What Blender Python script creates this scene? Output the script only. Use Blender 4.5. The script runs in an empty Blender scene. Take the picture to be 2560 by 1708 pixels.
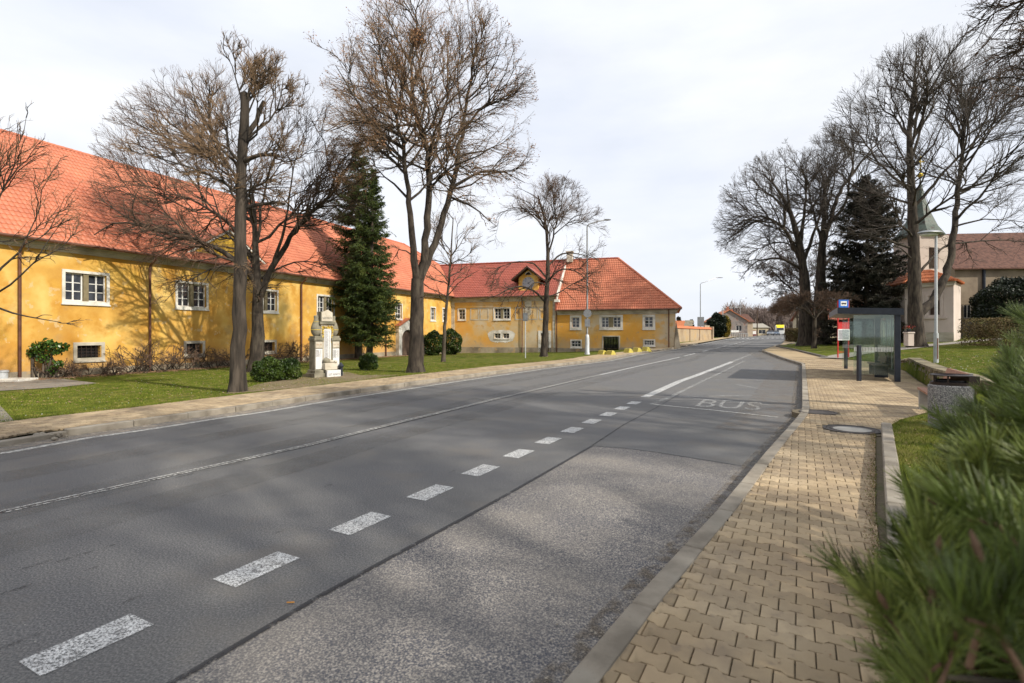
import bpy, bmesh, math, random
import numpy as np
from mathutils import Vector, Matrix
random.seed(7)
rng = np.random.default_rng(11)
S = bpy.context.scene
COL = S.collection
R = math.radians

# ---------------------------------------------------------------- camera
H = 1.70
F = 1300.0
HOR = 835.0
cam_d = bpy.data.cameras.new('camera')
cam = bpy.data.objects.new('camera', cam_d); COL.objects.link(cam)
cam.location = (0, 0, H); cam.rotation_euler = (R(90), 0, 0)
cam_d.sensor_width = 36; cam_d.lens = 36*F/2560
cam_d.shift_y = -(854-HOR)/2560
cam_d.clip_start = 0.05; cam_d.clip_end = 3000
cam_d.dof.use_dof = True; cam_d.dof.focus_distance = 12; cam_d.dof.aperture_fstop = 2.5
S.camera = cam
# ---------------------------------------------------------------- world
SUN = Vector((.81, -.59, .72)).normalized()
el = math.asin(SUN.z); az = math.atan2(SUN.x, SUN.y)
w = bpy.data.worlds.new('World'); S.world = w; w.use_nodes = True
nt = w.node_tree; nt.nodes.clear()
def N(t, **k):
    n = nt.nodes.new(t)
    for a, b in k.items(): setattr(n, a, b)
    return n
out = N('ShaderNodeOutputWorld'); bg = N('ShaderNodeBackground'); bg.inputs[1].default_value = .1
sky = N('ShaderNodeTexSky', sky_type='NISHITA', sun_disc=False, sun_elevation=el, sun_rotation=az)
tc = N('ShaderNodeTexCoord'); mp = N('ShaderNodeMapping'); mp.inputs['Scale'].default_value = (1, 1.3, 3.2)
n1 = N('ShaderNodeTexNoise'); n1.inputs['Scale'].default_value = 1.6; n1.inputs['Detail'].default_value = 7; n1.inputs['Roughness'].default_value = .55
rp = N('ShaderNodeValToRGB'); rp.color_ramp.elements[0].position = .30; rp.color_ramp.elements[0].color = (.80,)*3+(1,)
rp.color_ramp.elements[1].position = .60; rp.color_ramp.elements[1].color = (1,)*3+(1,)
n2 = N('ShaderNodeTexNoise'); n2.inputs['Scale'].default_value = 2.3; n2.inputs['Detail'].default_value = 5
r2 = N('ShaderNodeValToRGB'); r2.color_ramp.elements[0].position = .3; r2.color_ramp.elements[0].color = (9.0, 9.5, 10.6, 1)
r2.color_ramp.elements[1].position = .7; r2.color_ramp.elements[1].color = (10.6, 10.8, 11.2, 1)
mx = N('ShaderNodeMix', data_type='RGBA')
L = nt.links.new
L(tc.outputs['Generated'], mp.inputs[0]); L(mp.outputs[0], n1.inputs[0]); L(mp.outputs[0], n2.inputs[0])
L(n1.outputs[0], rp.inputs[0]); L(n2.outputs[0], r2.inputs[0])
L(rp.outputs[0], mx.inputs[0]); L(sky.outputs[0], mx.inputs[6]); L(r2.outputs[0], mx.inputs[7])
L(mx.outputs[2], bg.inputs[0]); L(bg.outputs[0], out.inputs[0])
sd = bpy.data.lights.new('sun', 'SUN'); sd.energy = 5.0; sd.angle = R(.9); sd.color = (1, .93, .82)
so = bpy.data.objects.new('sun', sd); COL.objects.link(so)
so.rotation_euler = SUN.to_track_quat('Z', 'Y').to_euler(); so.location = (30, -20, 40)
S.view_settings.view_transform = 'Standard'; S.view_settings.look = 'None'
S.view_settings.exposure = 0; S.view_settings.gamma = 1
try: S.view_settings.use_curve_mapping = False
except Exception: pass
S.cycles.max_bounces = 6; S.cycles.transparent_max_bounces = 8
try: S.cycles.use_denoising = True
except Exception: pass

# ---------------------------------------------------------------- terrain
sx = [-60, 22, 30, 36, 45, 52, 70, 95, 145, 200, 400, 900]
sz = [0, 0, .06, .12, .33, .42, .5, .72, 1.18, 1.3, 1.5, 1.5]
def T(X, Y):
    X = np.asarray(X, float); Y = np.asarray(Y, float)
    s = X*.42+Y*.907; r = X*.907-Y*.42
    zs = np.interp(s, sx, sz)
    wa = np.interp(r, [-28, -17, -12.5, -11, -8, -5.5], [-.45, -.2, .1, .35, .75, 1])
    b = np.clip((s-52)/10, 0, 1); wa = wa*(1-b)+b
    drop = np.interp(r, [-40, -30, -25, -16, -11.5], [.26, .25, .22, .1, 0])*(1-b)
    return zs*wa-drop
def G(u, v, off=0.0):
    """point of the ground (offset off: number or function) seen at photo pixel u, v"""
    k = (u-1280)/F; m = (HOR-v)/F
    f = off if callable(off) else (lambda X, Y: off)
    lo = None; y = .5
    while y < 700:
        if H+m*y <= float(T(k*y, y))+f(k*y, y): lo = y; break
        y *= 1.02
    if lo is None: lo = 700
    a = lo/1.02; b = lo
    for _ in range(30):
        c = (a+b)/2
        if H+m*c <= float(T(k*c, c))+f(k*c, c): b = c
        else: a = c
    return Vector((k*b, b, H+m*b))
K = 2560/2350
def GD(u, v, off=0.0): return G(u*K, v*K, off)
def at(u, v, Y): return Vector(((u-1280)/F*Y, Y, H+(HOR-v)/F*Y))
def hitz(u, z0, Y): return at(u, 0, Y).x

# ---------------------------------------------------------------- objects
def link(o, parent=None):
    COL.objects.link(o)
    if parent is not None: o.parent = parent
    return o
def tag(o, label=None, cat=None, group=None, kind=None):
    if label: o['label'] = label
    if cat: o['category'] = cat
    if group: o['group'] = group
    if kind: o['kind'] = kind
    return o
def empty(name, loc, label=None, cat=None, group=None):
    o = bpy.data.objects.new(name, None); o.location = loc; o.empty_display_size = .2
    link(o); return tag(o, label, cat, group)
def wloc(o):
    v = Vector(o.location)
    while o.parent is not None:
        o = o.parent; v += Vector(o.location)
    return v
def npmesh(name, V, faces_list, mats, smooth=False):
    """V (n,3); faces_list: list of (array (m,k)) with fixed k each"""
    me = bpy.data.meshes.new(name)
    V = np.asarray(V, np.float32)
    me.vertices.add(len(V)); me.vertices.foreach_set('co', V.ravel())
    idx = np.concatenate([np.asarray(f, np.int32).ravel() for f in faces_list])
    tot = np.concatenate([np.full(len(f), np.asarray(f).shape[1], np.int32) for f in faces_list])
    st = np.concatenate([[0], np.cumsum(tot)[:-1]]).astype(np.int32)
    me.loops.add(len(idx)); me.loops.foreach_set('vertex_index', idx)
    me.polygons.add(len(tot)); me.polygons.foreach_set('loop_start', st); me.polygons.foreach_set('loop_total', tot)
    if smooth: me.polygons.foreach_set('use_smooth', np.ones(len(tot), bool))
    me.update(calc_edges=True)
    for m in (mats if isinstance(mats, (list, tuple)) else [mats]): me.materials.append(m)
    return me
def ob(name, me, parent=None, loc=(0, 0, 0), rz=0.0, kind=None):
    o = bpy.data.objects.new(name, me); o.location = loc; o.rotation_euler = (0, 0, rz)
    link(o, parent)
    if kind: o['kind'] = kind
    return o
class MB:
    """collects geometry in world (or local) coordinates"""
    def __init__(s): s.v = []; s.f = []
    def add(s, vs, fs):
        b = len(s.v); s.v += [tuple(map(float, x)) for x in vs]; s.f += [tuple(b+i for i in f) for f in fs]; return s
    def box(s, x0, y0, z0, x1, y1, z1):
        return s.add([(x0,y0,z0),(x1,y0,z0),(x1,y1,z0),(x0,y1,z0),(x0,y0,z1),(x1,y0,z1),(x1,y1,z1),(x0,y1,z1)],
                     [(0,3,2,1),(4,5,6,7),(0,1,5,4),(1,2,6,5),(2,3,7,6),(3,0,4,7)])
    def bbox(s, x0, y0, z0, x1, y1, z1, b=.01):
        """box with chamfered vertical and top edges"""
        o = [(x0+b,y0),(x1-b,y0),(x1,y0+b),(x1,y1-b),(x1-b,y1),(x0+b,y1),(x0,y1-b),(x0,y0+b)]
        i = [(x0+2*b,y0+b),(x1-2*b,y0+b),(x1-b,y0+2*b),(x1-b,y1-2*b),(x1-2*b,y1-b),(x0+2*b,y1-b),(x0+b,y1-2*b),(x0+b,y0+2*b)]
        vs = [(x,y,z0) for x,y in o]+[(x,y,z1-b) for x,y in o]+[(x,y,z1) for x,y in i]
        fs = [tuple(range(7,-1,-1)), tuple(range(16,24))]
        for k in range(8):
            n = (k+1)%8; fs += [(k,n,8+n,8+k),(8+k,8+n,16+n,16+k)]
        return s.add(vs, fs)
    def prism(s, pts, z0, z1):
        n = len(pts); vs = [(x,y,z0) for x,y in pts]+[(x,y,z1) for x,y in pts]
        return s.add(vs, [tuple(range(n-1,-1,-1)), tuple(range(n,2*n))]+[(k,(k+1)%n,n+(k+1)%n,n+k) for k in range(n)])
    def extr(s, pts, d):
        """planar polygon of 3D points extruded by vector d"""
        n = len(pts); P = [Vector(p) for p in pts]; d = Vector(d)
        return s.add(P+[p+d for p in P], [tuple(range(n-1,-1,-1)), tuple(range(n,2*n))]+[(k,(k+1)%n,n+(k+1)%n,n+k) for k in range(n)])
    def tube(s, pts, rs, n=8, caps=True):
        P = [Vector(p) for p in pts]
        if not isinstance(rs, (list, tuple)): rs = [rs]*len(P)
        b = len(s.v); vs = []
        for i, p in enumerate(P):
            t = (P[min(i+1, len(P)-1)]-P[max(i-1, 0)]).normalized()
            a = t.orthogonal().normalized() if i == 0 else (a-t*a.dot(t)).normalized()
            c = t.cross(a)
            for k in range(n):
                q = 2*math.pi*k/n; vs.append(p+(a*math.cos(q)+c*math.sin(q))*rs[i])
        fs = []
        for i in range(len(P)-1):
            for k in range(n):
                m = (k+1)%n; fs.append((i*n+k, i*n+m, (i+1)*n+m, (i+1)*n+k))
        if caps: fs += [tuple(range(n-1,-1,-1)), tuple((len(P)-1)*n+k for k in range(n))]
        return s.add(vs, fs)
    def lathe(s, prof, c=(0,0,0), n=16, sq=1.0):
        vs = []; m = len(prof)
        for (r, z) in prof:
            for k in range(n):
                q = 2*math.pi*(k+.5)/n; vs.append((c[0]+r*math.cos(q), c[1]+sq*r*math.sin(q), c[2]+z))
        fs = [(i*n+k, i*n+(k+1)%n, (i+1)*n+(k+1)%n, (i+1)*n+k) for i in range(m-1) for k in range(n)]
        fs += [tuple(range(n-1,-1,-1)), tuple((m-1)*n+k for k in range(n))]
        return s.add(vs, fs)
    def ball(s, c, r, n=12, m=8):
        rx, ry, rz = r if isinstance(r, (tuple, list)) else (r,)*3
        vs = []
        for i in range(m+1):
            a = math.pi*i/m-math.pi/2
            ra = max(math.cos(a), .02)
            for k in range(n):
                q = 2*math.pi*k/n; vs.append((c[0]+rx*ra*math.cos(q), c[1]+ry*ra*math.sin(q), c[2]+rz*math.sin(a)))
        fs = [(i*n+k, i*n+(k+1)%n, (i+1)*n+(k+1)%n, (i+1)*n+k) for i in range(m) for k in range(n)]
        fs += [tuple(range(n-1,-1,-1)), tuple(m*n+k for k in range(n))]
        return s.add(vs, fs)
    def map(s, fn): s.v = [tuple(fn(*p)) for p in s.v]; return s
    def mesh(s, name, mat, smooth=False):
        me = bpy.data.meshes.new(name); me.from_pydata(s.v, [], s.f); me.update()
        me.materials.append(mat)
        if smooth:
            for p in me.polygons: p.use_smooth = True
            try: me.set_sharp_from_angle(angle=R(40))
            except Exception: pass
        return me
    def build(s, name, mat, parent=None, smooth=False, kind=None):
        """vertices are world coordinates"""
        if parent is not None:
            w = wloc(parent); s.v = [(x-w.x, y-w.y, z-w.z) for x, y, z in s.v]; return ob(name, s.mesh(name, mat, smooth), parent, kind=kind)
        return ob(name, s.mesh(name, mat, smooth), None, kind=kind)
class Frame:
    """wall frame: origin, unit direction a (along), n (outward)"""
    def __init__(s, o, a, n): s.o = Vector(o); s.a = Vector(a).normalized(); s.n = Vector(n).normalized()
    def p(s, a, d, z): q = s.o+s.a*a+s.n*d; return (q.x, q.y, z)
    def at(s, mb): mb.v = [s.p(*v) for v in mb.v]; return mb
    @property
    def rz(s): return math.atan2(s.a.y, s.a.x)

# ---------------------------------------------------------------- materials
def mat(name, cols, scale=3.0, detail=6, rough=.8, bump=0.0, bscale=40, stretch=(1,1,1), metal=0.0, isl=0.0, pos=(.35,.65), spec=.35, layers=(), objc=False, trans=0):
    """procedural: noise between colours (world position), optional bump, per-island value jitter, extra noise layers"""
    m = bpy.data.materials.new(name); m.use_nodes = True; t = m.node_tree; b = t.nodes['Principled BSDF']; l = t.links.new
    def nn(ty): return t.nodes.new(ty)
    if objc: co = nn('ShaderNodeTexCoord').outputs['Object']
    else: co = nn('ShaderNodeNewGeometry').outputs['Position']
    mp = nn('ShaderNodeMapping'); mp.inputs['Scale'].default_value = stretch; l(co, mp.inputs[0]); co = mp.outputs[0]
    def noise(sc, de, ro=.55):
        n = nn('ShaderNodeTexNoise'); n.inputs['Scale'].default_value = sc; n.inputs['Detail'].default_value = de; n.inputs['Roughness'].default_value = ro; l(co, n.inputs['Vector']); return n.outputs[0]
    rp = nn('ShaderNodeValToRGB'); e = rp.color_ramp.elements
    cols = [tuple(c)+(1,) for c in cols]
    if len(cols) == 1: c = cols[0]; cols = [tuple(x*.85 for x in c[:3])+(1,), tuple(min(1, x*1.12) for x in c[:3])+(1,)]
    e[0].position = pos[0]; e[0].color = cols[0]; e[1].position = pos[1]; e[1].color = cols[-1]
    for i, c in enumerate(cols[1:-1]): x = e.new(pos[0]+(pos[1]-pos[0])*(i+1)/(len(cols)-1)); x.color = c
    l(noise(scale, detail), rp.inputs[0]); c = rp.outputs[0]
    for (sc, lo, hi, col, am) in layers:     # extra layers: scale, from, to, colour, amount
        r = nn('ShaderNodeMapRange'); r.inputs[1].default_value = lo; r.inputs[2].default_value = hi; r.inputs[4].default_value = am
        l(noise(sc, 5, .6), r.inputs[0]); x = nn('ShaderNodeMix'); x.data_type = 'RGBA'; l(r.outputs[0], x.inputs[0]); l(c, x.inputs[6]); x.inputs[7].default_value = tuple(col)+(1,); c = x.outputs[2]
    if isl:
        g = nn('ShaderNodeNewGeometry'); oi = nn('ShaderNodeObjectInfo')
        ad = nn('ShaderNodeMath'); ad.operation = 'ADD'; l(g.outputs['Random Per Island'], ad.inputs[0]); l(oi.outputs['Random'], ad.inputs[1])
        fr = nn('ShaderNodeMath'); fr.operation = 'FRACT'; l(ad.outputs[0], fr.inputs[0])
        r = nn('ShaderNodeMapRange'); r.inputs[3].default_value = 1-isl; r.inputs[4].default_value = 1+isl; l(fr.outputs[0], r.inputs[0])
        x = nn('ShaderNodeMix'); x.data_type = 'RGBA'; x.blend_type = 'MULTIPLY'; x.inputs[0].default_value = 1; l(c, x.inputs[6]); l(r.outputs[0], x.inputs[7]); c = x.outputs[2]
    l(c, b.inputs['Base Color']); b.inputs['Roughness'].default_value = rough; b.inputs['Metallic'].default_value = metal
    b.inputs['Specular IOR Level'].default_value = spec
    if bump:
        bp = nn('ShaderNodeBump'); bp.inputs['Strength'].default_value = 1; bp.inputs['Distance'].default_value = bump
        l(noise(bscale, 4), bp.inputs['Height']); l(bp.outputs[0], b.inputs['Normal'])
    if trans: b.inputs['Subsurface Weight'].default_value = 0
    return m
def flat(name, c, rough=.5, metal=0.0, spec=.4):
    return mat(name, [c], scale=6, detail=3, rough=rough, metal=metal, spec=spec)

def alpha_mat(name, col, scale, lo, hi, amax=1.0, stretch=(1,1,1), rough=.7, scale2=None, lo2=.4, hi2=.6):
    """worn layer: colour shown where the noise is high, clear elsewhere"""
    m = mat(name, [col], scale=8, rough=rough); t = m.node_tree; b = t.nodes['Principled BSDF']; l = t.links.new
    co = t.nodes.new('ShaderNodeNewGeometry').outputs['Position']
    mp = t.nodes.new('ShaderNodeMapping'); mp.inputs['Scale'].default_value = stretch; l(co, mp.inputs[0])
    def lay(sc, a, c, mxv):
        n = t.nodes.new('ShaderNodeTexNoise'); n.inputs['Scale'].default_value = sc; n.inputs['Detail'].default_value = 5; n.inputs['Roughness'].default_value = .65
        l(mp.outputs[0], n.inputs['Vector']); r = t.nodes.new('ShaderNodeMapRange'); r.inputs[1].default_value = a; r.inputs[2].default_value = c; r.inputs[4].default_value = mxv
        l(n.outputs[0], r.inputs[0]); return r.outputs[0]
    o = lay(scale, lo, hi, amax)
    if scale2:
        q = lay(scale2, lo2, hi2, 1.0); x = t.nodes.new('ShaderNodeMath'); x.operation = 'MULTIPLY'; l(o, x.inputs[0]); l(q, x.inputs[1]); o = x.outputs[0]
    l(o, b.inputs['Alpha']); return m
M = {}
M['asphalt'] = mat('asphalt', [(.07,.07,.073), (.125,.125,.126), (.21,.205,.195)], scale=80, detail=5, rough=.85, bump=.003, bscale=110, pos=(.38,.63), layers=[(.35, .42, .62, (.14,.135,.12), .38), (1.3, .55, .72, (.055,.055,.06), .3), (38, .68, .72, (.45,.43,.40), .85), (.9, .52, .66, (.16,.145,.125), .5), (75, .60, .68, (.035,.035,.04), .6)])
M['asphalt_coarse'] = mat('coarse_asphalt', [(.055,.06,.08), (.16,.15,.14), (.40,.365,.32)], scale=88, detail=3, rough=.9, bump=.005, bscale=80, pos=(.36,.66), layers=[(.8, .42, .66, (.24,.215,.18), .45), (.6, .52, .66, (.09,.09,.10), .45)])
M['paint'] = alpha_mat('worn_road_paint', (.66,.66,.64), 95, .42, .53, .95, rough=.7, scale2=9, lo2=.26, hi2=.42)
M['paint_thin'] = alpha_mat('thin_road_paint', (.66,.65,.6), 30, .36, .6, .8)
M['paint_faded'] = alpha_mat('faded_road_paint', (.6,.6,.57), 25, .40, .66, .7, scale2=2.2, lo2=.35, hi2=.55)
M['dust'] = alpha_mat('pale_dust', (.40,.34,.27), 6, .30, .62, .8, scale2=60, lo2=.2, hi2=.55, rough=.95)
M['tar'] = alpha_mat('tar_seam', (.03,.03,.032), 14, .34, .5, .9, rough=.6)
M['dirt'] = mat('dark_gutter_dirt', [(.05,.042,.035), (.11,.095,.075), (.2,.17,.12)], scale=25, rough=.95, bump=.006, bscale=60)
M['kerb'] = mat('kerb_concrete', [(.18,.155,.12), (.27,.235,.185), (.32,.285,.23)], scale=3, detail=8, rough=.9, bump=.0015, bscale=130, isl=.08, layers=[(60, .6, .75, (.14,.13,.11), .5), (1.2,.5,.7,(.17,.16,.13),.5)])
M['kerb_dark'] = mat('weathered_kerb_concrete', [(.10,.09,.075), (.17,.155,.13)], scale=3, rough=.95, bump=.002, bscale=90, isl=.08)
M['paver'] = mat('ochre_concrete_paver', [(.25,.185,.115), (.37,.28,.17), (.45,.355,.23)], scale=1.1, detail=9, rough=.9, bump=.0012, bscale=220, isl=.2, pos=(.3,.7), layers=[(2.1, .48, .68, (.20,.155,.11), .6), (9, .6, .72, (.16,.13,.10), .5), (150, .55, .75, (.24,.18,.12), .5)])
M['paver_grey'] = mat('grey_concrete_paver', [(.16,.145,.125), (.25,.22,.18)], scale=3, rough=.92, isl=.14)
M['joint'] = mat('sandy_joint', [(.10,.082,.055), (.17,.14,.09)], scale=30, rough=1, layers=[(3,.6,.7,(.06,.09,.02),.6)])
M['soil'] = mat('ground_soil', [(.10,.085,.045), (.12,.13,.04), (.09,.12,.025)], scale=.6, rough=1)
M['lawn'] = mat('spring_lawn', [(.05,.068,.008), (.10,.125,.012), (.18,.175,.035)], scale=1.4, detail=10, rough=1, bump=.03, bscale=35, pos=(.3,.72), spec=.1, layers=[(.7, .50, .66, (.16,.13,.045), .6), (22, .60, .72, (.24,.20,.07), .55), (60, .5, .7, (.04,.07,.006), .5)])
M['blade'] = mat('grass_blade', [(.06,.09,.008), (.125,.155,.013), (.23,.21,.05)], scale=3, rough=.7, isl=.35, spec=.2)
M['gravel'] = mat('pale_path', [(.27,.25,.21), (.36,.33,.28)], scale=14, rough=.95, layers=[(80,.5,.7,(.15,.14,.12),.5)])
M['plaster_y'] = mat('weathered_yellow_plaster', [(.46,.23,.045), (.61,.35,.075), (.72,.50,.16)], scale=.55, detail=9, rough=.92, bump=.004, bscale=30, pos=(.32,.66), layers=[(1.3, .50, .66, (.50,.235,.03), .75), (2.3, .62, .65, (.62,.50,.30), .5), (.8, .58, .70, (.40,.27,.12), .6), (.45, .52, .62, (.72,.45,.08), .5), (30,.66,.72,(.6,.45,.2),.4)])
def damp(m, z0, z1, col, am=.8):
    t = m.node_tree; l = t.links.new; b = t.nodes['Principled BSDF']; c = b.inputs['Base Color'].links[0].from_socket
    g_ = t.nodes.new('ShaderNodeNewGeometry'); s_ = t.nodes.new('ShaderNodeSeparateXYZ'); l(g_.outputs['Position'], s_.inputs[0])
    n = t.nodes.new('ShaderNodeTexNoise'); n.inputs['Scale'].default_value = .9; n.inputs['Detail'].default_value = 7; n.inputs['Roughness'].default_value = .65; l(g_.outputs['Position'], n.inputs['Vector'])
    a = t.nodes.new('ShaderNodeMath'); a.operation = 'MULTIPLY_ADD'; l(n.outputs[0], a.inputs[0]); a.inputs[1].default_value = 3.2; l(s_.outputs[2], a.inputs[2])
    r = t.nodes.new('ShaderNodeMapRange'); r.inputs[1].default_value = z1; r.inputs[2].default_value = z0; r.inputs[4].default_value = am; l(a.outputs[0], r.inputs[0])
    x = t.nodes.new('ShaderNodeMix'); x.data_type = 'RGBA'; l(r.outputs[0], x.inputs[0]); l(c, x.inputs[6]); x.inputs[7].default_value = tuple(col)+(1,); l(x.outputs[2], b.inputs['Base Color'])
damp(M['plaster_y'], 1.5, 2.6, (.50,.42,.28), .85); damp(M['plaster_y'], 2.4, 3.3, (.52,.25,.04), .55)
M['plaster_o'] = mat('peeling_ochre_plaster', [(.66,.33,.06), (.64,.37,.10), (.58,.41,.20), (.56,.46,.31)], scale=.33, detail=10, rough=.94, bump=.006, bscale=22, pos=(.36,.64), layers=[(1.3, .54, .62, (.62,.33,.06), .7), (2.6, .60, .66, (.36,.29,.19), .6), (4, .66, .7, (.58,.53,.42), .6)])
damp(M['plaster_o'], 1.6, 2.9, (.42,.34,.23), .8)
M['plinth'] = mat('damp_grey_plinth', [(.17,.14,.10), (.28,.235,.17), (.40,.34,.25)], scale=.9, detail=9, rough=.95, bump=.006, bscale=25, layers=[(2.5,.6,.65,(.5,.32,.12),.5)])
M['cornice'] = mat('old_stone_cornice', [(.32,.285,.22), (.46,.415,.33), (.58,.54,.45)], scale=1.2, detail=8, rough=.9, stretch=(1,1,2), bump=.003)
M['whiteplaster'] = mat('chalky_white_plaster', [(.48,.45,.38), (.66,.63,.56), (.74,.72,.66)], scale=2, detail=8, rough=.9, bump=.003)
M['tile'] = mat('red_coated_roof_tile', [(.44,.135,.072), (.53,.185,.10)], scale=.5, rough=.55, isl=.09, spec=.35)
M['tile_dark'] = mat('red_roof_sheet', [(.30,.08,.055), (.37,.10,.065)], scale=.6, rough=.45, isl=.08, spec=.4)
M['copper'] = mat('reddish_copper_flashing', [(.26,.09,.06), (.35,.13,.08)], scale=3, rough=.45, metal=.3)
M['white'] = mat('white_window_paint', [(.62,.61,.57), (.78,.77,.74)], scale=9, rough=.6)
M['stonepost'] = mat('olive_stone_mullion', [(.17,.14,.08), (.24,.20,.12)], scale=5, rough=.9)
M['glass'] = mat('dark_window_glass', [(.012,.014,.02), (.04,.045,.055)], scale=1.5, rough=.06, spec=.7)
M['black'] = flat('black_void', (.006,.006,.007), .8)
M['pipe'] = mat('rusty_brown_downpipe', [(.10,.045,.03), (.17,.075,.045)], scale=3, rough=.5, metal=.2)
M['darkwood'] = mat('dark_brown_wood', [(.045,.03,.02), (.09,.055,.035)], scale=6, stretch=(4,4,.6), rough=.75, bump=.003)
M['doorwood'] = mat('weathered_brown_door', [(.10,.065,.045), (.15,.10,.07)], scale=5, stretch=(4,4,.5), rough=.8)
M['stone'] = mat('mossy_sandstone', [(.13,.12,.085), (.22,.20,.145), (.28,.255,.19)], scale=2.5, detail=9, rough=.92, bump=.003, layers=[(4,.55,.7,(.10,.11,.055),.6)])
M['stone_l'] = mat('pale_sandstone', [(.45,.40,.31), (.58,.53,.43)], scale=3, detail=8, rough=.9, layers=[(5,.55,.7,(.34,.29,.20),.5)])
M['marble'] = mat('white_marble_plaque', [(.60,.59,.57), (.72,.71,.69)], scale=4, rough=.45)
M['gold'] = mat('gilded_ornament', [(.55,.38,.05), (.82,.62,.12)], scale=30, rough=.4, metal=.5)
M['ink'] = flat('engraved_dark_letters', (.05,.05,.055), .7)
M['goldink'] = flat('brown_letters', (.35,.2,.1), .7)
M['galv'] = mat('galvanised_steel', [(.28,.29,.30), (.38,.39,.40)], scale=6, rough=.45, metal=.55, stretch=(1,1,.3))
M['galv_bright'] = mat('pale_painted_steel', [(.42,.44,.45), (.52,.54,.55)], scale=5, rough=.5, metal=.2)
M['anthracite'] = mat('anthracite_powder_coat', [(.018,.022,.032), (.026,.031,.043)], scale=5, rough=.42)
M['red'] = flat('red_paint', (.55,.03,.03), .45)
M['blue'] = flat('blue_sign', (.02,.14,.52), .4)
M['signwhite'] = flat('white_sign', (.75,.75,.72), .5)
M['signback'] = mat('grey_sign_back', [(.16,.17,.18), (.22,.23,.24)], scale=4, rough=.5, metal=.4)
M['paper'] = flat('timetable_paper', (.55,.56,.60), .6)
M['yellow'] = mat('flaking_yellow_paint', [(.40,.33,.05), (.50,.42,.09)], scale=8, rough=.8, layers=[(14,.6,.66,(.4,.38,.3),.7)])
M['conc'] = mat('pale_cast_concrete', [(.27,.26,.235), (.38,.365,.33)], scale=5, rough=.9, layers=[(60,.5,.7,(.25,.24,.22),.4)])
M['aggregate'] = mat('exposed_aggregate', [(.07,.07,.075), (.24,.23,.22), (.42,.40,.37)], scale=70, detail=2, rough=.85, bump=.006, bscale=58, pos=(.38,.64), objc=True)
M['brownmetal'] = mat('dark_brown_metal', [(.035,.025,.022), (.06,.042,.036)], scale=8, rough=.35, metal=.4)
M['benchwood'] = mat('reddish_bench_plank', [(.26,.13,.08), (.36,.19,.12)], scale=6, stretch=(5,1,5), rough=.7)
M['greywood'] = mat('greyed_bench_slat', [(.14,.115,.095), (.2,.165,.14)], scale=6, rough=.8)
M['bark'] = mat('grey_brown_bark', [(.035,.027,.02), (.075,.06,.044), (.13,.105,.08)], scale=7, detail=8, stretch=(1,1,.22), rough=.95, bump=.02, bscale=16, pos=(.33,.68), layers=[(.9,.55,.7,(.10,.11,.055),.35)])
M['bark_d'] = mat('dark_bark', [(.02,.016,.012), (.048,.037,.028), (.08,.066,.048)], scale=7, detail=8, stretch=(1,1,.25), rough=.95, bump=.02, bscale=14)
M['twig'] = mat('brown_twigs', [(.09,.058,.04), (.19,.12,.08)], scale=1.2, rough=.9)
M['twig_l'] = mat('pale_tan_twigs', [(.17,.11,.065), (.32,.21,.12)], scale=1.2, rough=.9)  # paler tan than the other twig colours
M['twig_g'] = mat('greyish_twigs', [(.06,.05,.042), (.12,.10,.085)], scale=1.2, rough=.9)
M['dryleaf'] = mat('dry_rusty_seeds', [(.20,.105,.055), (.34,.18,.09)], scale=6, rough=.9, isl=.35)
M['litter'] = mat('fallen_leaf', [(.20,.12,.07), (.33,.21,.12)], scale=6, rough=.95, isl=.4)
M['spruce'] = mat('spruce_needles', [(.018,.034,.006), (.045,.07,.012), (.09,.115,.02)], scale=1.6, rough=.6, isl=.45, spec=.3)
M['spruce_d'] = mat('dark_spruce_needles', [(.014,.018,.010), (.035,.034,.02), (.05,.04,.028)], scale=1.0, rough=.7, isl=.4)
M['leafg'] = mat('evergreen_leaves', [(.014,.03,.005), (.035,.062,.008), (.07,.10,.014)], scale=2, rough=.45, isl=.5)
M['leafd'] = mat('dark_yew_leaves', [(.006,.012,.005), (.015,.024,.009)], scale=2, rough=.5, isl=.5)
M['leafb'] = mat('brownish_hedge_leaves', [(.09,.06,.03), (.14,.10,.04), (.11,.11,.03)], scale=1.5, rough=.8, isl=.4)
M['ivy'] = mat('glossy_ivy_leaves', [(.02,.05,.008), (.06,.11,.015)], scale=3, rough=.3, isl=.5)
M['forsythia'] = mat('yellow_blossom', [(.65,.48,.01), (.8,.62,.02)], scale=3, rough=.7, isl=.2)
M['pine'] = mat('pine_needle', [(.045,.07,.016), (.14,.19,.036), (.33,.36,.10)], scale=2.2, rough=.42, isl=.5, spec=.5)
M['pinewood'] = mat('pine_bud_brown', [(.10,.06,.035), (.2,.12,.08)], scale=20, rough=.8)
M['flower'] = flat('daisy_white', (.8,.8,.78), .7)
M['wallst'] = mat('retaining_wall_stone', [(.12,.10,.065), (.20,.17,.11), (.30,.26,.17)], scale=4, rough=.95, bump=.004, isl=.3)
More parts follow.
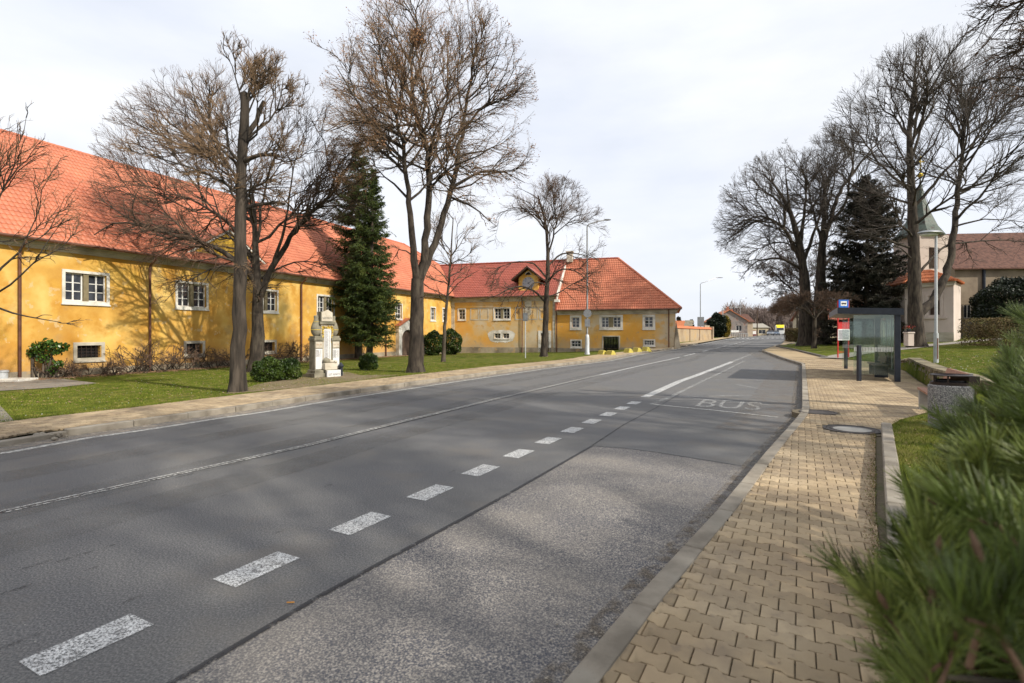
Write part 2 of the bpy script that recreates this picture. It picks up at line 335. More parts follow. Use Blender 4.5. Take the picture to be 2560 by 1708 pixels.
def glass_mat():
    m = bpy.data.materials.new('greenish_clear_glass'); m.use_nodes = True; t = m.node_tree; t.nodes.clear()
    o = t.nodes.new('ShaderNodeOutputMaterial'); tr = t.nodes.new('ShaderNodeBsdfTransparent'); tr.inputs[0].default_value = (.91,.95,.93,1)
    gl = t.nodes.new('ShaderNodeBsdfGlossy'); gl.inputs[0].default_value = (.9,1,.95,1); gl.inputs['Roughness'].default_value = .03
    df = t.nodes.new('ShaderNodeBsdfDiffuse'); df.inputs[0].default_value = (.45,.52,.48,1)
    fr = t.nodes.new('ShaderNodeFresnel'); fr.inputs[0].default_value = 1.7
    a = t.nodes.new('ShaderNodeMixShader'); b = t.nodes.new('ShaderNodeMixShader'); l = t.links.new
    n = t.nodes.new('ShaderNodeTexNoise'); n.inputs['Scale'].default_value = 1.2; n.inputs['Detail'].default_value = 6
    g = t.nodes.new('ShaderNodeNewGeometry'); l(g.outputs['Position'], n.inputs['Vector'])
    r = t.nodes.new('ShaderNodeMapRange'); r.inputs[1].default_value = .4; r.inputs[2].default_value = .75; r.inputs[3].default_value = .02; r.inputs[4].default_value = .10
    l(n.outputs[0], r.inputs[0]); l(r.outputs[0], a.inputs[0]); l(tr.outputs[0], a.inputs[1]); l(df.outputs[0], a.inputs[2])
    l(fr.outputs[0], b.inputs[0]); l(a.outputs[0], b.inputs[1]); l(gl.outputs[0], b.inputs[2]); l(b.outputs[0], o.inputs[0])
    return m
M['sglass'] = glass_mat()

# ================================================================ SETTING: ground, road, pavements
def xy(pts): return [(p.x, p.y) for p in pts]
def mono(pts):
    pts = sorted(pts, key=lambda p: p[1]); out = [pts[0]]
    for p in pts[1:]:
        if p[1] > out[-1][1]+.05: out.append(p)
    return np.array(out)
LK = mono([(-16.2, -9.4)]+xy([G(*p) for p in [(0,1119),(89,1100),(174,1090),(336,1067),(474,1046),(591,1031),(692,1014),(853,990),(1082,957),(1328,923),(1500,903),(1570,889),(1679,873.5),(1760,858),(1809,849),(1855,841.5)]])+[(77.5,158),(103,205),(158,310)])
RK = mono([(-7.1,-9.0)]+xy([G(u, v, .12) for u, v in [(1407,1702),(1595,1487),(1798,1269),(1919,1123),(1998,1037),(2005,1022),(2005,960),(2005,908.5),(1903,875)]])+[(30,58),(50,95),(72,136),(84,158),(109,205),(168,310)])
XL = lambda Y: np.interp(Y, LK[:,1], LK[:,0])
XR = lambda Y: np.interp(Y, RK[:,1], RK[:,0])
PO = np.array([(-5.6,-9),(.30,0),(3.26,4.56),(5.9,8.33),(6.4,8.85),(7.7,9.7),(9.4,10.1),(9.9,11.0),(12.3,15.3),(14.0,18.0),(16.4,21.7),(17.6,24.0),(19.2,27.0),(19.2,29.8),(18.9,31.4),(23.8,47),(31.5,58),(52,95),(74,136),(86.5,158),(112,205),(171,310)])
XP = lambda Y: np.interp(Y, PO[:,1], PO[:,0])
def lawn_r(X, Y):
    """height of the right-hand lawn above the road terrain"""
    Y = np.asarray(Y, float); d = np.clip(np.asarray(X, float)-XP(Y), 0, 22)
    base = np.interp(Y, [9.6, 10.6, 21, 24.5, 31, 60, 140], [.22, .66, .60, .15, .15, .16, .02])
    sl = np.interp(Y, [9, 12, 40, 60, 130], [.03, .055, .055, .05, 0])
    return base+sl*d
def lawn_l(X, Y): return .10
def grid(name, m, Ys, fl, fr, nx, off, kind='structure', xp=None, parent=None, smooth=True):
    Ys = np.asarray(Ys, float); t = np.linspace(0, 1, nx) if xp is None else np.asarray(xp); nx = len(t)
    a = fl(Ys)[:,None]; b = fr(Ys)[:,None]; X = a+(b-a)*t[None]; Y = np.repeat(Ys[:,None], nx, 1)
    o = off(X, Y) if callable(off) else off
    Z = T(X, Y)+o; V = np.stack([X, Y, Z], -1).reshape(-1, 3)
    i = np.arange(len(Ys)-1)[:,None]*nx+np.arange(nx-1)[None]; i = i.ravel()
    Fq = np.stack([i, i+1, i+nx+1, i+nx], 1)
    o = ob(name, npmesh(name, V, [Fq], m, smooth), parent, kind=kind); return o
Yd = np.concatenate([np.arange(-9, 60, .75), np.arange(60, 150, 3), np.arange(150, 310, 10)])
# coarse ground to the horizon
gx = np.concatenate([np.linspace(-900, -80, 9), np.linspace(-70, 170, 49), np.linspace(190, 1100, 9)])
gy = np.concatenate([np.linspace(-300, -30, 6), np.linspace(-20, 220, 61), np.linspace(240, 1600, 12)])
XX, YY = np.meshgrid(gx, gy); ZZ = T(XX, YY)-.12
V = np.stack([XX, YY, ZZ], -1).reshape(-1, 3); nx = len(gx)
i = (np.arange(len(gy)-1)[:,None]*nx+np.arange(nx-1)[None]).ravel()
ground = ob('ground', npmesh('ground', V, [np.stack([i, i+1, i+nx+1, i+nx], 1)], M['soil'], True), kind='structure')
road = grid('road', M['asphalt'], Yd, lambda Y: XL(Y)-.05, lambda Y: XR(Y)+.05, 15, 0.0)
lawnL = grid('lawn', M['lawn'], Yd[Yd < 75], lambda Y: XL(Y)-46, lambda Y: XL(Y)-2.1, 40, .095)
lawnF = grid('lawn', M['lawn'], Yd[(Yd > 47) & (Yd < 170)], lambda Y: XL(Y)-20, lambda Y: XL(Y)-1.6, 8, .10)
lawnR = grid('lawn', M['lawn'], Yd[Yd < 150], lambda Y: XP(Y)+.06, lambda Y: XP(Y)+70, 60, lambda X, Y: np.where(X-XP(Y) < .065, .06, lawn_r(X, Y)), xp=np.concatenate([[0, .0006], np.linspace(.012, 1, 58)**1.4]))
pave_bed = grid('pavement', M['joint'], Yd[Yd < 60], lambda Y: XR(Y)+.12, lambda Y: XP(Y)+.05, 8, .098)
paveL_bed = grid('pavement', M['joint'], Yd[Yd < 60], lambda Y: XL(Y)-2.55, lambda Y: XL(Y)-.13, 6, .098)
M['paver_far'] = mat('ochre_paving', [(.36,.27,.155), (.42,.32,.19)], scale=1.2, rough=.95, layers=[(6,.5,.7,(.25,.2,.13),.4)])
pf = grid('pavement', M['paver_far'], Yd[Yd > 58], lambda Y: XL(Y)-2.3, lambda Y: XL(Y)-.13, 4, .118)
pf2 = grid('pavement', M['paver_far'], Yd[(Yd > 58) & (Yd < 230)], lambda Y: XR(Y)+.12, lambda Y: XP(Y), 4, .118)

def poly_strip(mb, pts, wd, off, step=.6):
    """flat ribbon along world xy points, laid on the terrain"""
    P = [Vector((p[0], p[1])) for p in pts]; Q = []
    for a, b in zip(P[:-1], P[1:]):
        n = max(1, int((b-a).length/step)); Q += [a+(b-a)*k/n for k in range(n)]
    Q.append(P[-1]); base = len(mb.v)
    f = off if callable(off) else (lambda X, Y: off)
    vs = []
    for i, q in enumerate(Q):
        t = (Q[min(i+1, len(Q)-1)]-Q[max(i-1, 0)]).normalized(); n = Vector((-t.y, t.x))
        ww = wd[0]+(wd[1]-wd[0])*i/(len(Q)-1) if isinstance(wd, tuple) else wd
        for sgn in (.5, -.5):
            p = q+n*ww*sgn; vs.append((p.x, p.y, float(T(p.x, p.y))+float(f(p.x, p.y))))
    mb.add(vs, [(2*i+1, 2*i+3, 2*i+2, 2*i) for i in range(len(Q)-1)]); return mb
def flatpoly(mb, pts, off, cell=.5):
    """polygon laid on the terrain as a fine clipped grid"""
    bm = bmesh.new(); vs = [bm.verts.new((p[0], p[1], 0)) for p in pts]; bm.faces.new(vs)
    x0 = min(p[0] for p in pts); x1 = max(p[0] for p in pts); y0 = min(p[1] for p in pts); y1 = max(p[1] for p in pts)
    for ax, lo, hi in ((0, x0, x1), (1, y0, y1)):
        c = lo+cell
        while c < hi:
            co = Vector((c, 0, 0)) if ax == 0 else Vector((0, c, 0)); no = Vector((1, 0, 0)) if ax == 0 else Vector((0, 1, 0))
            bmesh.ops.bisect_plane(bm, geom=bm.verts[:]+bm.edges[:]+bm.faces[:], plane_co=co, plane_no=no); c += cell
    f = off if callable(off) else (lambda X, Y: off)
    bm.verts.index_update()
    V = [(v.co.x, v.co.y, float(T(v.co.x, v.co.y))+float(f(v.co.x, v.co.y))) for v in bm.verts]
    mb.add(V, [tuple(v.index for v in (fc.verts if fc.normal.z > 0 else reversed(fc.verts))) for fc in bm.faces]); bm.free(); return mb

# coarse asphalt patch in the bus bay + seams
seam = [G(*p) for p in [(300,1775),(439,1707),(800,1493),(1010,1378),(1247,1250),(1481,1116)]]
cross = [G(*p) for p in [(1481,1116),(1560,1122),(1640,1132),(1740,1148),(1852,1166)]]
pts = xy(seam)+xy(cross[1:])
e0 = seam[0]; kk = [(XR(y)-.02, y) for y in np.linspace(cross[-1].y, -1, 24)]
pts = pts+kk+[(e0.x-1.6, -1)]
bay = flatpoly(MB(), pts, .004).build('bus_bay_asphalt', M['asphalt_coarse'], road, kind=None)
mb = MB(); poly_strip(mb, xy(seam), .045, .009, .3); poly_strip(mb, xy(cross), .03, .009, .3)
poly_strip(mb, xy([G(*p) for p in [(1481,1114),(1560,1062),(1640,1020),(1700,985)]]), .025, .006, .3)
poly_strip(mb, xy([G(*p) for p in [(0,1283),(762,1118),(1253,997),(1480,944)]]), .05, .006, .3)
mb.build('tar_seam', M['tar'], road)
mb = MB(); poly_strip(mb, [(XR(y)-.12, y) for y in np.arange(1, 42, .5)], (.2, .3), .0125, .4).build('gutter_dirt', alpha_mat('gutter_dirt', (.15,.12,.085), 9, .42, .66, .6, rough=.95), road, kind='stuff')
mb = MB(); poly_strip(mb, [(XR(y)-.75, y) for y in np.arange(9, 40, .5)], 1.1, .0105, .4).build('bay_dust', alpha_mat('bay_dust', (.24,.19,.14), 3, .42, .72, .6, rough=.95, scale2=70, lo2=.3, hi2=.6), road, kind='stuff')
mb = MB(); poly_strip(mb, [(XL(y)+.22, y) for y in np.arange(-2, 60, .5)], .45, .006, .4).build('kerb_dust', M['dust'], road, kind='stuff')
# polished wheel tracks, oil streaks and hairline cracks
wt = alpha_mat('polished_wheel_track', (.17,.165,.155), .9, .34, .62, .45, scale2=40, lo2=.25, hi2=.6)
for fr_ in (.12, .30, .52, .66):
    poly_strip(MB(), [(XL(y)+(np.interp(y, [0, 20, 45, 90], [7.2, 7.4, 7.6, 9])*fr_*1.12), y) for y in np.arange(-2, 90, 1.0)], .62, .0048+.0007*fr_, .8).build('wheel_track', wt, road)
oil = alpha_mat('oil_streak', (.03,.03,.032), 14, .4, .62, .5); rr_ = random.Random(5); mb = MB()
for (u, v) in [(40,1475),(180,1395),(95,1412),(232,1422),(40,1608),(250,1374),(130,1160),(700,1330),(560,1240),(820,1215),(1010,1120),(1180,1065),(900,1035),(640,1100),(1350,1035),(460,1190),(330,1500),(1130,1180)]:
    c_ = G(u, v); l_ = rr_.uniform(.03, .11); poly_strip(mb, [(c_.x-.49*l_, c_.y-.87*l_), (c_.x, c_.y), (c_.x+.49*l_, c_.y+.87*l_)], rr_.uniform(.012, .035), .0062, .2)
mb.build('oil_streak', oil, road, kind='stuff')
# markings
mb = MB(); poly_strip(mb, [(XL(y)+.62, y) for y in np.arange(-2, 60, .5)], (.14, .16), .0075, .4); poly_strip(mb, [(XL(y)+.5, y) for y in np.arange(60, 190, 3)], .16, .008, 3); mb.build('edge_line', M['paint_thin'], road)
mb = MB()
for sgn in (-1, 1):
    c = [G(*p) for p in [(0,1283),(380,1200),(762,1116),(1000,1056),(1253,995),(1500,937.5)]]
    poly_strip(mb, [(p.x+sgn*.045, p.y) for p in c], .035, .0095, .4)
mb.build('centre_line', M['paint_thin'], road)
c = [G(*p) for p in [(1500,937.5),(1600,915),(1699,893.2)]]; mb = MB(); poly_strip(mb, xy(c), .13, .0095, .5)
def centre(Y): return np.interp(Y, CL[:,1], CL[:,0])
CL = mono(xy([G(*p) for p in [(1500,937.5),(1600,915),(1699,893.2),(1745,882.5),(1790,871.5),(1832,861.3)]])+[((XL(95)+XR(95))/2-.6,95),((XL(136)+XR(136))/2-1.2,136),((XL(205)+XR(205))/2,205)])
y = c[-1].y+1.0
while y < 180:
    n = 3.0*math.cos(math.atan(.55)); poly_strip(mb, [(centre(y), y), (centre(y+n), y+n)], .13, .0095, 1.2); y += n*2
mb.build('centre_line', M['paint'], road)
# bay guide dashes 0.5 / 0.5 m
a = G(225.5,1607); b = G(1585,1007.7); d = (b-a); d.z = 0; Ln = d.length; d.normalize(); nrm = Vector((-d.y, d.x, 0))
base_n = 12; pitch = Ln/(base_n-1)
dash_me = None
for k in range(-2, 12):
    cpt = a+d*(pitch*k); mb = MB()
    poly_strip(mb, [(cpt.x-d.x*.26, cpt.y-d.y*.26), (cpt.x+d.x*.26, cpt.y+d.y*.26)], .25, .0055, .3)
    mb.build('lane_dash', M['paint'], road)
def line(px, wd, m, name='road_marking', off=.008): return poly_strip(MB(), xy([G(*p) for p in px]), wd, off, .5).build(name, m, road)
line([(1612,993.5),(1700,953.5),(1830,905)], .24, M['paint'], 'bay_line')
line([(1830,905),(1852,896),(1880,885)], .22, M['paint_faded'], 'bay_line')
Z = M['paint_faded']; Zb = M['paint_thin']
line([(1628,1012),(1680,991),(1765,949),(1860,903)], .13, Z, 'bay_marking')
for q in ([(1636,1012),(1790,1027),(1946,1044)], [(1682,993),(1800,1001),(1925,1014)]): line(q, .10, Zb if q[0][0] == 1636 else Z, 'bay_marking')
for q in ([(1690,993),(1880,989)], [(1766,949),(1990,954)], [(1834,960),(1905,974)], [(1872,930),(1925,937)]): line(q, .09, Z, 'bay_marking')
# BUS lettering
def text_mesh(s, size, depth=0.0):
    cu = bpy.data.curves.new('txt', 'FONT'); cu.body = s; cu.size = size; cu.extrude = depth; cu.align_x = 'CENTER'; cu.align_y = 'CENTER'; cu.resolution_u = 3
    o = bpy.data.objects.new('txt', cu); COL.objects.link(o); dg = bpy.context.evaluated_depsgraph_get(); me = bpy.data.meshes.new_from_object(o.evaluated_get(dg)); bpy.data.objects.remove(o); return me
tm = text_mesh('BUS', 1.0); cp = G(1795, 1013); tm.materials.clear(); tm.materials.append(alpha_mat('faded_letter_paint', (.6,.59,.55), 16, .36, .60, .62))
for v in tm.vertices:
    x, yv = v.co.x*.85, v.co.y*2.1; p = (cp.x+.25+nrm.x*-x+d.x*yv, cp.y+nrm.y*-x+d.y*yv); v.co = (p[0], p[1], float(T(*p))+.0085)
ob('bus_lettering', tm, road)
# zebra crossing far away
zc = G(1890, 846.8); 
for k in range(-5, 6):
    y0 = zc.y+k*.25; cx = (XL(zc.y)+XR(zc.y))/2+k*1.05
    mb = MB(); mb = flatpoly(mb, [(cx, y0), (cx+.5, y0), (cx+2.2, y0+4), (cx+1.7, y0+4)], .012, 2); mb.build('crossing_bar', M['paint'], road)

# ---------------- kerb stones
def bevel_block(L_, W_, z0, z1, b=.012):
    mb = MB(); mb.bbox(-L_/2, -W_/2, z0, L_/2, W_/2, z1, b); return mb
def kerb(name, path, m, parent_kind='structure', ztop=.12, wd=.15, length=1.0, low=0, limit=300, f=None):
    root = empty(name, (path[0][0], path[0][1], float(T(*path[0])))); root['kind'] = 'structure'
    me = bevel_block(length-.008, wd, -.25, 0, .012).mesh('kerb_stone', m)
    P = [Vector(p) for p in path]; ds = [0]
    for a, b in zip(P[:-1], P[1:]): ds.append(ds[-1]+(b-a).length)
    s = 0; i = 0; cnt = 0
    def pt(s):
        i = min(max(np.searchsorted(ds, s)-1, 0), len(P)-2); return P[i]+(P[i+1]-P[i])*((s-ds[i])/(ds[i+1]-ds[i]))
    while s+length <= ds[-1]+.3 and cnt < limit:
        p = pt(s); q = pt(min(s+length, ds[-1])); c = (p+q)/2; t = q-p
        if t.length < .2: break
        hz = ztop if f is None else float(f(c.x, c.y))
        z0 = float(T(p.x, p.y)); z1 = float(T(q.x, q.y)); z = float(T(c.x, c.y))+hz
        if cnt < low: z -= .075
        o = bpy.data.objects.new('kerb_stone', me); link(o, root)
        o.location = (c.x-root.location.x, c.y-root.location.y, z-root.location.z+random.uniform(-.004, .004))
        o.rotation_euler = (random.uniform(-.01, .01), -math.atan2(z1-z0, t.length), math.atan2(t.y, t.x)+random.uniform(-.004, .004))
        s += length; cnt += 1
    return root
yk = G(174,1090).y
kerb('kerb', [(XL(y)-.075, y) for y in np.arange(yk-.01, yk-7, -.2)], M['kerb'], ztop=.085)
kerb('kerb', [(XL(y)-.075, y) for y in np.arange(yk, 62, .4)], M['kerb'])
rk = [(XR(y)+.085, y) for y in np.arange(-2, 41.9, .3)]
kerb('kerb', rk, M['kerb'])
kerb('kerb', [(XR(y)+.085, y) for y in np.arange(42.3, 80, .5)], M['kerb_dark'])
kerb('kerb', [(3.36+(-1.8)*.7, 4.56-1.8), (3.36, 4.56), (6.0, 8.33)], M['kerb'], ztop=.27, wd=.14)
kerb('kerb', [(6.05, 8.5), (6.5, 8.95), (7.75, 9.8), (9.3, 10.2)], M['kerb'], ztop=.13, wd=.08, length=.5)
kerb('kerb', [(XP(y)+.08, y) for y in np.arange(31.4, 60, .4)], M['kerb_dark'], ztop=.22, wd=.2)
# broken kerb end with rubble
mb = MB()
for k in range(22):
    p = G(random.uniform(92, 172), 0+1098-random.uniform(0, 12), .03); r = random.uniform(.015, .05)
    p.z = float(T(p.x, p.y))+.02+random.uniform(0, .06); mb.ball(p, (r, r*1.3, r*.7), 6, 4)
mb.build('kerb_rubble', M['kerb'], kind='stuff')

# ---------------- interlocking pavers
def paver_outline(a=.089, h=.0625, w=.0125, g=.0032, b=.051, c=.030):
    a -= g; h -= .003
    return [(-a,-h-w),(-b,-h-w),(-c,-h+w),(c,-h+w),(b,-h-w),(a,-h-w),(a,h+w),(b,h+w),(c,h-w),(-c,h-w),(-b,h+w),(-a,h+w)]
po = paver_outline(); pi_ = [(x-math.copysign(.004, x), yv-math.copysign(.004, yv)) for x, yv in po]
PV = np.array([(x, yv, -.03) for x, yv in po]+[(x, yv, -.003) for x, yv in po]+[(x, yv, 0) for x, yv in pi_])
PQ = [(k, (k+1)%12, 12+(k+1)%12, 12+k) for k in range(12)]+[(12+k, 12+(k+1)%12, 24+(k+1)%12, 24+k) for k in range(12)]
PT = [tuple(range(24, 36))]
def pavers(parent, o, e2, lo, hi, skip, ytop, m, far, near_n=300):
    """courses of bone-shaped stones; edge stones are cut to the kerb lines lo(y) and hi(y)"""
    e2 = Vector(e2).normalized(); e1 = Vector((e2.y, -e2.x)); J, I = np.meshgrid(np.arange(-140, 560), np.arange(-100, 190), indexing='ij')
    x = (I+np.where(J % 2, .5, 0))*.178; yv = J*.125
    X = (o[0]+e1.x*x+e2.x*yv).ravel(); Y = (o[1]+e1.y*x+e2.y*yv).ravel()
    k = (Y > .6) & (Y < far) & (X > lo(Y)-.1) & (X < hi(Y)+.1) & ~skip(X, Y); X = X[k]; Y = Y[k]
    edge = (X < lo(Y)+.17) | (X > hi(Y)-.17) | skip(X+.1, Y) | skip(X-.1, Y)
    dist = np.hypot(X, Y); view = np.abs(X) < Y*1.02+.3
    order = np.argsort(np.where(view & ~edge, dist, dist+1e3)); X = X[order]; Y = Y[order]
    me = bpy.data.meshes.new('paver'); me.from_pydata([tuple(v) for v in PV], [], PQ+PT); me.materials.append(m); me.update()
    ang = math.atan2(e1.y, e1.x); w = wloc(parent); Z0 = T(X, Y)+ytop
    for k in range(near_n):
        o_ = bpy.data.objects.new('paver', me); link(o_, parent)
        o_.location = (X[k]-w.x, Y[k]-w.y, Z0[k]-w.z+random.uniform(-.002, .002)); o_.rotation_euler = (random.gauss(0, .006), random.gauss(0, .006), ang+random.gauss(0, .008))
    X = X[near_n:]; Y = Y[near_n:]; Z2 = Z0[near_n:]+rng.uniform(-.002, .002, len(X)); c, s = math.cos(ang), math.sin(ang); tx = rng.normal(0, .006, (len(X), 2)); B = PV
    VX = X[:,None]+B[None,:,0]*c-B[None,:,1]*s; VY = Y[:,None]+B[None,:,0]*s+B[None,:,1]*c
    VZ = Z2[:,None]+B[None,:,2]+tx[:,0:1]*B[None,:,0]+tx[:,1:2]*B[None,:,1]
    VX = np.clip(VX, lo(VY), hi(VY)); n = len(X)
    V = np.stack([VX, VY, VZ], -1).reshape(-1, 3)-np.array([w.x, w.y, w.z]); b = (np.arange(n)*36)[:,None,None]
    ob('paver', npmesh('paver', V, [(np.array(PQ)[None]+b).reshape(-1, 4), (np.array(PT)[None]+b).reshape(-1, 12)], m), parent, kind='stuff')
MH = [(G(2130,1073,.12), .42), (G(2045,1030,.12), .34)]
def skip_r(x, y):
    k = np.zeros(np.shape(x), bool)
    for c, r in MH: k |= (x-c.x)**2+(y-c.y)**2 < (r+.05)**2
    return k
pavers(pave_bed, (1.0, 3.5), (.485, .875), lambda y: XR(y)+.165, lambda y: XP(y)-np.where(y < 8.4, .075, .03), skip_r, .118, M['paver'], 31)
pavers(paveL_bed, (-8.0, 9.0), (.435, .90), lambda y: XL(y)-2.3, lambda y: XL(y)-.155, lambda x, y: np.zeros(np.shape(x), bool), .118, M['paver'], 34)
grid('pavement', M['paver_far'], np.arange(30.8, 58.8, .7), lambda Y: XR(Y)+.16, lambda Y: XP(Y)-.0, 5, .119)
grid('pavement', M['paver_far'], np.arange(33.8, 58.8, .7), lambda Y: XL(Y)-2.3, lambda Y: XL(Y)-.15, 5, .119)

# ================================================================ BUILDINGS
def wall(fr, a0, a1, z0, z1, opens, m, name, parent, depth=.25, d=0.0):
    A = sorted(set([a0, a1]+[x for o in opens for x in o[:2] if a0 < x < a1])); Zs = sorted(set([z0, z1]+[x for o in opens for x in o[2:4] if z0 < x < z1]))
    mb = MB()
    for i in range(len(A)-1):
        for j in range(len(Zs)-1):
            ca = (A[i]+A[i+1])/2; cz = (Zs[j]+Zs[j+1])/2
            if any(o[0] < ca < o[1] and o[2] < cz < o[3] for o in opens): continue
            q = [(A[i],d,Zs[j]),(A[i+1],d,Zs[j]),(A[i+1],d,Zs[j+1]),(A[i],d,Zs[j+1])]; mb.add(q, [(0,1,2,3)])
    for o in opens:
        x0, x1, y0, y1 = o[:4]
        for q in ([(x0,d,y0),(x0,d,y1),(x0,d-depth,y1),(x0,d-depth,y0)], [(x1,d,y0),(x1,d-depth,y0),(x1,d-depth,y1),(x1,d,y1)], [(x0,d,y0),(x0,d-depth,y0),(x1,d-depth,y0),(x1,d,y0)], [(x0,d,y1),(x1,d,y1),(x1,d-depth,y1),(x0,d-depth,y1)]): mb.add(q, [(0,1,2,3)])
    return fr.at(mb).build(name, m, parent)
pane_cache = {}
def window(root, fr, a0, a1, z0, z1, sashes=2, cols=2, rows=3, band=.12, mull=.0, mb_mat=None, rec=.13, grille=False, label=None, name='window'):
    w = a1-a0; h = z1-z0; c = fr.p((a0+a1)/2, 0, z0); rw = wloc(root)
    rz = math.atan2(-fr.n.x, fr.n.y)
    def put(nm, mb, m, par, loc=(0,0,0)):
        o = bpy.data.objects.new(nm, mb.mesh(nm, m) if isinstance(mb, MB) else mb); link(o, par); o.location = loc; return o
    s = MB(); b = band; x = w/2
    if b:
        s.box(-x, 0, 0, x, .035, b).box(-x, 0, h-b, x, .035, h).box(-x, 0, b, -x+b, .035, h-b).box(x-b, 0, b, x, .035, h-b)
        s.box(-x-.03, 0, -.06, x+.03, .07, -.001)
    else: s.box(-x, 0, -.05, x, .05, -.001)
    win = put(name, s, mb_mat or M['whiteplaster'], root, (c[0]-rw.x, c[1]-rw.y, c[2]-rw.z)); win.rotation_euler = (0, 0, rz)
    if label: win['label'] = label
    ix0, ix1, iz0, iz1 = -x+b, x-b, b, h-b
    if grille:
        g = MB()
        for k in range(1, 5): xx = ix0+(ix1-ix0)*k/5; g.box(xx-.011, -.05, iz0, xx+.011, -.03, iz1)
        for k in range(1, 4): zz = iz0+(iz1-iz0)*k/4; g.box(ix0, -.06, zz-.011, ix1, -.045, zz+.011)
        put('grille', g, M['brownmetal'], win)
        put('black_interior_panel', MB().box(ix0, -.24, iz0, ix1, -.2, iz1), M['black'], win); return win  # black panel painted in for the unlit cellar interior
    if mull:
        put('mullion', MB().box(-mull/2, -rec-.03, iz0, mull/2, -.02, iz1), M['stonepost'], win)
    sw = ((ix1-ix0)-mull*(sashes-1))/sashes
    for k in range(sashes):
        x0 = ix0+k*(sw+mull); x1 = x0+sw; f = .05; y = -rec; q = MB()
        q.box(x0, y-.04, iz0, x1, y+.01, iz0+f).box(x0, y-.04, iz1-f, x1, y+.01, iz1).box(x0, y-.04, iz0+f, x0+f, y+.01, iz1-f).box(x1-f, y-.04, iz0+f, x1, y+.01, iz1-f)
        cw = (x1-x0-2*f)/cols; ch = (iz1-iz0-2*f)/rows; mt = .022
        for i in range(1, cols): q.box(x0+f+cw*i-mt*(1.4 if cols == 2 else 1), y-.032, iz0+f, x0+f+cw*i+mt*(1.4 if cols == 2 else 1), y+.004, iz1-f)
        for j in range(1, rows):
            for i in range(cols): q.box(x0+f+cw*i+mt, y-.03, iz0+f+ch*j-mt*.8, x0+f+cw*(i+1)-mt, y+.0, iz0+f+ch*j+mt*.8)
        put('sash', q, M['white'], win)
        key = (round(cw, 3), round(ch, 3))
        if key not in pane_cache: pane_cache[key] = MB().box(-cw/2, -.004, -ch/2, cw/2, .004, ch/2).mesh('pane', M['glass'])
        for i in range(cols):
            for j in range(rows):
                o = put('pane', pane_cache[key], None, win, (x0+f+cw*(i+.5), y-.026, iz0+f+ch*(j+.5))); o.rotation_euler = (random.gauss(0, .01), 0, random.gauss(0, .012))
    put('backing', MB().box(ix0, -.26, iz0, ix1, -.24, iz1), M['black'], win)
    return win
def inpoly(x, y, P):
    c = np.zeros(x.shape, bool); n = len(P)
    for i in range(n):
        x0, y0 = P[i]; x1, y1 = P[(i+1) % n]
        if y0 == y1: continue
        k = ((y0 > y) != (y1 > y)) & (x < (x1-x0)*(y-y0)/(y1-y0)+x0); c ^= k
    return c
def tiles(root, to3, poly, m, near=300, tw=.19, tl=.35, under=None, name='roof_tile'):
    """poly in (u along eave, s up the slope) metres; to3(u, s, h) -> world arrays"""
    us = [p[0] for p in poly]; ss = [p[1] for p in poly]
    U, Sg = np.meshgrid(np.arange(min(us), max(us), tw)+tw/2, np.arange(min(ss), max(ss), tl)+tl/2); U = U.ravel(); Sg = Sg.ravel()
    k = inpoly(U, Sg, poly); U = U[k]; Sg = Sg[k]
    px = np.array([0, .12, .32, .5, .68, .88, 1.])-.5; ph = np.array([0, .010, .028, .033, .028, .010, 0])
    n = len(px); lo = np.stack([px*tw, np.full(n, -tl/2), ph+.028], 1); hi = np.stack([px*tw, np.full(n, tl/2+.01), ph+.002], 1); lip = np.stack([px*tw, np.full(n, -tl/2), ph*1.0-.002], 1)
    B = np.concatenate([lo, hi, lip]); q = []
    for i in range(n-1): q += [(i, i+1, n+i+1, n+i), (2*n+i, 2*n+i+1, i+1, i)]
    q = np.array(q); w = wloc(root)
    P = np.stack(to3(U, Sg, 0*U), -1); dist = np.linalg.norm(P-np.array([0, 0, H]), axis=1)
    vis = np.abs(P[:,0]/P[:,1]) < 1.0; order = np.argsort(np.where(vis, dist, dist+1e3)); U = U[order]; Sg = Sg[order]; P = P[order]
    if near:
        # one shared mesh in the plane's own basis
        o0 = np.array(to3(np.array([0.]), np.array([0.]), np.array([0.]))).ravel(); eu = np.array(to3(np.array([1.]), np.array([0.]), np.array([0.]))).ravel()-o0
        es = np.array(to3(np.array([0.]), np.array([1.]), np.array([0.]))).ravel()-o0; en = np.array(to3(np.array([0.]), np.array([0.]), np.array([1.]))).ravel()-o0
        me = npmesh(name, B@np.stack([eu, es, en]), [q], m, True)
        for i in range(min(near, len(U))):
            o = bpy.data.objects.new(name, me); link(o, root); o.location = tuple(P[i]-np.array(w))
    U2, S2 = U[near:], Sg[near:]
    if len(U2):
        jit = rng.uniform(-.003, .003, (len(U2), 1))
        x, y, z = to3(U2[:,None]+B[None,:,0], S2[:,None]+B[None,:,1], B[None,:,2]+jit)
        V = np.stack([x, y, z], -1).reshape(-1, 3)-np.array(w); qq = (q[None]+(np.arange(len(U2))*len(B))[:,None,None]).reshape(-1, 4)
        ob(name, npmesh(name, V, [qq], m, True), root, kind='stuff')
    mb = MB(); pu = np.array(poly); x, y, z = to3(pu[:,0], pu[:,1], np.full(len(pu), -.02)); mb.add(list(zip(x, y, z)), [tuple(range(len(pu)))]); mb.build('roof_deck', under or m, root)
def slope_map(fr, d0, z0, d1, z1):
    L_ = math.hypot(d1-d0, z1-z0); cd = (d1-d0)/L_; cz = (z1-z0)/L_
    def f(u, s, h):
        d = d0+cd*s+h*cz; z = z0+cz*s-h*cd
        return fr.o.x+fr.a.x*u+fr.n.x*d, fr.o.y+fr.a.y*u+fr.n.y*d, z+0*u
    return f, L_
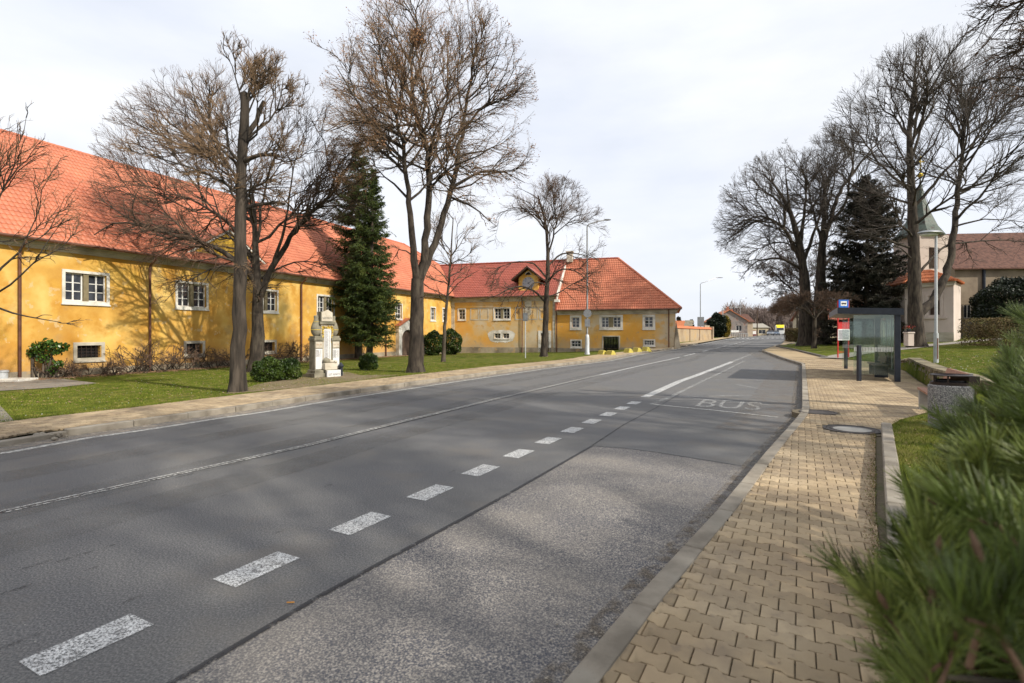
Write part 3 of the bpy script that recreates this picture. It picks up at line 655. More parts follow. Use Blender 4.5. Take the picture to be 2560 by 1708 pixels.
def ridge_caps(root, p, q, m, r=.11, name='ridge_tile'):
    p = Vector(p); q = Vector(q); n = max(1, int((q-p).length/.4)); mb = MB()
    for k in range(n):
        a = p+(q-p)*k/n; b = p+(q-p)*(k+1)/n; mb.tube([a, b], [r, r*.86], 6)
    return mb.build(name, m, root, kind='stuff' if n > 30 else None)

C0 = (-6.3, 54.1, 0)
FL = Frame(C0, (-.3754, -.9269, 0), (.9269, -.3754, 0))
FR = Frame(C0, (.9578, -.2873, 0), (-.2873, -.9578, 0))
# ---- left wing
lw = empty('farm_building', (C0[0], C0[1], -.2), 'long yellow plastered farm wing with salmon tiled roof, left of the road behind the trees', 'building')
bigs = [(32.56, 34.42), (27.6, 29.45), (22.75, 24.6), (17.6, 19.4), (37.6, 39.4)]
smalls = [(12.9, 14.0), (8.95, 10.05), (3.2, 4.25), (1.05, 1.95)]
base = [(32.76, 34.0, .50, 1.33), (27.8, 29.0, .50, 1.33), (22.9, 24.05, .5, 1.33), (17.7, 18.9, .5, 1.33), (37.9, 39.1, .5, 1.33)]
bd = .12
opens = [(a+bd, b-bd, 3.02+bd, 4.48-bd) for a, b in bigs]+[(a+.1, b-.1, 2.95+.1, 4.35-.1) for a, b in smalls]+[(a+.16, b-.16, z0+.12, z1-.12) for a, b, z0, z1 in base]
wall(FL, -10, 46, .18, 5.2, opens, M['plaster_y'], 'wall', lw)
FL.at(MB().box(-9.9, -.3, -.9, 46, .03, .18)).build('plinth', M['plinth'], lw)
for k, (a, b) in enumerate(bigs): window(lw, FL, a, b, 3.02, 4.48, 2, 2, 3, bd, .2)
for a, b in smalls: window(lw, FL, a, b, 2.95, 4.35, 1, 2, 3, .1)
for a, b, z0, z1 in base: window(lw, FL, a, b, z0, z1, grille=True, band=.14, mb_mat=M['cornice'], name='cellar_window')
FL.at(MB().box(-9.9, -.1, 5.2, 46, .10, 5.28).box(-9.9, -.1, 5.28, 46, .17, 5.38).box(-9.9, -.1, 5.38, 46, .30, 5.47).box(-9.9, -.1, 5.47, 46, .40, 5.56)).build('cornice', M['cornice'], lw)
FL.at(MB().box(-9.8, -.3, .6, -9.7, -12, 5.4).box(45.9, -.3, -.5, 46, -12, 5.5)).build('end_wall', M['plaster_y'], lw)
mp_, Ls = slope_map(FL, .5, 5.55, -6.2, 11.5)
sV = (.5+4.02)/(6.7)*Ls
tiles(lw, mp_, [(-.2, 0), (46, 0), (46, Ls), (-.5, Ls), (-4.64, sV)], M['tile'], 300)
FL.at(MB().add([(-.5,-6.2,11.4),(46,-6.2,11.4),(46,-12.9,5.5),(-6.5,-12.9,5.5)], [(0,1,2,3)])).build('rear_roof', M['tile'], lw)
FL.at(MB().add([(-.5,-6.2,11.48),(-4.64,-4.02,9.5),(-6.5,-6.2,8.0),(-6.5,-12.9,5.5)], [(0,1,2),(0,2,3)])).build('hip_roof', M['tile'], lw)
ridge_caps(lw, FL.p(-.5,-6.2,11.53), FL.p(46,-6.2,11.53), M['tile']); ridge_caps(lw, FL.p(-.5,-6.2,11.53), FL.p(-4.64,-4.02,9.6), M['tile'])
FL.at(MB().tube([(-.3,.56,5.52),(46,.56,5.52)], .065, 8)).build('gutter', M['pipe'], lw)
for a in (35.9, 30.8, 20.9, 11.5):
    FL.at(MB().tube([(a,.56,5.5),(a,.5,5.32),(a,.14,5.05),(a,.12,4.9),(a,.12,-.2)], .055, 8)).build('downpipe', M['pipe'], lw)
# triangular pediment
ped = FL.at(MB().extr([(23.5,-.12,5.9),(28.9,-.12,5.9),(26.3,-.12,7.75)], (0,0,0))); mb = MB()
mb.add([(23.4,-.10,5.95),(29.0,-.10,5.95),(26.3,-.10,7.7),(23.4,-1.2,5.95),(29.0,-1.2,5.95),(26.3,-2.6,7.7)], [(0,1,2)])
pd = FL.at(mb).build('pediment', mat('clean_yellow_plaster', [(.66,.40,.05),(.74,.46,.07)], scale=1, rough=.9), lw)
mb = MB()
for (a, b) in (((29.3,5.88),(26.25,7.86)), ((23.2,5.88),(26.25,7.86))):
    mb.add([(a[0],.05,a[1]),(b[0],.05,b[1]),(b[0],-3.1,b[1]),(a[0],-.9,a[1]), (a[0],.05,a[1]-.14),(b[0],.05,b[1]-.14),(b[0],-3.1,b[1]-.14),(a[0],-.9,a[1]-.14)], [(0,1,2,3),(7,6,5,4),(0,4,5,1),(1,5,6,2),(2,6,7,3),(3,7,4,0)])
FL.at(mb).build('pediment_roof', M['tile'], lw)
mb = MB()
for (a, b) in (((29.2,5.86),(26.25,7.78)), ((23.3,5.86),(26.25,7.78))):
    mb.add([(a[0],.02,a[1]-.10),(b[0],.02,b[1]-.10),(b[0],.02,b[1]-.22),(a[0]*1.0,.02,a[1]-.22),(a[0],-.12,a[1]-.10),(b[0],-.12,b[1]-.10),(b[0],-.12,b[1]-.22),(a[0],-.12,a[1]-.22)], [(0,1,2,3),(4,7,6,5),(0,4,5,1),(3,2,6,7)])
FL.at(mb).build('pediment_moulding', M['whiteplaster'], lw)
# arched gateway with small tiled hood
g0, g1 = 7.15, 9.95; gm = (g0+g1)/2
arch = [(gm-.95, -.4)]+[(gm-.95, 1.35)]+[(gm+.95*math.cos(math.pi-q), 1.35+.72*math.sin(q)) for q in np.linspace(.1, math.pi-.1, 9)]+[(gm+.95, 1.35), (gm+.95, -.4)]
outer = [(g0, -.4), (g0, 2.45), (gm, 3.05), (g1, 2.45), (g1, -.4)]
mb = MB(); bm = bmesh.new()
Pf = [(x, .35, z) for x, z in outer]+[(x, .35, z) for x, z in reversed(arch)]
mb.add([(g0,.35,-.4),(g0,.35,1.35),(gm-.95,.35,1.35),(gm-.95,.35,-.4)], [(0,1,2,3)]); mb.add([(g1,.35,-.4),(g1,.35,1.35),(gm+.95,.35,1.35),(gm+.95,.35,-.4)], [(3,2,1,0)])
A = arch[1:-1]; n = len(A)
top = [(g0+(g1-g0)*i/(n-1), 2.45+.6*(1-abs(2*i/(n-1)-1))) for i in range(n)]
mb.add([(x,.35,z) for x, z in A]+[(x,.35,z) for x, z in top], [(i, i+1, n+i+1, n+i) for i in range(n-1)]); mb.add([(g0,.35,1.35),(g0,.35,2.45),(gm-.95,.35,1.35),(g1,.35,1.35),(g1,.35,2.45),(gm+.95,.35,1.35)], [(0,1,2),(3,5,4)])
mb.add([(x,.35,z) for x, z in arch]+[(x,.0,z) for x, z in arch], [(i, i+1, len(arch)+i+1, len(arch)+i) for i in range(len(arch)-1)])
mb.box(g0, 0.0, -.4, g0+.001, .35, 2.45).box(g1-.001, 0.0, -.4, g1, .35, 2.45)
por = FL.at(mb).build('gateway', M['whiteplaster'], lw)
mb = MB()
for k in range(8):
    x0 = gm-.95+1.9*k/8; mb.box(x0+.006, .05, -.35, x0+1.9/8-.006, .09, 1.35+.70*math.sin(math.acos(max(-1, min(1, (x0+.12-gm)/.95)))))
FL.at(mb).build('gate_leaf', M['doorwood'], por)
FL.at(MB().add([(g0-.15,.5,2.42),(gm,.5,3.1),(gm,.0,3.1),(g0-.15,0,2.42),(g1+.15,.5,2.42),(g1+.15,0,2.42),(g0-.15,.5,2.34),(gm,.5,3.0),(g1+.15,.5,2.34)], [(0,1,2,3),(1,4,5,2),(0,6,7,1),(1,7,8,4)])).build('gate_hood', M['tile'], por)

# ---- right wing
rw = empty('corner_building', (C0[0]+8, C0[1]-3, -.1), 'weathered ochre wing with clock dormer and red tiled hip roof at the road bend', 'building')
OZ = []
W = []
def addw(*a, **k): W.append((a, k))
addw(.7, 1.62, 3.1, 4.35, sashes=1, band=.1)
addw(4.6, 6.45, 3.1, 4.4, sashes=2, band=.12, mull=.25)
addw(4.67, 5.42, 1.2, 1.8, sashes=1, cols=2, rows=2, band=.05)
addw(5.58, 6.33, 1.2, 1.8, sashes=1, cols=2, rows=2, band=.05)
addw(12.46, 13.58, 2.12, 3.5, sashes=1, band=.2)
addw(15.3, 17.5, 2.12, 3.5, sashes=2, band=.2, mull=.42)
addw(19.3, 20.45, 2.12, 3.5, sashes=1, band=.2)
addw(12.5, 13.62, .35, 1.15, sashes=1, cols=3, rows=2, band=.1)
addw(19.35, 20.45, .55, 1.2, sashes=1, cols=4, rows=2, band=.1)
op = []
for a, k in W:
    b = k['band']; op.append((a[0]+b, a[1]-b, a[2]+b, a[3]-b))
door = (9.55, 10.35, -.5, 1.78); gate = (15.67, 17.12, -.6, 1.44)
wall(FR, -.0, 11.03, .35, 5.1, [o for o in op if o[1] < 11]+[(door[0], door[1], .35, 1.78)], M['plaster_o'], 'wall', rw)
wall(FR, 11.03, 22.25, .3, 3.72, [o for o in op if o[0] > 11]+[(gate[0], gate[1], .3, gate[3])], M['plaster_o'], 'wall', rw)
FR.at(MB().box(0, -.3, -1, door[0], .05, .35).box(door[1], -.3, -1, gate[0], .05, .33).box(gate[1], -.3, -1, 22.25, .05, .42)).build('plinth', M['plinth'], rw)
for a, k in W:
    kk = dict(k); window(rw, FR, *a, **kk)
# blind painted window frames
for a in (2.1, 3.15, 6.9, 8.3, 9.4):
    mb = MB(); mb.box(a, 0, 3.1, a+.1, .02, 4.35).box(a+.85, 0, 3.1, a+.95, .02, 4.35).box(a+.1, 0, 4.25, a+.85, .02, 4.35).box(a+.1, 0, 3.1, a+.85, .02, 3.2); FR.at(mb).build('blind_window_frame', M['cornice'], rw)
# repaired white plaster patch with rounded outline
pp = []
for q in np.linspace(0, 2*math.pi, 36, endpoint=False):
    cx = 5.45; cz = 1.47; r = 1/ (abs(math.cos(q)/1.4)**3.2+abs(math.sin(q)/.62)**3.2)**(1/3.2)*(1+.04*math.sin(5*q)+.03*math.sin(11*q)); pp.append((cx+r*math.cos(q), cz+r*math.sin(q)))
holes = [(4.72, 5.37), (5.63, 6.28)]
mb = MB(); zs = np.linspace(.8, 2.15, 28); xs = np.linspace(3.9, 7.0, 63)
for i in range(len(xs)-1):
    for j in range(len(zs)-1):
        cx = (xs[i]+xs[i+1])/2; cz = (zs[j]+zs[j+1])/2
        if not inpoly(np.array([cx]), np.array([cz]), pp)[0]: continue
        if 1.25 < cz < 1.75 and any(h0 < cx < h1 for h0, h1 in holes): continue
        mb.add([(xs[i],.012,zs[j]),(xs[i+1],.012,zs[j]),(xs[i+1],.012,zs[j+1]),(xs[i],.012,zs[j+1])], [(0,1,2,3)])
FR.at(mb).build('plaster_patch', M['whiteplaster'], rw)
# cornices
FR.at(MB().box(-.2,-.1,4.95,11.2,.06,5.1).box(-.2,-.1,5.1,11.25,.14,5.25).box(-.2,-.1,5.25,11.3,.28,5.38).box(-.2,-.1,5.38,11.35,.36,5.47)).build('cornice', M['cornice'], rw)
FR.at(MB().box(11.05,-.1,3.55,22.35,.08,3.72).box(11.05,-.1,3.72,22.4,.16,3.86).box(11.05,-.1,3.86,22.5,.3,4.0)).build('cornice', M['cornice'], rw)
mb = MB(); mb.box(10.75, 0, .35, 11.02, .06, 4.95).box(-.0, 0, .35, .35, .06, 4.95).box(7.9, 0, 3.6, 8.6, .02, 4.95); FR.at(mb).build('pilaster', M['cornice'], rw)
f1, L1 = slope_map(FR, .42, 5.45, -5, 9.55)
tiles(rw, f1, [(-.4, 0), (11.05, 0), (11.05, L1), (-3.57, L1)], M['tile_dark'], 0)
f2, L2 = slope_map(FR, .42, 4.0, -5, 9.55)
tiles(rw, f2, [(11.15, 0), (22.75, 0), (16.6, L2), (11.15, L2)], M['tile'], 300)
FR.at(MB().add([(-3.57,-5,9.5),(16.6,-5,9.5),(22.75,-10.4,4.0),(-3.57,-10.4,4.5),(22.75,.42,4.0)], [(0,3,2,1),(1,2,4)])).build('rear_roof', M['tile'], rw)
FR.at(MB().box(22.2,-10.2,-.5,22.25,-.02,4.0)).build('end_wall', M['plaster_o'], rw)
FR.at(MB().add([(22.25,0,-.6),(22.25,0,3.6),(22.85,.35,-.6),(22.1,.5,-.6),(22.0,0,-.6),(22.3,.02,2.9)], [(0,2,5),(2,3,5),(3,4,5)])).build('buttress', M['plinth'], rw)
ridge_caps(rw, FR.p(-3.5,-5,9.6), FR.p(16.6,-5,9.6), M['tile_dark']); ridge_caps(rw, FR.p(16.6,-5,9.6), FR.p(22.75,.42,4.06), M['tile'])
mb = MB(); mb.add([(11.06,.45,3.9),(11.06,.45,5.5),(11.06,-5,9.75),(11.06,-5,9.4),(11.2,.45,3.9),(11.2,.45,5.5),(11.2,-5,9.75),(11.2,-5,9.4)], [(0,1,2,3),(7,6,5,4),(0,4,5,1),(1,5,6,2)])
FR.at(mb).build('parapet', M['copper'], rw)
mb = MB(); mb.add([(11.205,.46,4.9),(11.205,.46,5.55),(11.205,-4,8.95),(11.205,-4,8.6),(11.3,.46,4.9),(11.3,.46,5.55),(11.3,-4,8.95),(11.3,-4,8.6)], [(0,1,2,3),(7,6,5,4),(0,4,5,1),(1,5,6,2)]); mb.box(11.0,-.1,4.8,11.45,.5,5.05)
FR.at(mb).build('parapet_moulding', M['whiteplaster'], rw)
FR.at(MB().bbox(11.3,-4.9,9.3,11.9,-4.3,10.35,.03).box(11.22,-4.98,10.35,11.98,-4.22,10.45)).build('chimney', M['cornice'], rw)
FR.at(MB().tube([(-.2,.5,5.42),(11.3,.5,5.42)], .06, 8).tube([(11.3,.5,3.98),(22.8,.5,3.98)], .06, 8)).build('gutter', M['pipe'], rw)
for a, zt in ((7.66, 5.4), (11.16, 3.95), (21.65, 3.95)): FR.at(MB().tube([(a,.5,zt),(a,.15,zt-.35),(a,.11,zt-.5),(a,.11,-.4)], .05, 8)).build('downpipe', M['pipe'], rw)
# door
dr = FR.at(MB().box(9.3,0,-.3,9.55,.05,2.02).box(10.35,0,-.3,10.6,.05,2.02).box(9.55,0,1.78,10.35,.05,2.02)).build('door_surround', M['whiteplaster'], rw)
FR.at(MB().box(9.55,-.22,-.4,9.93,-.18,1.45).box(9.97,-.22,-.4,10.35,-.18,1.45).box(9.62,-.19,.1,9.87,-.165,.6).box(10.03,-.19,.1,10.28,-.165,.6)).build('door', M['darkwood'], dr)
FR.at(MB().box(9.55,-.23,1.5,10.35,-.2,1.78)).build('fanlight', M['glass'], dr)
FR.at(MB().box(9.55,-.21,1.45,10.35,-.15,1.5).box(9.93,-.19,1.5,9.97,-.15,1.78)).build('transom', M['white'], dr)
# dark gateway with plank doors
gt = FR.at(MB().box(15.55,0,-.5,15.67,.04,1.53).box(17.12,0,-.5,17.24,.04,1.53).box(15.67,0,1.44,17.12,.04,1.53)).build('gate_surround', M['cornice'], rw)
mb = MB()
for k in range(10):
    x0 = 15.67+1.45*k/10; mb.box(x0+.008, -.2-.01*(k % 2), -.5, x0+.137, -.16, 1.44)
FR.at(mb).build('gate_door', flat('blackened_plank', (.006,.0055,.006), .95, 0, .1), gt)
# clock dormer
dm = FR.at(MB().add([(7.18,-.35,5.95),(9.18,-.35,5.95),(9.18,-.35,7.35),(8.18,-.35,8.15),(7.18,-.35,7.35),(7.18,-2.5,5.95),(9.18,-2.5,5.95),(9.18,-2.5,7.35),(7.18,-2.5,7.35)], [(0,1,2,3,4),(0,4,8,5),(1,6,7,2)])).build('clock_dormer', M['plaster_y'], rw)
FR.at(MB().box(7.1,-.5,5.72,9.26,-.2,5.98)).build('dormer_sill', M['copper'], dm)
mb = MB()
for sgn in (-1, 1):
    e = 8.18+sgn*1.62; r = 8.18
    mb.add([(e,.2,7.12),(r,.2,8.42),(r,-4.2,8.42),(e,-2.6,7.12),(e,.2,7.0),(r,.2,8.28),(r,-4.2,8.28),(e,-2.6,7.0)], [(0,1,2,3),(7,6,5,4),(0,4,5,1),(3,2,6,7),(0,3,7,4)])
FR.at(mb).build('dormer_roof', M['darkwood'], dm)
mb = MB()
for sgn in (-1, 1):
    e = 8.18+sgn*1.66; r = 8.18; mb.add([(e,.22,7.14),(r,.22,8.46),(r,-4.2,8.46),(e,-2.6,7.14)], [(0,1,2,3)])
FR.at(mb).build('dormer_tiles', M['tile_dark'], dm)
ck = MB(); n = 28; ring = [(8.18+.62*math.cos(2*math.pi*k/n), 6.78+.62*math.sin(2*math.pi*k/n)) for k in range(n)]
FR.at(ck.extr([(x,-.345,z) for x, z in ring], (0,.03,0))); cf = ck.build('clock_face', mat('faded_clock_face', [(.30,.33,.40),(.42,.42,.42),(.26,.29,.37)], scale=3, rough=.8), dm)
mb = MB()
for k in range(12):
    q = math.pi/6*k; mb.box(8.18+.52*math.cos(q)-.03, -.312, 6.78+.52*math.sin(q)-.03, 8.18+.52*math.cos(q)+.03, -.3, 6.78+.52*math.sin(q)+.03)
for q, l in ((R(35), .42), (R(-40), .30), (R(215), .15)):
    mb.add([(8.18-.03*math.sin(q),-.30,6.78+.03*math.cos(q)),(8.18+.03*math.sin(q),-.30,6.78-.03*math.cos(q)),(8.18+l*math.cos(q),-.30,6.78+l*math.sin(q))], [(0,1,2)])
FR.at(mb).build('clock_hand', M['ink'], cf)
mb = MB(); no = []
for k in range(15):
    q0 = math.pi*k/14; no.append((8.18+.27*math.cos(q0), 7.62+.27*math.sin(q0)))
mb.extr([(x,-.34,z) for x, z in no]+[(7.91,-.34,7.45),(8.45,-.34,7.45)][:0], (0,.02,0)); FR.at(mb).build('bell_niche', M['black'], dm)
FR.at(MB().tube([(8.18+.30*math.cos(q), -.31, 7.62+.30*math.sin(q)) for q in np.linspace(0, math.pi, 11)], .035, 6)).build('niche_moulding', M['whiteplaster'], dm)

# ---------------------------------------------------------------- generic house
def house(name, label, cat, p, ang, wd, dp, hw, hr, mw, mr, wins=(), z0=None, group=None, chim=None, gable=False, over=.35):
    """p: front-left corner; ang: direction of the front in degrees; ridge along the front unless gable"""
    z = float(T(*p)) if z0 is None else z0; a = Vector((math.cos(R(ang)), math.sin(R(ang)), 0)); n = Vector((a.y, -a.x, 0)); fr = Frame((p[0], p[1], 0), a, n)
    root = empty(name, (p[0], p[1], z), label, cat, group)
    ops = [(x0, x1, z+b0, z+b1) for x0, x1, b0, b1 in wins]
    wall(fr, 0, wd, z-.8, z+hw, ops, mw, 'wall', root, .15)
    mb = MB().box(0, -dp, z-.8, .02, -.02, z+hw).box(wd-.02, -dp, z-.8, wd, -.02, z+hw).box(.02, -dp, z-.8, wd-.02, -dp+.02, z+hw)
    if gable: mb.add([(0,0,z+hw),(wd,0,z+hw),(wd/2,0,z+hr)], [(0,1,2)]); mb.add([(0,-dp,z+hw),(wd,-dp,z+hw),(wd/2,-dp,z+hr)], [(2,1,0)])
    else: mb.add([(0,0,z+hw),(0,-dp,z+hw),(0,-dp/2,z+hr)], [(0,1,2)]); mb.add([(wd,0,z+hw),(wd,-dp,z+hw),(wd,-dp/2,z+hr)], [(2,1,0)])
    fr.at(mb).build('side_wall', mw, root)
    mb = MB(); e = over
    def slab(P):
        b = len(mb.v); mb.add(P+[(x, y, zz-.12) for x, y, zz in P], [(0,1,2,3),(7,6,5,4),(0,4,5,1),(1,5,6,2),(2,6,7,3),(3,7,4,0)])
    if gable:
        s = (hr-hw)/(wd/2)
        slab([(-e, e, z+hw-s*e+.1), (wd/2, e, z+hr+.1), (wd/2, -dp-e, z+hr+.1), (-e, -dp-e, z+hw-s*e+.1)]); slab([(wd/2, e, z+hr+.1), (wd+e, e, z+hw-s*e+.1), (wd+e, -dp-e, z+hw-s*e+.1), (wd/2, -dp-e, z+hr+.1)])
    else:
        s = (hr-hw)/(dp/2)
        slab([(-e, e, z+hw-s*e+.1), (wd+e, e, z+hw-s*e+.1), (wd+e, -dp/2, z+hr+.1), (-e, -dp/2, z+hr+.1)]); slab([(-e, -dp/2, z+hr+.1), (wd+e, -dp/2, z+hr+.1), (wd+e, -dp-e, z+hw-s*e+.1), (-e, -dp-e, z+hw-s*e+.1)])
    fr.at(mb).build('roof', mr, root)
    for x0, x1, b0, b1 in wins:
        wn = fr.at(MB().box(x0, -.1, z+b0, x0+.06, -.05, z+b1).box(x1-.06, -.1, z+b0, x1, -.05, z+b1).box(x0, -.1, z+b1-.06, x1, -.05, z+b1).box(x0, -.1, z+b0, x1, -.05, z+b0+.06).box((x0+x1)/2-.03, -.1, z+b0, (x0+x1)/2+.03, -.05, z+b1)).build('window', M['white'], root)
        fr.at(MB().box(x0, -.13, z+b0, x1, -.11, z+b1)).build('pane', M['glass'], wn)
    for c in (chim or []): fr.at(MB().bbox(c[0]-.3, c[1]-.3, z+hw, c[0]+.3, c[1]+.3, z+hr+c[2], .02)).build('chimney', M['brick'] , root)
    return root, fr, z
M['brick'] = mat('dull_red_brick', [(.22,.09,.06), (.32,.14,.09)], scale=6, rough=.9)
M['blockwork'] = mat('unplastered_grey_block', [(.16,.14,.13), (.27,.24,.22), (.25,.15,.11)], scale=1.3, rough=.95, layers=[(7,.55,.7,(.3,.2,.16),.5)])
M['beige'] = mat('beige_render', [(.42,.35,.24), (.52,.44,.31)], scale=.8, rough=.95)
M['beige_w'] = mat('sandy_old_render', [(.34,.27,.19), (.46,.38,.28)], scale=.8, detail=8, rough=.95, layers=[(3,.6,.7,(.5,.32,.14),.5)])
M['pinkish'] = mat('pale_pink_render', [(.50,.42,.36), (.60,.51,.45)], scale=.7, detail=8, rough=.95)
M['oldtile'] = mat('brown_old_roof_tiles', [(.06,.03,.023), (.11,.052,.036), (.14,.07,.05)], scale=4, rough=.9, bump=.03, bscale=7)
M['orangetile'] = mat('orange_pantile', [(.42,.13,.05), (.55,.19,.08)], scale=6, rough=.8, isl=.2)
M['greencopper'] = mat('verdigris_copper', [(.04,.055,.045), (.09,.12,.095), (.05,.04,.032)], scale=3, rough=.6)

# garden wall beyond the corner building
pa = at(1686, 857, 66); pb = at(1778, 852, 86)
dv = (pb-pa); dv.z = 0; wl = dv.length; fw = Frame((pa.x, pa.y, 0), dv, Vector((dv.y, -dv.x, 0)))
gw = empty('garden_wall', (pa.x, pa.y, float(T(pa.x, pa.y))), 'weathered ochre garden wall with red tile coping beside the grass verge', 'wall')
zb = float(T(pa.x, pa.y))
fw.at(MB().box(0, -.35, zb-.3, wl, 0, zb+1.95)).build('masonry', mat('stained_ochre_wall', [(.30,.22,.14),(.40,.31,.20),(.42,.30,.16)], scale=.5, detail=9, rough=.95, layers=[(1.5,.55,.65,(.34,.30,.25),.6)]), gw)
fw.at(MB().add([(-.1,.15,zb+1.95),(wl+.1,.15,zb+1.95),(wl+.1,-.18,zb+2.3),(-.1,-.18,zb+2.3),(wl+.1,-.5,zb+1.95),(-.1,-.5,zb+1.95)], [(0,1,2,3),(3,2,4,5),(0,3,5),(1,4,2),(0,5,4,1)])).build('coping', M['orangetile'], gw)
fw.at(MB().box(wl*.35,-.01,zb,wl*.35+.08,.07,zb+2).box(wl*.62,-.01,zb,wl*.62+.08,.07,zb+2)).build('strut', M['pipe'], gw)
fw.at(MB().box(wl-3.2,-.5,zb-.3,wl+.6,-.36,zb+2.6).box(wl+.1,-.4,zb-.3,wl+.6,.3,zb+2.4)).build('gate_pier', M['beige_w'], gw)
# houses far left of the road
p = at(1779, 843, 118); house('house', 'unplastered block house with red gable roof and chimneys beyond the dark conifer', 'house', (p.x, p.y), -12, 7.6, 12, 3.7, 6.1, M['blockwork'], M['orangetile'], [(3.2, 3.9, 4.3, 5.1), (.9, 2.1, 1.3, 2.6), (5.2, 6.4, 1.3, 2.6)], chim=[(3.9, -3, .9), (5.2, -5, .3)], gable=True)
p = at(1851, 843, 121); house('house', 'beige house with dark eaves beside the telegraph pole', 'house', (p.x, p.y), -5, 2.8, 9, 3.5, 5.3, M['beige_w'], M['oldtile'], [(1.1, 1.6, 1.9, 2.9)])
p = at(1878, 840, 174); house('barn', 'low long beige barn with pale roof in front of the bare wood', 'barn', (p.x, p.y), 0, 5.8, 9, 2.6, 3.9, M['beige'], M['gravel'], [(2.5, 4.8, .5, 1.8)])
p = at(1686, 852, 92); house('house', 'small white house with red roof just past the corner building', 'house', (p.x, p.y), -10, 2.2, 6, 2.0, 3.3, M['whiteplaster'], M['orangetile'], [(.6, 1.2, 1, 1.7)])
p = at(2030, 846, 86); house('house', 'low house with red tiled roof behind the right hand trees', 'house', (p.x, p.y), -8, 16, 8, 3.2, 5.6, M['beige'], mat('weathered_red_tile', [(.20,.07,.045),(.30,.11,.07)], scale=2, rough=.9), [(2, 3.2, 1, 2.2), (6, 7.2, 1, 2.2), (10, 11.2, 1, 2.2)], z0=1.0)
# ---------------------------------------------------------------- chapel
q0 = at(2262, 0, 40.5); q1 = at(2384, 0, 38.0); q2 = at(2402, 0, 40.6)
for q in (q0, q1, q2): q.z = 0
zc0 = 1.7-14.5/F*38
ch = empty('chapel', (q1.x, q1.y, zc0), 'pale pink chapel with red tile hood and green copper spire behind the park lamp', 'chapel')
zt = H+(HOR-703)/F*38
A = [(q0.x,q0.y),(q1.x,q1.y),(q2.x,q2.y),(q2.x+1.0,q2.y+4.5),(q0.x+4,q0.y+7),(q0.x+1.2,q0.y+4.0)]
f1c = Frame((q0.x,q0.y,0), q1-q0, Vector(((q1-q0).y, -(q1-q0).x, 0))); wlen = Vector((q1.x-q0.x, q1.y-q0.y)).length
wx = wlen*.62
ops = [(wx-.32, wx+.32, zc0+1.85, zc0+3.3)]
wall(f1c, 0, wlen, zc0-.6, zt, ops, M['pinkish'], 'wall', ch, .3)
mb = MB()
for (a, b) in zip(A[1:], A[2:]+A[:1]): mb.add([(a[0],a[1],zc0-.6),(b[0],b[1],zc0-.6),(b[0],b[1],zt),(a[0],a[1],zt)], [(0,1,2,3)])
mb.build('side_wall', M['pinkish'], ch)
f1c.at(MB().box(-.05,0,zc0-.5,wlen+.03,.07,zc0+.55)).build('plinth', M['cornice'], ch)
f1c.at(MB().box(-.1,0,zt-.3,wlen+.1,.14,zt-.12).box(-.15,0,zt-.12,wlen+.15,.22,zt)).build('cornice', M['cornice'], ch)
nw = f1c.at(MB().box(wx-.55,0,zc0+1.7,wx-.38,.06,zc0+3.45).box(wx+.38,0,zc0+1.7,wx+.55,.06,zc0+3.45).box(wx-.38,0,zc0+3.3,wx+.38,.06,zc0+3.75).box(wx-.75,0,zc0+1.55,wx+.75,.12,zc0+1.68)).build('window', M['pinkish'], ch)
f1c.at(MB().box(wx-.32,-.29,zc0+1.85,wx+.32,-.25,zc0+3.3)).build('pane', M['darkwood'], nw)
cx = sum(a[0] for a in A)/6; cy = sum(a[1] for a in A)/6
mb = MB(); n6 = len(A); ex = [(cx+(a[0]-cx)*1.10, cy+(a[1]-cy)*1.10, zt) for a in A]; ap = [(cx+(a[0]-cx)*.35, cy+(a[1]-cy)*.35, zt+1.15) for a in A]
mb.add(ex+ap, [(k, (k+1)%n6, n6+(k+1)%n6, n6+k) for k in range(n6)]+[tuple(range(n6, 2*n6))]); rfc = mb.build('roof', M['orangetile'], ch)
mb = MB()
for k in range(3):
    a, b = ex[(k-1) % 6], ex[k]; c, d_ = ap[(k-1) % 6], ap[k]
    for i in range(26):
        for j in range(4):
            t0 = (i+.5)/26; s0 = (j+.1)/4; P0 = Vector(a).lerp(Vector(b), t0).lerp(Vector(c).lerp(Vector(d_), t0), s0); P1 = Vector(a).lerp(Vector(b), t0).lerp(Vector(c).lerp(Vector(d_), t0), min(1, s0+.27))
            mb.tube([P0+Vector((0,0,.05)), P1+Vector((0,0,.03))], [.09, .07], 5)
mb.build('pantile', M['orangetile'], ch, kind='stuff')
tw0 = at(2296, 0, 46).x; tw1 = at(2372, 0, 46).x; tz0 = zt-.5; tz1 = H+(HOR-588)/F*46; tcx = (tw0+tw1)/2; hw_ = (tw1-tw0)/2
mb = MB(); mb.box(tcx-hw_, 46, tz0, tcx-.42, 46.4, tz1).box(tcx+.42, 46, tz0, tcx+hw_, 46.4, tz1).box(tcx-.42, 46, tz0, tcx+.42, 46.4, tz0+2.4).box(tcx-.42, 46, tz0+4.3, tcx+.42, 46.4, tz1)
mb.box(tcx-hw_, 46.4, tz0, tcx-hw_+.4, 49, tz1).box(tcx+hw_-.4, 46.4, tz0, tcx+hw_, 49, tz1).box(tcx-hw_+.4, 48.6, tz0, tcx-.42, 49, tz1).box(tcx+.42, 48.6, tz0, tcx+hw_-.4, 49, tz1).box(tcx-.42, 48.6, tz0, tcx+.42, 49, tz0+2.2)
mb.build('tower', M['pinkish'], ch)
sp = MB().lathe([(hw_*1.42,0),(hw_*1.45,.15),(hw_*1.25,.55),(hw_*1.0,1.0),(hw_*.62,2.2),(hw_*.32,3.5),(.09,5.0),(.04,5.6)], (tcx, 47.5, tz1), 8).build('spire', M['greencopper'], ch)
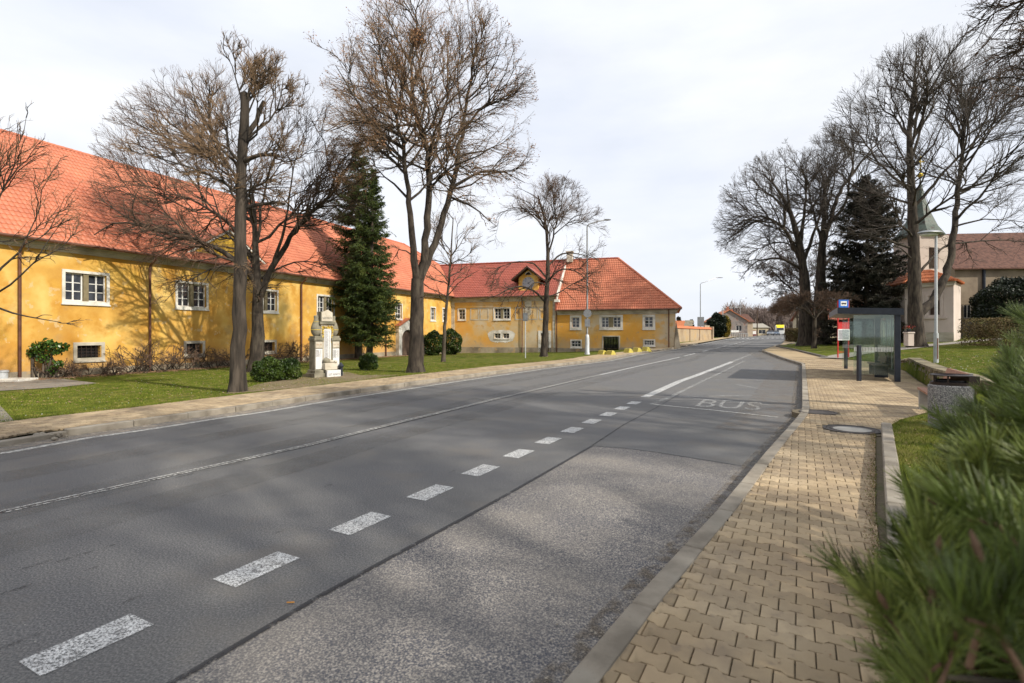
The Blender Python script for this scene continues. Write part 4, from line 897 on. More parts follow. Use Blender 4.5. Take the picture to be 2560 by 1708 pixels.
zg = tz1+5.5; MB().ball((tcx,47.5,zg+.25), .24, 10, 7).ball((tcx,47.5,zg+.75), .12, 8, 5).box(tcx-.035,47.46,zg+.75,tcx+.035,47.54,zg+2.0).box(tcx-.32,47.46,zg+1.45,tcx+.32,47.54,zg+1.53).build('finial', M['gold'], sp)
# church nave on the right
na_ = at(2388, 0, 50); 
nz = 1.3; root, frn, z = house('church_nave', 'large beige church nave with brown tiled roof at the right edge', 'church', (na_.x, na_.y), -6, 30, 12, 6.9, 11.0, mat('dark_nave_render', [(.20,.155,.11),(.30,.24,.17)], scale=.8, detail=8, rough=.95), M['oldtile'], [(.75, 1.45, 1.9, 3.2)], z0=nz, over=.5)  # nave walls in a darker beige than the other renders
frn.at(MB().tube([(2.45,.12,nz-.5),(2.45,.12,nz+6.8)], .13, 8)).build('downpipe', M['anthracite'], root)
# dark panel fence
fa = at(2399, 843, 43); fb_ = at(2470, 843, 41.5); fd = (fb_-fa); fd.z = 0; fl_ = fd.length; ff = Frame((fa.x, fa.y, 0), fd, Vector((fd.y, -fd.x, 0)))
zf = H+(HOR-845)/F*42; fe = empty('metal_fence', (fa.x, fa.y, zf), 'dark grey sheet metal fence between chapel and brown hedge', 'fence')
for k in range(8): ff.at(MB().box(fl_*k/8+.02, -.03, zf-.4, fl_*(k+1)/8-.02, .0+.02*(k % 2), zf+1.3)).build('fence_panel', flat('dark_fence_sheet', (.035,.033,.035), .6) if k == 0 else bpy.data.materials['dark_fence_sheet'], fe)

# ================================================================ TREES
def tubes(P, Rr, sides):
    """P (n,k,3), Rr (n,k) -> verts, quads"""
    n, k, _ = P.shape
    t = np.empty_like(P); t[:,1:-1] = P[:,2:]-P[:,:-2]; t[:,0] = P[:,1]-P[:,0]; t[:,-1] = P[:,-1]-P[:,-2]
    t /= np.linalg.norm(t, axis=2, keepdims=True)+1e-9
    ref = np.where(np.abs(t[:,:1,2:3]) < .85, np.array([0, 0, 1.]), np.array([1., 0, 0])); ref = np.repeat(ref, k, 1)
    a = np.cross(t, ref); a /= np.linalg.norm(a, axis=2, keepdims=True)+1e-9; b = np.cross(t, a)
    q = np.arange(sides)*2*np.pi/sides
    V = P[:,:,None,:]+(a[:,:,None,:]*np.cos(q)[None,None,:,None]+b[:,:,None,:]*np.sin(q)[None,None,:,None])*Rr[:,:,None,None]
    V = V.reshape(-1, 3)
    i = (np.arange(n)[:,None,None]*k+np.arange(k-1)[None,:,None])*sides; s = np.arange(sides)[None,None,:]; s2 = (s+1) % sides
    Q = np.stack([i+s, i+s2, i+sides+s2, i+sides+s], -1).reshape(-1, 4)
    return V, Q
class Geo:
    def __init__(s): s.V = []; s.Q = []; s.n = 0
    def add(s, V, Q): s.V.append(V); s.Q.append(Q+s.n); s.n += len(V)
    def ob(s, name, m, parent, kind=None, smooth=True):
        if not s.V: return None
        w = np.array(wloc(parent)); return ob(name, npmesh(name, np.concatenate(s.V)-w, [np.concatenate(s.Q)], m, smooth), parent, kind=kind)
def norm(a): return a/(np.linalg.norm(a, axis=-1, keepdims=True)+1e-9)
def exit_dist(p, d, c, r):
    o = (p-c)/r; dd = d/r; A = (dd*dd).sum(-1); B = (o*dd).sum(-1); C_ = (o*o).sum(-1)-1
    disc = B*B-A*C_; ok = (disc > 0) & (C_ < 0); return np.where(ok, (-B+np.sqrt(np.maximum(disc, 0)))/A, .0)
def spawn(P, Rr, Lp, g, per, f0, spread, lfrac, lmin, lmax, env, K, up, wig, rfrac, rtip, outw=.35):
    """children of branches P with point radii Rr and lengths Lp"""
    n, k, _ = P.shape; cnt = g.poisson(per*np.ones(n)) if np.isscalar(per) else g.poisson(per); idx = np.repeat(np.arange(n), cnt); m = len(idx)
    if m == 0: return None
    f = (f0+(1-f0)*g.uniform(0, 1, m)**.85)*(k-1); i0 = np.minimum(f.astype(int), k-2); fr = (f-i0)[:,None]
    s = P[idx, i0]*(1-fr)+P[idx, i0+1]*fr; tn = norm(P[idx, i0+1]-P[idx, i0]); r0 = (Rr[idx, i0]*(1-fr[:,0])+Rr[idx, i0+1]*fr[:,0])
    c, rad = env; rv = norm(np.cross(tn, g.normal(size=(m, 3)))); ow = norm((s-c)*np.array([1, 1, .7]))
    d = norm(tn*math.cos(spread)+rv*math.sin(spread)*1.0+ow*outw+np.array([0, 0, up*.6]))
    ex = exit_dist(s, d, c, rad); L_ = np.minimum(g.uniform(.55, 1.0, m)*lfrac*Lp[idx], lmax); L_ = np.where(ex > 0, np.minimum(L_, np.maximum(ex*g.uniform(.85, 1.12, m), lmin*.6)), lmin*.7)
    L_ = np.maximum(L_, lmin*.5); st = (L_/(K-1))[:,None]; pts = [s]; cur = d
    for j in range(K-1):
        pts.append(pts[-1]+cur*st); cur = norm(cur+g.normal(0, wig, (m, 3))+np.array([0, 0, up])*.5)
    Pn = np.stack(pts, 1); rb = np.minimum(r0*rfrac, .004+L_*.0125); rb = np.maximum(rb, rtip*1.3)
    rr = rb[:,None]*(1-np.linspace(0, 1, K)[None])**.8+rtip
    return Pn, rr, L_
def bare_tree(name, label, base, stems, crown, seed, lv, m_tr, m_tw, group=None, leaf=None, tip=.0022, wig=.2, up=(.16,.14,.10), Y=None, depth=.8, px=K, cat='tree', lenf=(.8,.6,.5), z=None, spread=(.85,.8,.7), twigk=3):
    g = np.random.default_rng(seed); b = base if isinstance(base, Vector) else GD(base[0], base[1], base[2] if len(base) > 2 else .1)
    Y0 = b.y; root = empty(name, b, label, cat, group); sc = Y0/F
    def w3(u, v, dy): Yn = Y0+dy; return np.array([((u*px)-1280)/F*Yn, Yn, H+(HOR-v*px)/F*Yn])
    c = w3(crown[0], crown[1], 0); rad = np.array([crown[2]*px*sc, crown[2]*px*sc*depth, crown[3]*px*sc])
    tr = Geo(); Ps = []; Rs = []; Ls = []; placed = []
    for si, st in enumerate(stems):
        pts, r0, r1 = st[0], st[1], st[2]; y0 = 0.0
        if si and placed:
            dmin = min(placed, key=lambda q: (q[0]-pts[0][0])**2+(q[1]-pts[0][1])**2)
            if (dmin[0]-pts[0][0])**2+(dmin[1]-pts[0][1])**2 < 900: y0 = dmin[2]
        slope = 0 if si == 0 else (st[3] if len(st) > 3 else g.uniform(-.65, .65)); ax = 0; pw = []; last = pts[0]
        for q in pts:
            ax += math.hypot(q[0]-last[0], q[1]-last[1]); last = q; pw.append((q[0], q[1], y0+slope*ax*px*sc))
        A = np.array([w3(*q) for q in pw]); 
        if si == 0: A[0] = np.array(b)-np.array([0, 0, .15])
        dl = np.concatenate([[0], np.cumsum(np.linalg.norm(np.diff(A, axis=0), axis=1))]); tot = dl[-1]; n = max(6, int(tot/.45)); tt = np.linspace(0, tot, n)
        # catmull-like smoothing by averaging
        Bp = np.stack([np.interp(tt, dl, A[:,i]) for i in range(3)], 1)
        for _ in range(2): Bp[1:-1] = .25*Bp[:-2]+.5*Bp[1:-1]+.25*Bp[2:]
        amp = .012 if si == 0 else .035
        Bp[1:-1] += g.normal(0, amp, (n-2, 3))*np.array([1, 1, .3])
        rr = r0+(r1-r0)*np.linspace(0, 1, n)**.9
        if si == 0: rr[0] *= 1.45; rr[1] *= 1.08 if n > 8 else 1
        rr = rr*(1+g.normal(0, .03, n))
        V, Q = tubes(Bp[None], rr[None], 12 if r0 > .1 else 8); tr.add(V, Q)
        if r1 > .05: V2, Q2 = tubes(np.stack([Bp[-1], Bp[-1]+norm(Bp[-1]-Bp[-2])*.07])[None], np.array([[r1, r1*.35]]), 12 if r0 > .1 else 8); tr.add(V2, Q2)
        for q, wq in zip(pw, A): placed.append(q)
        # resample to fixed K for spawning
        kk = 14; Ps.append(np.stack([np.interp(np.linspace(0, tot, kk), tt, Bp[:,i]) for i in range(3)], 1)); Rs.append(np.interp(np.linspace(0, tot, kk), tt, rr)); Ls.append(tot)
        for i in range(len(pw)-1):
            for f in (.33, .66): placed.append(tuple(pw[i][j]*(1-f)+pw[i+1][j]*f for j in range(3)))
    tr.ob('trunk', m_tr, root)
    r_top = stems[0][2] > .11; P = np.array(Ps); Rr = np.array(Rs); Ls = np.array(Ls); env = (c, rad); f0 = np.where(np.arange(len(Ls)) == 0, .55, .12)
    per = lv[0]*1.7*Ls/max(Ls.max(), .1)*1.0; per[0] *= (.35 if r_top else .75)
    br = Geo(); tg = Geo()
    L1 = np.maximum(Ls, rad[2]*.7)
    a = spawn(P, Rr, L1, g, per+.0, .3, spread[0], lenf[0], .6, rad[0]*.8, env, 8, up[0], wig, .55, .006); Va, Qa = tubes(a[0], a[1], 6); br.add(Va, Qa)
    b2 = spawn(a[0], a[1], a[2], g, lv[1]*np.clip(a[2]/a[2].mean(), .4, 2), .15, spread[1], lenf[1], .4, 3.0, env, 6, up[1], wig, .6, .004); Va, Qa = tubes(b2[0], b2[1], 4); br.add(Va, Qa)
    c3 = spawn(b2[0], b2[1], b2[2], g, lv[2]*np.clip(b2[2]/b2[2].mean(), .4, 2), .1, spread[2], lenf[2], .25, 1.2, env, 4, up[2], wig, .6, tip); Va, Qa = tubes(c3[0], c3[1], 3); tg.add(Va, Qa)
    # twigs straight off the thick parts too
    last = c3
    if lv[3] > 0:
        d4 = spawn(c3[0], c3[1], c3[2], g, float(lv[3]), .15, .6, .55, .16, .6, env, twigk, up[2], wig, .7, tip*.75); Va, Qa = tubes(d4[0], d4[1], 3); tg.add(Va, Qa); last = d4
    br.ob('branches', m_tr if m_tr is not M['bark'] else M['bark_d'], root, kind='stuff'); tg.ob('twigs', m_tw, root, kind='stuff')
    if leaf:
        n = leaf[0]; tips = last[0][:, -1]; ii = g.integers(0, len(tips), n); p = tips[ii]+g.normal(0, .05, (n, 3)); leaves(root, p, leaf[1], leaf[2], g, 'dry_leaves')
    return root
def leaves(root, p, size, m, g, name='leaves', flatn=None, asp=.6):
    n = len(p); a = norm(g.normal(size=(n, 3))); b = norm(np.cross(a, g.normal(size=(n, 3)))); s = (size*g.uniform(.6, 1.3, n))[:,None]
    V = np.stack([p-a*s, p+b*s*asp, p+a*s, p-b*s*asp], 1).reshape(-1, 3); Q = np.arange(4*n).reshape(-1, 4)
    w = np.array(wloc(root)); return ob(name, npmesh(name, V-w, [Q], m), root, kind='stuff')

bark_mid = mat('brown_lime_bark', [(.022,.018,.014), (.052,.041,.031), (.09,.072,.055)], scale=7, detail=8, stretch=(1,1,.15), rough=.95, bump=.03, bscale=18)
G1 = 'bare deciduous trees on the left verge'
bare_tree('lime_tree', 'bare pollarded tree with straight sawn-off trunk, nearest to the left kerb', (545, 899, .1),
  [([(545,899),(548,760),(551,620),(552,500),(556,380),(560,300),(562,216)], .21, .115),
   ([(557,345),(580,290),(606,232)], .09, .05, .2), ([(556,372),(590,355),(640,357)], .075, .035, -.3), ([(552,480),(590,466),(655,468)], .07, .03, .3),
   ([(553,385),(520,335),(488,322)], .06, .02, -.3), ([(553,400),(515,345),(470,290),(440,200)], .05, .012, .4), ([(557,330),(590,300),(640,260),(650,180)], .04, .01, .2), ([(560,260),(545,190),(535,120)], .03, .01), ([(562,300),(585,220),(590,120)], .03, .01), ([(552,450),(500,400),(420,380),(330,350)], .045, .01, -.3)],
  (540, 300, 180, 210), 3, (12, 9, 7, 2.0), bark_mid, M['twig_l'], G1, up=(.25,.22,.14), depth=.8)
bare_tree('lime_tree', 'broad bare tree with long arching limbs, just behind the sawn-off trunk', (588, 858, 0),
  [([(588,858),(592,760),(592,700),(588,600),(584,480),(575,400)], .36, .03),
   ([(588,650),(560,610),(500,566),(430,548),(350,527),(270,500),(215,540)], .15, .02, -.25), ([(440,550),(400,500),(330,470)], .07, .012), ([(580,600),(540,520),(480,480),(420,450),(330,440)], .10, .015, .3),
   ([(585,520),(550,420),(500,340),(470,240),(430,170)], .10, .012, .2), ([(520,380),(430,340),(340,300),(290,270)], .06, .01, -.3),
   ([(592,690),(620,620),(655,560),(700,500),(745,465),(790,410),(820,330),(850,290)], .16, .015, .15), ([(735,475),(780,470),(850,480)], .05, .01), ([(625,615),(655,520),(665,420),(690,330)], .09, .012, -.2), ([(600,640),(650,605),(700,595),(760,610)], .06, .012, .4), ([(588,560),(610,430),(640,330),(700,260)], .08, .012, .4), ([(570,620),(520,600),(430,640),(380,690)], .05, .01, -.4)],
  (535, 430, 305, 285), 5, (13, 8, 7, 1.5), M['bark_d'], M['twig'], G1, up=(.10,.08,.05), depth=.6)
bare_tree('lime_tree', 'tallest bare tree with rusty seed clusters, right of the spruce pair', (954, 854, .1),
  [([(954,854),(956,780),(957,720),(958,640)], .33, .27),
   ([(956,650),(946,540),(938,440),(925,340),(905,250),(880,170),(868,90)], .17, .015, -.2), ([(960,650),(984,520),(985,420),(978,320),(945,230),(942,130),(955,60),(968,-20)], .19, .015, 0),
   ([(962,650),(1008,530),(1038,430),(1058,340),(1065,250),(1085,150),(1105,50)], .18, .015, .15), ([(1038,430),(1090,392),(1150,385),(1205,420)], .08, .012, .3), ([(1062,300),(1110,240),(1165,190)], .07, .01, -.2),
   ([(925,340),(860,300),(800,200),(770,150)], .08, .012, -.3), ([(940,460),(900,420),(850,370)], .06, .01, .2), ([(982,400),(1010,300),(1030,200),(1025,60)], .08, .012, .35), ([(1030,450),(1080,470),(1140,520)], .06, .01, -.3), ([(945,230),(900,150),(850,60)], .06, .01, .3), ([(958,600),(920,560),(900,600)], .04, .01, .4)],
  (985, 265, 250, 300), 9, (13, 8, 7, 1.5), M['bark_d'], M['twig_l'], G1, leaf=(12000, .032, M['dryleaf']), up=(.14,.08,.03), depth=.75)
t3 = [o for o in bpy.data.objects if o.get('label', '').startswith('tallest bare tree')][0]
q = at(955*K, 88*K, wloc(t3).y+.1); gq = np.random.default_rng(2); leaves(t3, np.array(q)+norm(gq.normal(size=(900, 3)))*gq.uniform(.2, .42, (900, 1)), .05, M['dryleaf'], gq, 'leaf_cluster')
bare_tree('young_lime_tree', 'slender young bare tree between the laurel bushes', (1017, 834, .0),
  [([(1017,834),(1021,740),(1031,640),(1036,560),(1040,500)], .13, .03), ([(1026,680),(1060,640),(1100,620)], .04, .01), ([(1030,650),(1000,610),(970,600)], .04, .01), ([(1035,590),(1070,540),(1090,500)], .035, .01), ([(1034,600),(1005,540),(995,500)], .03, .01)],
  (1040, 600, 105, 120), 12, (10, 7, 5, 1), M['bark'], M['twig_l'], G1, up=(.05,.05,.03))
bare_tree('lime_tree', 'bare tree with drooping limbs in front of the clock dormer', (1248, 820, .05),
  [([(1248,820),(1252,740),(1254,680),(1258,610),(1254,520),(1235,450)], .27, .05), ([(1253,695),(1222,662),(1180,655),(1140,680),(1100,690)], .10, .012, -.4), ([(1257,640),(1225,600),(1180,600),(1130,620)], .08, .012, -.1),
   ([(1256,650),(1285,612),(1330,622),(1355,655)], .09, .012, -.3), ([(1257,610),(1290,578),(1345,585),(1375,600)], .08, .012, .3), ([(1257,590),(1280,500),(1300,420)], .08, .012, .1), ([(1254,530),(1222,490),(1180,470),(1140,500)], .06, .012, .2), ([(1270,540),(1310,500),(1350,510)], .05, .01, -.3), ([(1257,660),(1230,640),(1190,690),(1170,740)], .06, .01, -.6)],
  (1255, 590, 150, 190), 15, (11, 8, 7, 1), M['bark_d'], M['twig'], G1, up=(-.02,-.02,-.02))
bare_tree('ornamental_tree', 'bare branches reaching in from the left edge in front of the yellow wall', Vector((-16.6, 15.2, .0)),
  [([(-130,930),(-125,700)], .12, .08), ([(-125,720),(-40,690),(40,650),(100,570),(150,500)], .045, .006, 0), ([(-125,700),(-60,560),(10,450),(40,330),(60,270)], .045, .006, .1), ([(-110,700),(0,640),(60,560),(95,470)], .05, .01, .3), ([(-40,700),(60,725),(140,740)], .04, .008, -.2)],
  (-60, 520, 215, 265), 21, (6, 5, 4, .5), M['bark_d'], M['twig_l'], up=(.12,.10,.08), px=K)
# right side trees
G2 = 'bare deciduous trees on the right lawn'
LR = lawn_r
bare_tree('forked_park_tree', 'large forked bare tree beside the chapel, right of the bus shelter', (2105, 797, LR),
  [([(2105,797),(2102,740),(2100,690),(2097,560),(2090,400),(2086,300),(2098,200),(2105,95)], .50, .02),
   ([(2106,722),(2150,684),(2182,600),(2200,430),(2212,300),(2240,170)], .30, .02, .15), ([(2094,480),(2180,380),(2270,290),(2345,225)], .11, .015, -.2), ([(2198,440),(2280,412),(2350,350)], .11, .015, .2),
   ([(2092,570),(2010,543),(1930,533),(1860,522)], .09, .012, -.2), ([(2090,440),(2020,380),(1965,300),(1930,240)], .10, .012, .2), ([(2096,640),(2170,560),(2300,550),(2400,560)], .09, .012, .3), ([(2088,330),(2140,250),(2180,130)], .08, .012, .3), ([(2086,320),(2050,230),(2020,150)], .07, .012), ([(2190,520),(2260,500),(2350,510)], .07, .012, -.3), ([(2097,600),(2060,560),(1990,600)], .05, .01, -.5), ([(2205,380),(2260,280),(2300,150)], .08, .012, -.1)],
  (2165, 390, 280, 320), 31, (17, 8, 7, 1.2), M['bark_d'], M['twig_g'], G2, up=(.16,.12,.08), depth=.7)
bare_tree('linden', 'rounded bare linden with arching limbs, nearest the road behind the clipped trees', (1848, 793, LR),
  [([(1848,793),(1848,650),(1835,560),(1812,480),(1775,420),(1750,400)], .62, .04), ([(1838,600),(1800,520),(1745,492),(1690,515),(1672,530)], .20, .02, 0), ([(1815,490),(1760,440),(1715,430)], .15, .02, .2), ([(1836,560),(1852,430),(1835,370)], .18, .02, 0), ([(1842,620),(1790,590),(1730,600),(1700,640)], .14, .02, -.3), ([(1812,480),(1805,420),(1800,370)], .12, .02, .3), ([(1845,600),(1880,500),(1905,420),(1900,370)], .16, .02, .2)],
  (1808, 505, 168, 165), 41, (15, 8, 7, 1.1), M['bark_d'], M['twig_g'], G2, tip=.004, up=(.06,.06,.05))
bare_tree('linden', 'bare linden leaning right towards the dark fir, behind the bus shelter roof', (1887, 790, LR),
  [([(1887,790),(1882,680),(1884,600),(1892,500),(1890,400)], .66, .05), ([(1884,580),(1925,440),(1985,360),(2050,290)], .24, .02, 0), ([(1886,560),(1862,470),(1850,400)], .15, .02, .2), ([(1900,520),(1940,470),(1960,360),(1955,300)], .15, .02, -.2), ([(1884,620),(1950,540),(2010,480),(2060,420)], .14, .02, .2), ([(1888,500),(1915,420),(1920,350)], .12, .02, .3)],
  (1945, 450, 150, 170), 43, (12, 8, 7, 1.1), M['bark_d'], M['twig_g'], G2, tip=.004, up=(.10,.08,.05))
bare_tree('field_maple', 'smaller bushy tree full of brown keys under the lindens', (1868, 788, LR),
  [([(1868,788),(1865,740),(1850,680),(1840,620)], .22, .05), ([(1862,730),(1810,660),(1770,620)], .10, .02), ([(1862,720),(1880,640),(1870,560)], .10, .02), ([(1850,690),(1790,640),(1750,650)], .08, .02), ([(1862,720),(1920,660),(1930,600)], .08, .02)],
  (1840, 640, 105, 130), 47, (11, 8, 6, .8), M['bark_d'], M['twig_g'], G2, tip=.004, leaf=(6000, .06, mat('brown_maple_keys', [(.07,.045,.035),(.13,.085,.06)], scale=3, rough=.9, isl=.3)), up=(.05,.04,.03))
GC = 'clipped umbrella trees by the right pavement'
bare_tree('clipped_tree', 'clipped umbrella-crowned little tree nearest the bus stop', (1868, 800, LR),
  [([(1868,800),(1869,760),(1870,728)], .17, .13)]+[([(1870,732),(1870+dx*.5,705-ab),(1870+dx,692-ab)], .06, .012, sl) for dx, ab, sl in ((-75,4,0),(-50,12,.6),(-25,16,-.6),(5,18,.3),(40,14,-.5),(75,8,.2),(60,2,.8),(-60,2,-.8))],
  (1872, 705, 98, 36), 51, (9, 9, 8, 1.2), M['bark_d'], M['twig'], GC, tip=.0035, up=(.05,.08,.08), depth=1, lenf=(.8,.7,.6))
bare_tree('clipped_tree', 'clipped umbrella-crowned little tree in front of the square hedge', (1829, 781, LR),
  [([(1829,781),(1830,745),(1830,728)], .17, .13)]+[([(1830,732),(1830+dx*.5,708-ab),(1830+dx,698-ab)], .06, .012, sl) for dx, ab, sl in ((-50,4,0),(-30,10,.6),(-10,12,-.6),(20,10,.3),(40,6,-.5))],
  (1826, 712, 62, 26), 53, (9, 9, 8, 1), M['bark_d'], M['twig'], GC, tip=.004, up=(.05,.08,.08), depth=1, lenf=(.8,.7,.6))
# tree on the right whose boughs hang into the top corner
bare_tree('roadside_tree', 'bare boughs with dark buds hanging into the top right corner', Vector((12.6, 8.3, .8)),
  [([(3000,1100),(2990,500),(2980,0),(2960,-300)], .28, .10), ([(2980,100),(2800,-20),(2600,-10),(2440,30),(2300,60)], .08, .008, .02), ([(2980,200),(2780,120),(2560,120),(2400,140)], .07, .008, 0), ([(2970,-100),(2760,-160),(2500,-120),(2330,-60)], .08, .008, 0), ([(2980,260),(2760,250),(2540,220),(2330,205)], .055, .006, .05), ([(2800,-20),(2600,60),(2450,90),(2330,100)], .045, .006, .1)],
  (2660, 10, 390, 260), 61, (8, 6, 5, .6), M['bark_d'], M['twig'], tip=.002, up=(-.02,-.02,.02), depth=.7, leaf=(1800, .010, M['bark_d']))
# two more of the same row stand behind the camera's right shoulder and throw the dappled shade
src = [o for o in bpy.data.objects if o.get('label', '').startswith('tallest bare tree')][0]
for (x, y, lab) in ((9.0, -4.2, 'bare roadside tree behind the viewer, shading the near lane'), (14.0, 1.5, 'bare roadside tree outside the frame at right, shading the bus bay')):
    c = src.copy(); link(c); c.location = (x, y, .5); c['label'] = lab; c['group'] = 'bare roadside trees beyond the pine'
    for ch in src.children:
        if ch.name.startswith('dry'): continue
        q = ch.copy(); link(q, c)

# ---------------------------------------------------------------- conifers
def conifer(name, label, base, top_v, half_px, seed, m, px=K, group=None, trunk_bare=.12, dens=1.0, droop=.35, needle=.055, lean=0, z=None):
    g = np.random.default_rng(seed); b = base; Y0 = b.y; sc = Y0/F; hgt = H+(HOR-top_v*px)/F*Y0-b.z; rmax = half_px*px*sc
    root = empty(name, b, label, 'tree', group); tr = Geo(); k = 10; tt = np.linspace(0, 1, k)
    P = np.stack([b.x+lean*tt*hgt+g.normal(0, .03, k), b.y+g.normal(0, .03, k), b.z-.1+tt*hgt], 1); rr = .16*(hgt/9)*(1-tt)**.8+.01
    V, Q = tubes(P[None], rr[None], 8); tr.add(V, Q); tr.ob('trunk', M['bark'], root)
    n = int(230*dens); h = np.sort(g.uniform(0, 1, n))**.95; h = trunk_bare+(1-trunk_bare)*h
    prof = np.interp(h, [0, trunk_bare, trunk_bare+.1, .4, .7, .9, 1], [.2, .75, 1, .88, .60, .30, .08])*rmax*g.uniform(.72, 1.12, n)
    az_ = g.uniform(0, 2*np.pi, n); K2 = 7; t = np.linspace(0, 1, K2)
    rise = np.interp(h, [0, .5, 1], [-.30, -.12, .45])
    d = np.stack([np.cos(az_), np.sin(az_)], 1); start = np.stack([np.interp(h, tt, P[:,i]) for i in range(3)], 1)
    Pb = start[:,None,:]+np.zeros((1, K2, 1)); Pb[:,:,0] += d[:,0:1]*prof[:,None]*t; Pb[:,:,1] += d[:,1:2]*prof[:,None]*t
    Pb[:,:,2] += prof[:,None]*(rise[:,None]*t-droop*np.sin(t*np.pi*.62)[None]*.9*(1-h)[:,None]+.20*t**3)
    br = Geo(); V, Q = tubes(Pb, (.022*(1-t)+.005)[None]*np.ones((n, 1)), 4); br.add(V, Q); br.ob('branches', M['bark_d'], root, kind='stuff')
    # hanging sprays of needles
    cnt = np.maximum(4, (prof*20).astype(int)); idx = np.repeat(np.arange(n), cnt); mN = len(idx); f = g.uniform(.12, 1, mN)*(K2-1); i0 = np.minimum(f.astype(int), K2-2); fr = (f-i0)[:,None]
    s = Pb[idx, i0]*(1-fr)+Pb[idx, i0+1]*fr; tn = norm(Pb[idx, i0+1]-Pb[idx, i0]); side = np.stack([-tn[:,1], tn[:,0], 0*tn[:,0]], 1)*g.choice([-1, 1], mN)[:,None]
    sd = norm(side*.8+tn*.55+np.array([0, 0, -.45])+g.normal(0, .2, (mN, 3))); sl = (.32*(1.15-fr[:,0]*0)*g.uniform(.5, 1.2, mN)*np.clip(prof[idx]/1.2, .35, 1.2))
    nb = 16; jj = np.tile(np.linspace(.02, 1, nb), mN); ii = np.repeat(np.arange(mN), nb); p = s[ii]+sd[ii]*(sl[ii]*jj)[:,None]
    nd = norm(sd[ii]*.7+g.normal(0, .55, (len(ii), 3))+np.array([0, 0, -.15])); L_ = (needle*1.3*g.uniform(.7, 1.3, len(ii)))[:,None]; wv = norm(np.cross(nd, g.normal(size=(len(ii), 3))))*needle*.22
    V = np.stack([p-wv, p+wv, p+nd*L_*1.1+wv*.5, p+nd*L_*1.1-wv*.5], 1).reshape(-1, 3); w = np.array(wloc(root))
    ob('needles', npmesh('needles', V-w, [np.arange(len(V)).reshape(-1, 4)], m), root, kind='stuff'); return root
GS = 'spruces behind the memorial'
conifer('spruce', 'taller dark spruce directly right of the stone memorial', GD(822, 826, .0), 330, 84, 71, M['spruce'], group=GS, dens=1.7, trunk_bare=.14, needle=.07)
conifer('spruce', 'shorter right-hand spruce of the pair, against the big forked trunk', GD(848, 829, .0), 385, 62, 73, M['spruce'], group=GS, dens=1.5, needle=.07, trunk_bare=.13, lean=.02)
b_ = GD(1990, 788, LR); conifer('fir', 'dark broad fir with brownish needles behind the bus shelter', b_, 405, 100, 77, M['spruce_d'], dens=1.5, trunk_bare=.06, needle=.10)

# ---------------------------------------------------------------- shrubs
def shrub(name, label, c, r, n, m, seed, leaf=.05, core=True, group=None, cat='shrub', box=False, gaps=.0, stem=True, part='foliage'):
    """leafy shrub: leaves through an uneven shell; c = base point, r = (rx, ry, rz)"""
    g = np.random.default_rng(seed); root = empty(name, c, label, cat, group)
    d = norm(g.normal(size=(n, 3)))
    if box:
        mx_ = np.abs(d).max(1, keepdims=True); d = d/mx_*.96
    ph = g.uniform(0, 6, 9); bumpf = 1+.10*np.sin(d[:,0]*5+ph[0])*np.sin(d[:,1]*5+ph[1])+.09*np.sin(d[:,2]*7+ph[2]+d[:,0]*4)+.06*np.sin(d[:,1]*13+ph[3])*np.sin(d[:,0]*11)
    if box: bumpf = 1+(bumpf-1)*.35
    rad = bumpf*(1-np.abs(g.normal(0, .11, n)))+g.normal(0, .015, n)
    p = np.array(c)+d*rad[:,None]*np.array(r)+np.array([0, 0, r[2]*.97]); p = p[p[:,2] > c.z]
    leaves(root, p, leaf, m, g, part)
    if core:
        mb = MB(); 
        for k in range(9):
            q = g.normal(0, .33, 3); q = q/max(1, np.linalg.norm(q)/.45); mb.tube([(c.x, c.y, c.z-.05), (c.x+q[0]*r[0], c.y+q[1]*r[1], c.z+r[2]*(1+abs(q[2]))*.8), (c.x+q[0]*r[0]*1.7, c.y+q[1]*r[1]*1.7, c.z+r[2]*(1+q[2]*1.5))], [.03, .02, .008], 5)
        mb.build('stems', M['bark_d'], root)
    return root
def shrub_px(name, label, u0, u1, v0, v1, n, m, seed, off=.0, leaf=.05, dy=0, **k):
    b = G((u0+u1)/2, v1, off); sc = b.y/F; rx = (u1-u0)/2*sc; rz = (v1-v0)/2*sc
    b.y += rx*.4+dy; b.x = ((u0+u1)/2-1280)/F*b.y
    return shrub(name, label, b, (rx, rx*.9, rz*1.04), n, m, seed, leaf, **k)
GB = 'round evergreen shrubs around the memorial'
shrub_px('round_shrub', 'larger round evergreen shrub left of the memorial, beside the dark trunk', 634, 706, 897, 962, 9000, M['leafg'], 81, leaf=.036, group=GB)
shrub_px('round_shrub', 'round evergreen shrub touching the memorial step on its left', 690, 751, 899, 957, 7000, M['leafg'], 82, leaf=.036, group=GB)
shrub_px('round_shrub', 'small round evergreen shrub at the foot of the spruces, right of the memorial', 897, 945, 886, 930, 5500, M['leafg'], 83, leaf=.036, group=GB)
shrub_px('laurel_bush', 'dark upright laurel bush left of the slender tree', 1055, 1108, 832, 893, 7000, M['leafg'], 84, leaf=.07, off=-.05)
shrub_px('laurel_bush', 'dark upright laurel bush right of the slender tree', 1098, 1156, 826, 891, 8000, M['leafg'], 85, leaf=.07, off=-.05)
shrub_px('yew', 'huge black-green rounded yew in front of the church nave', 2440, 2640, 688, 838, 30000, M['leafd'], 86, leaf=.10, off=LR, dy=3)
shrub_px('hedge', 'brownish bare hedge at the right edge in front of the yew', 2452, 2640, 795, 866, 16000, M['leafb'], 87, leaf=.05, off=LR, box=True, cat='hedge')
shrub_px('hedge', 'clipped square hedge with green right face beside the far pavement', 1969, 2012, 821, 854, 9000, M['leafb'], 88, leaf=.07, off=.15, box=True, cat='hedge')
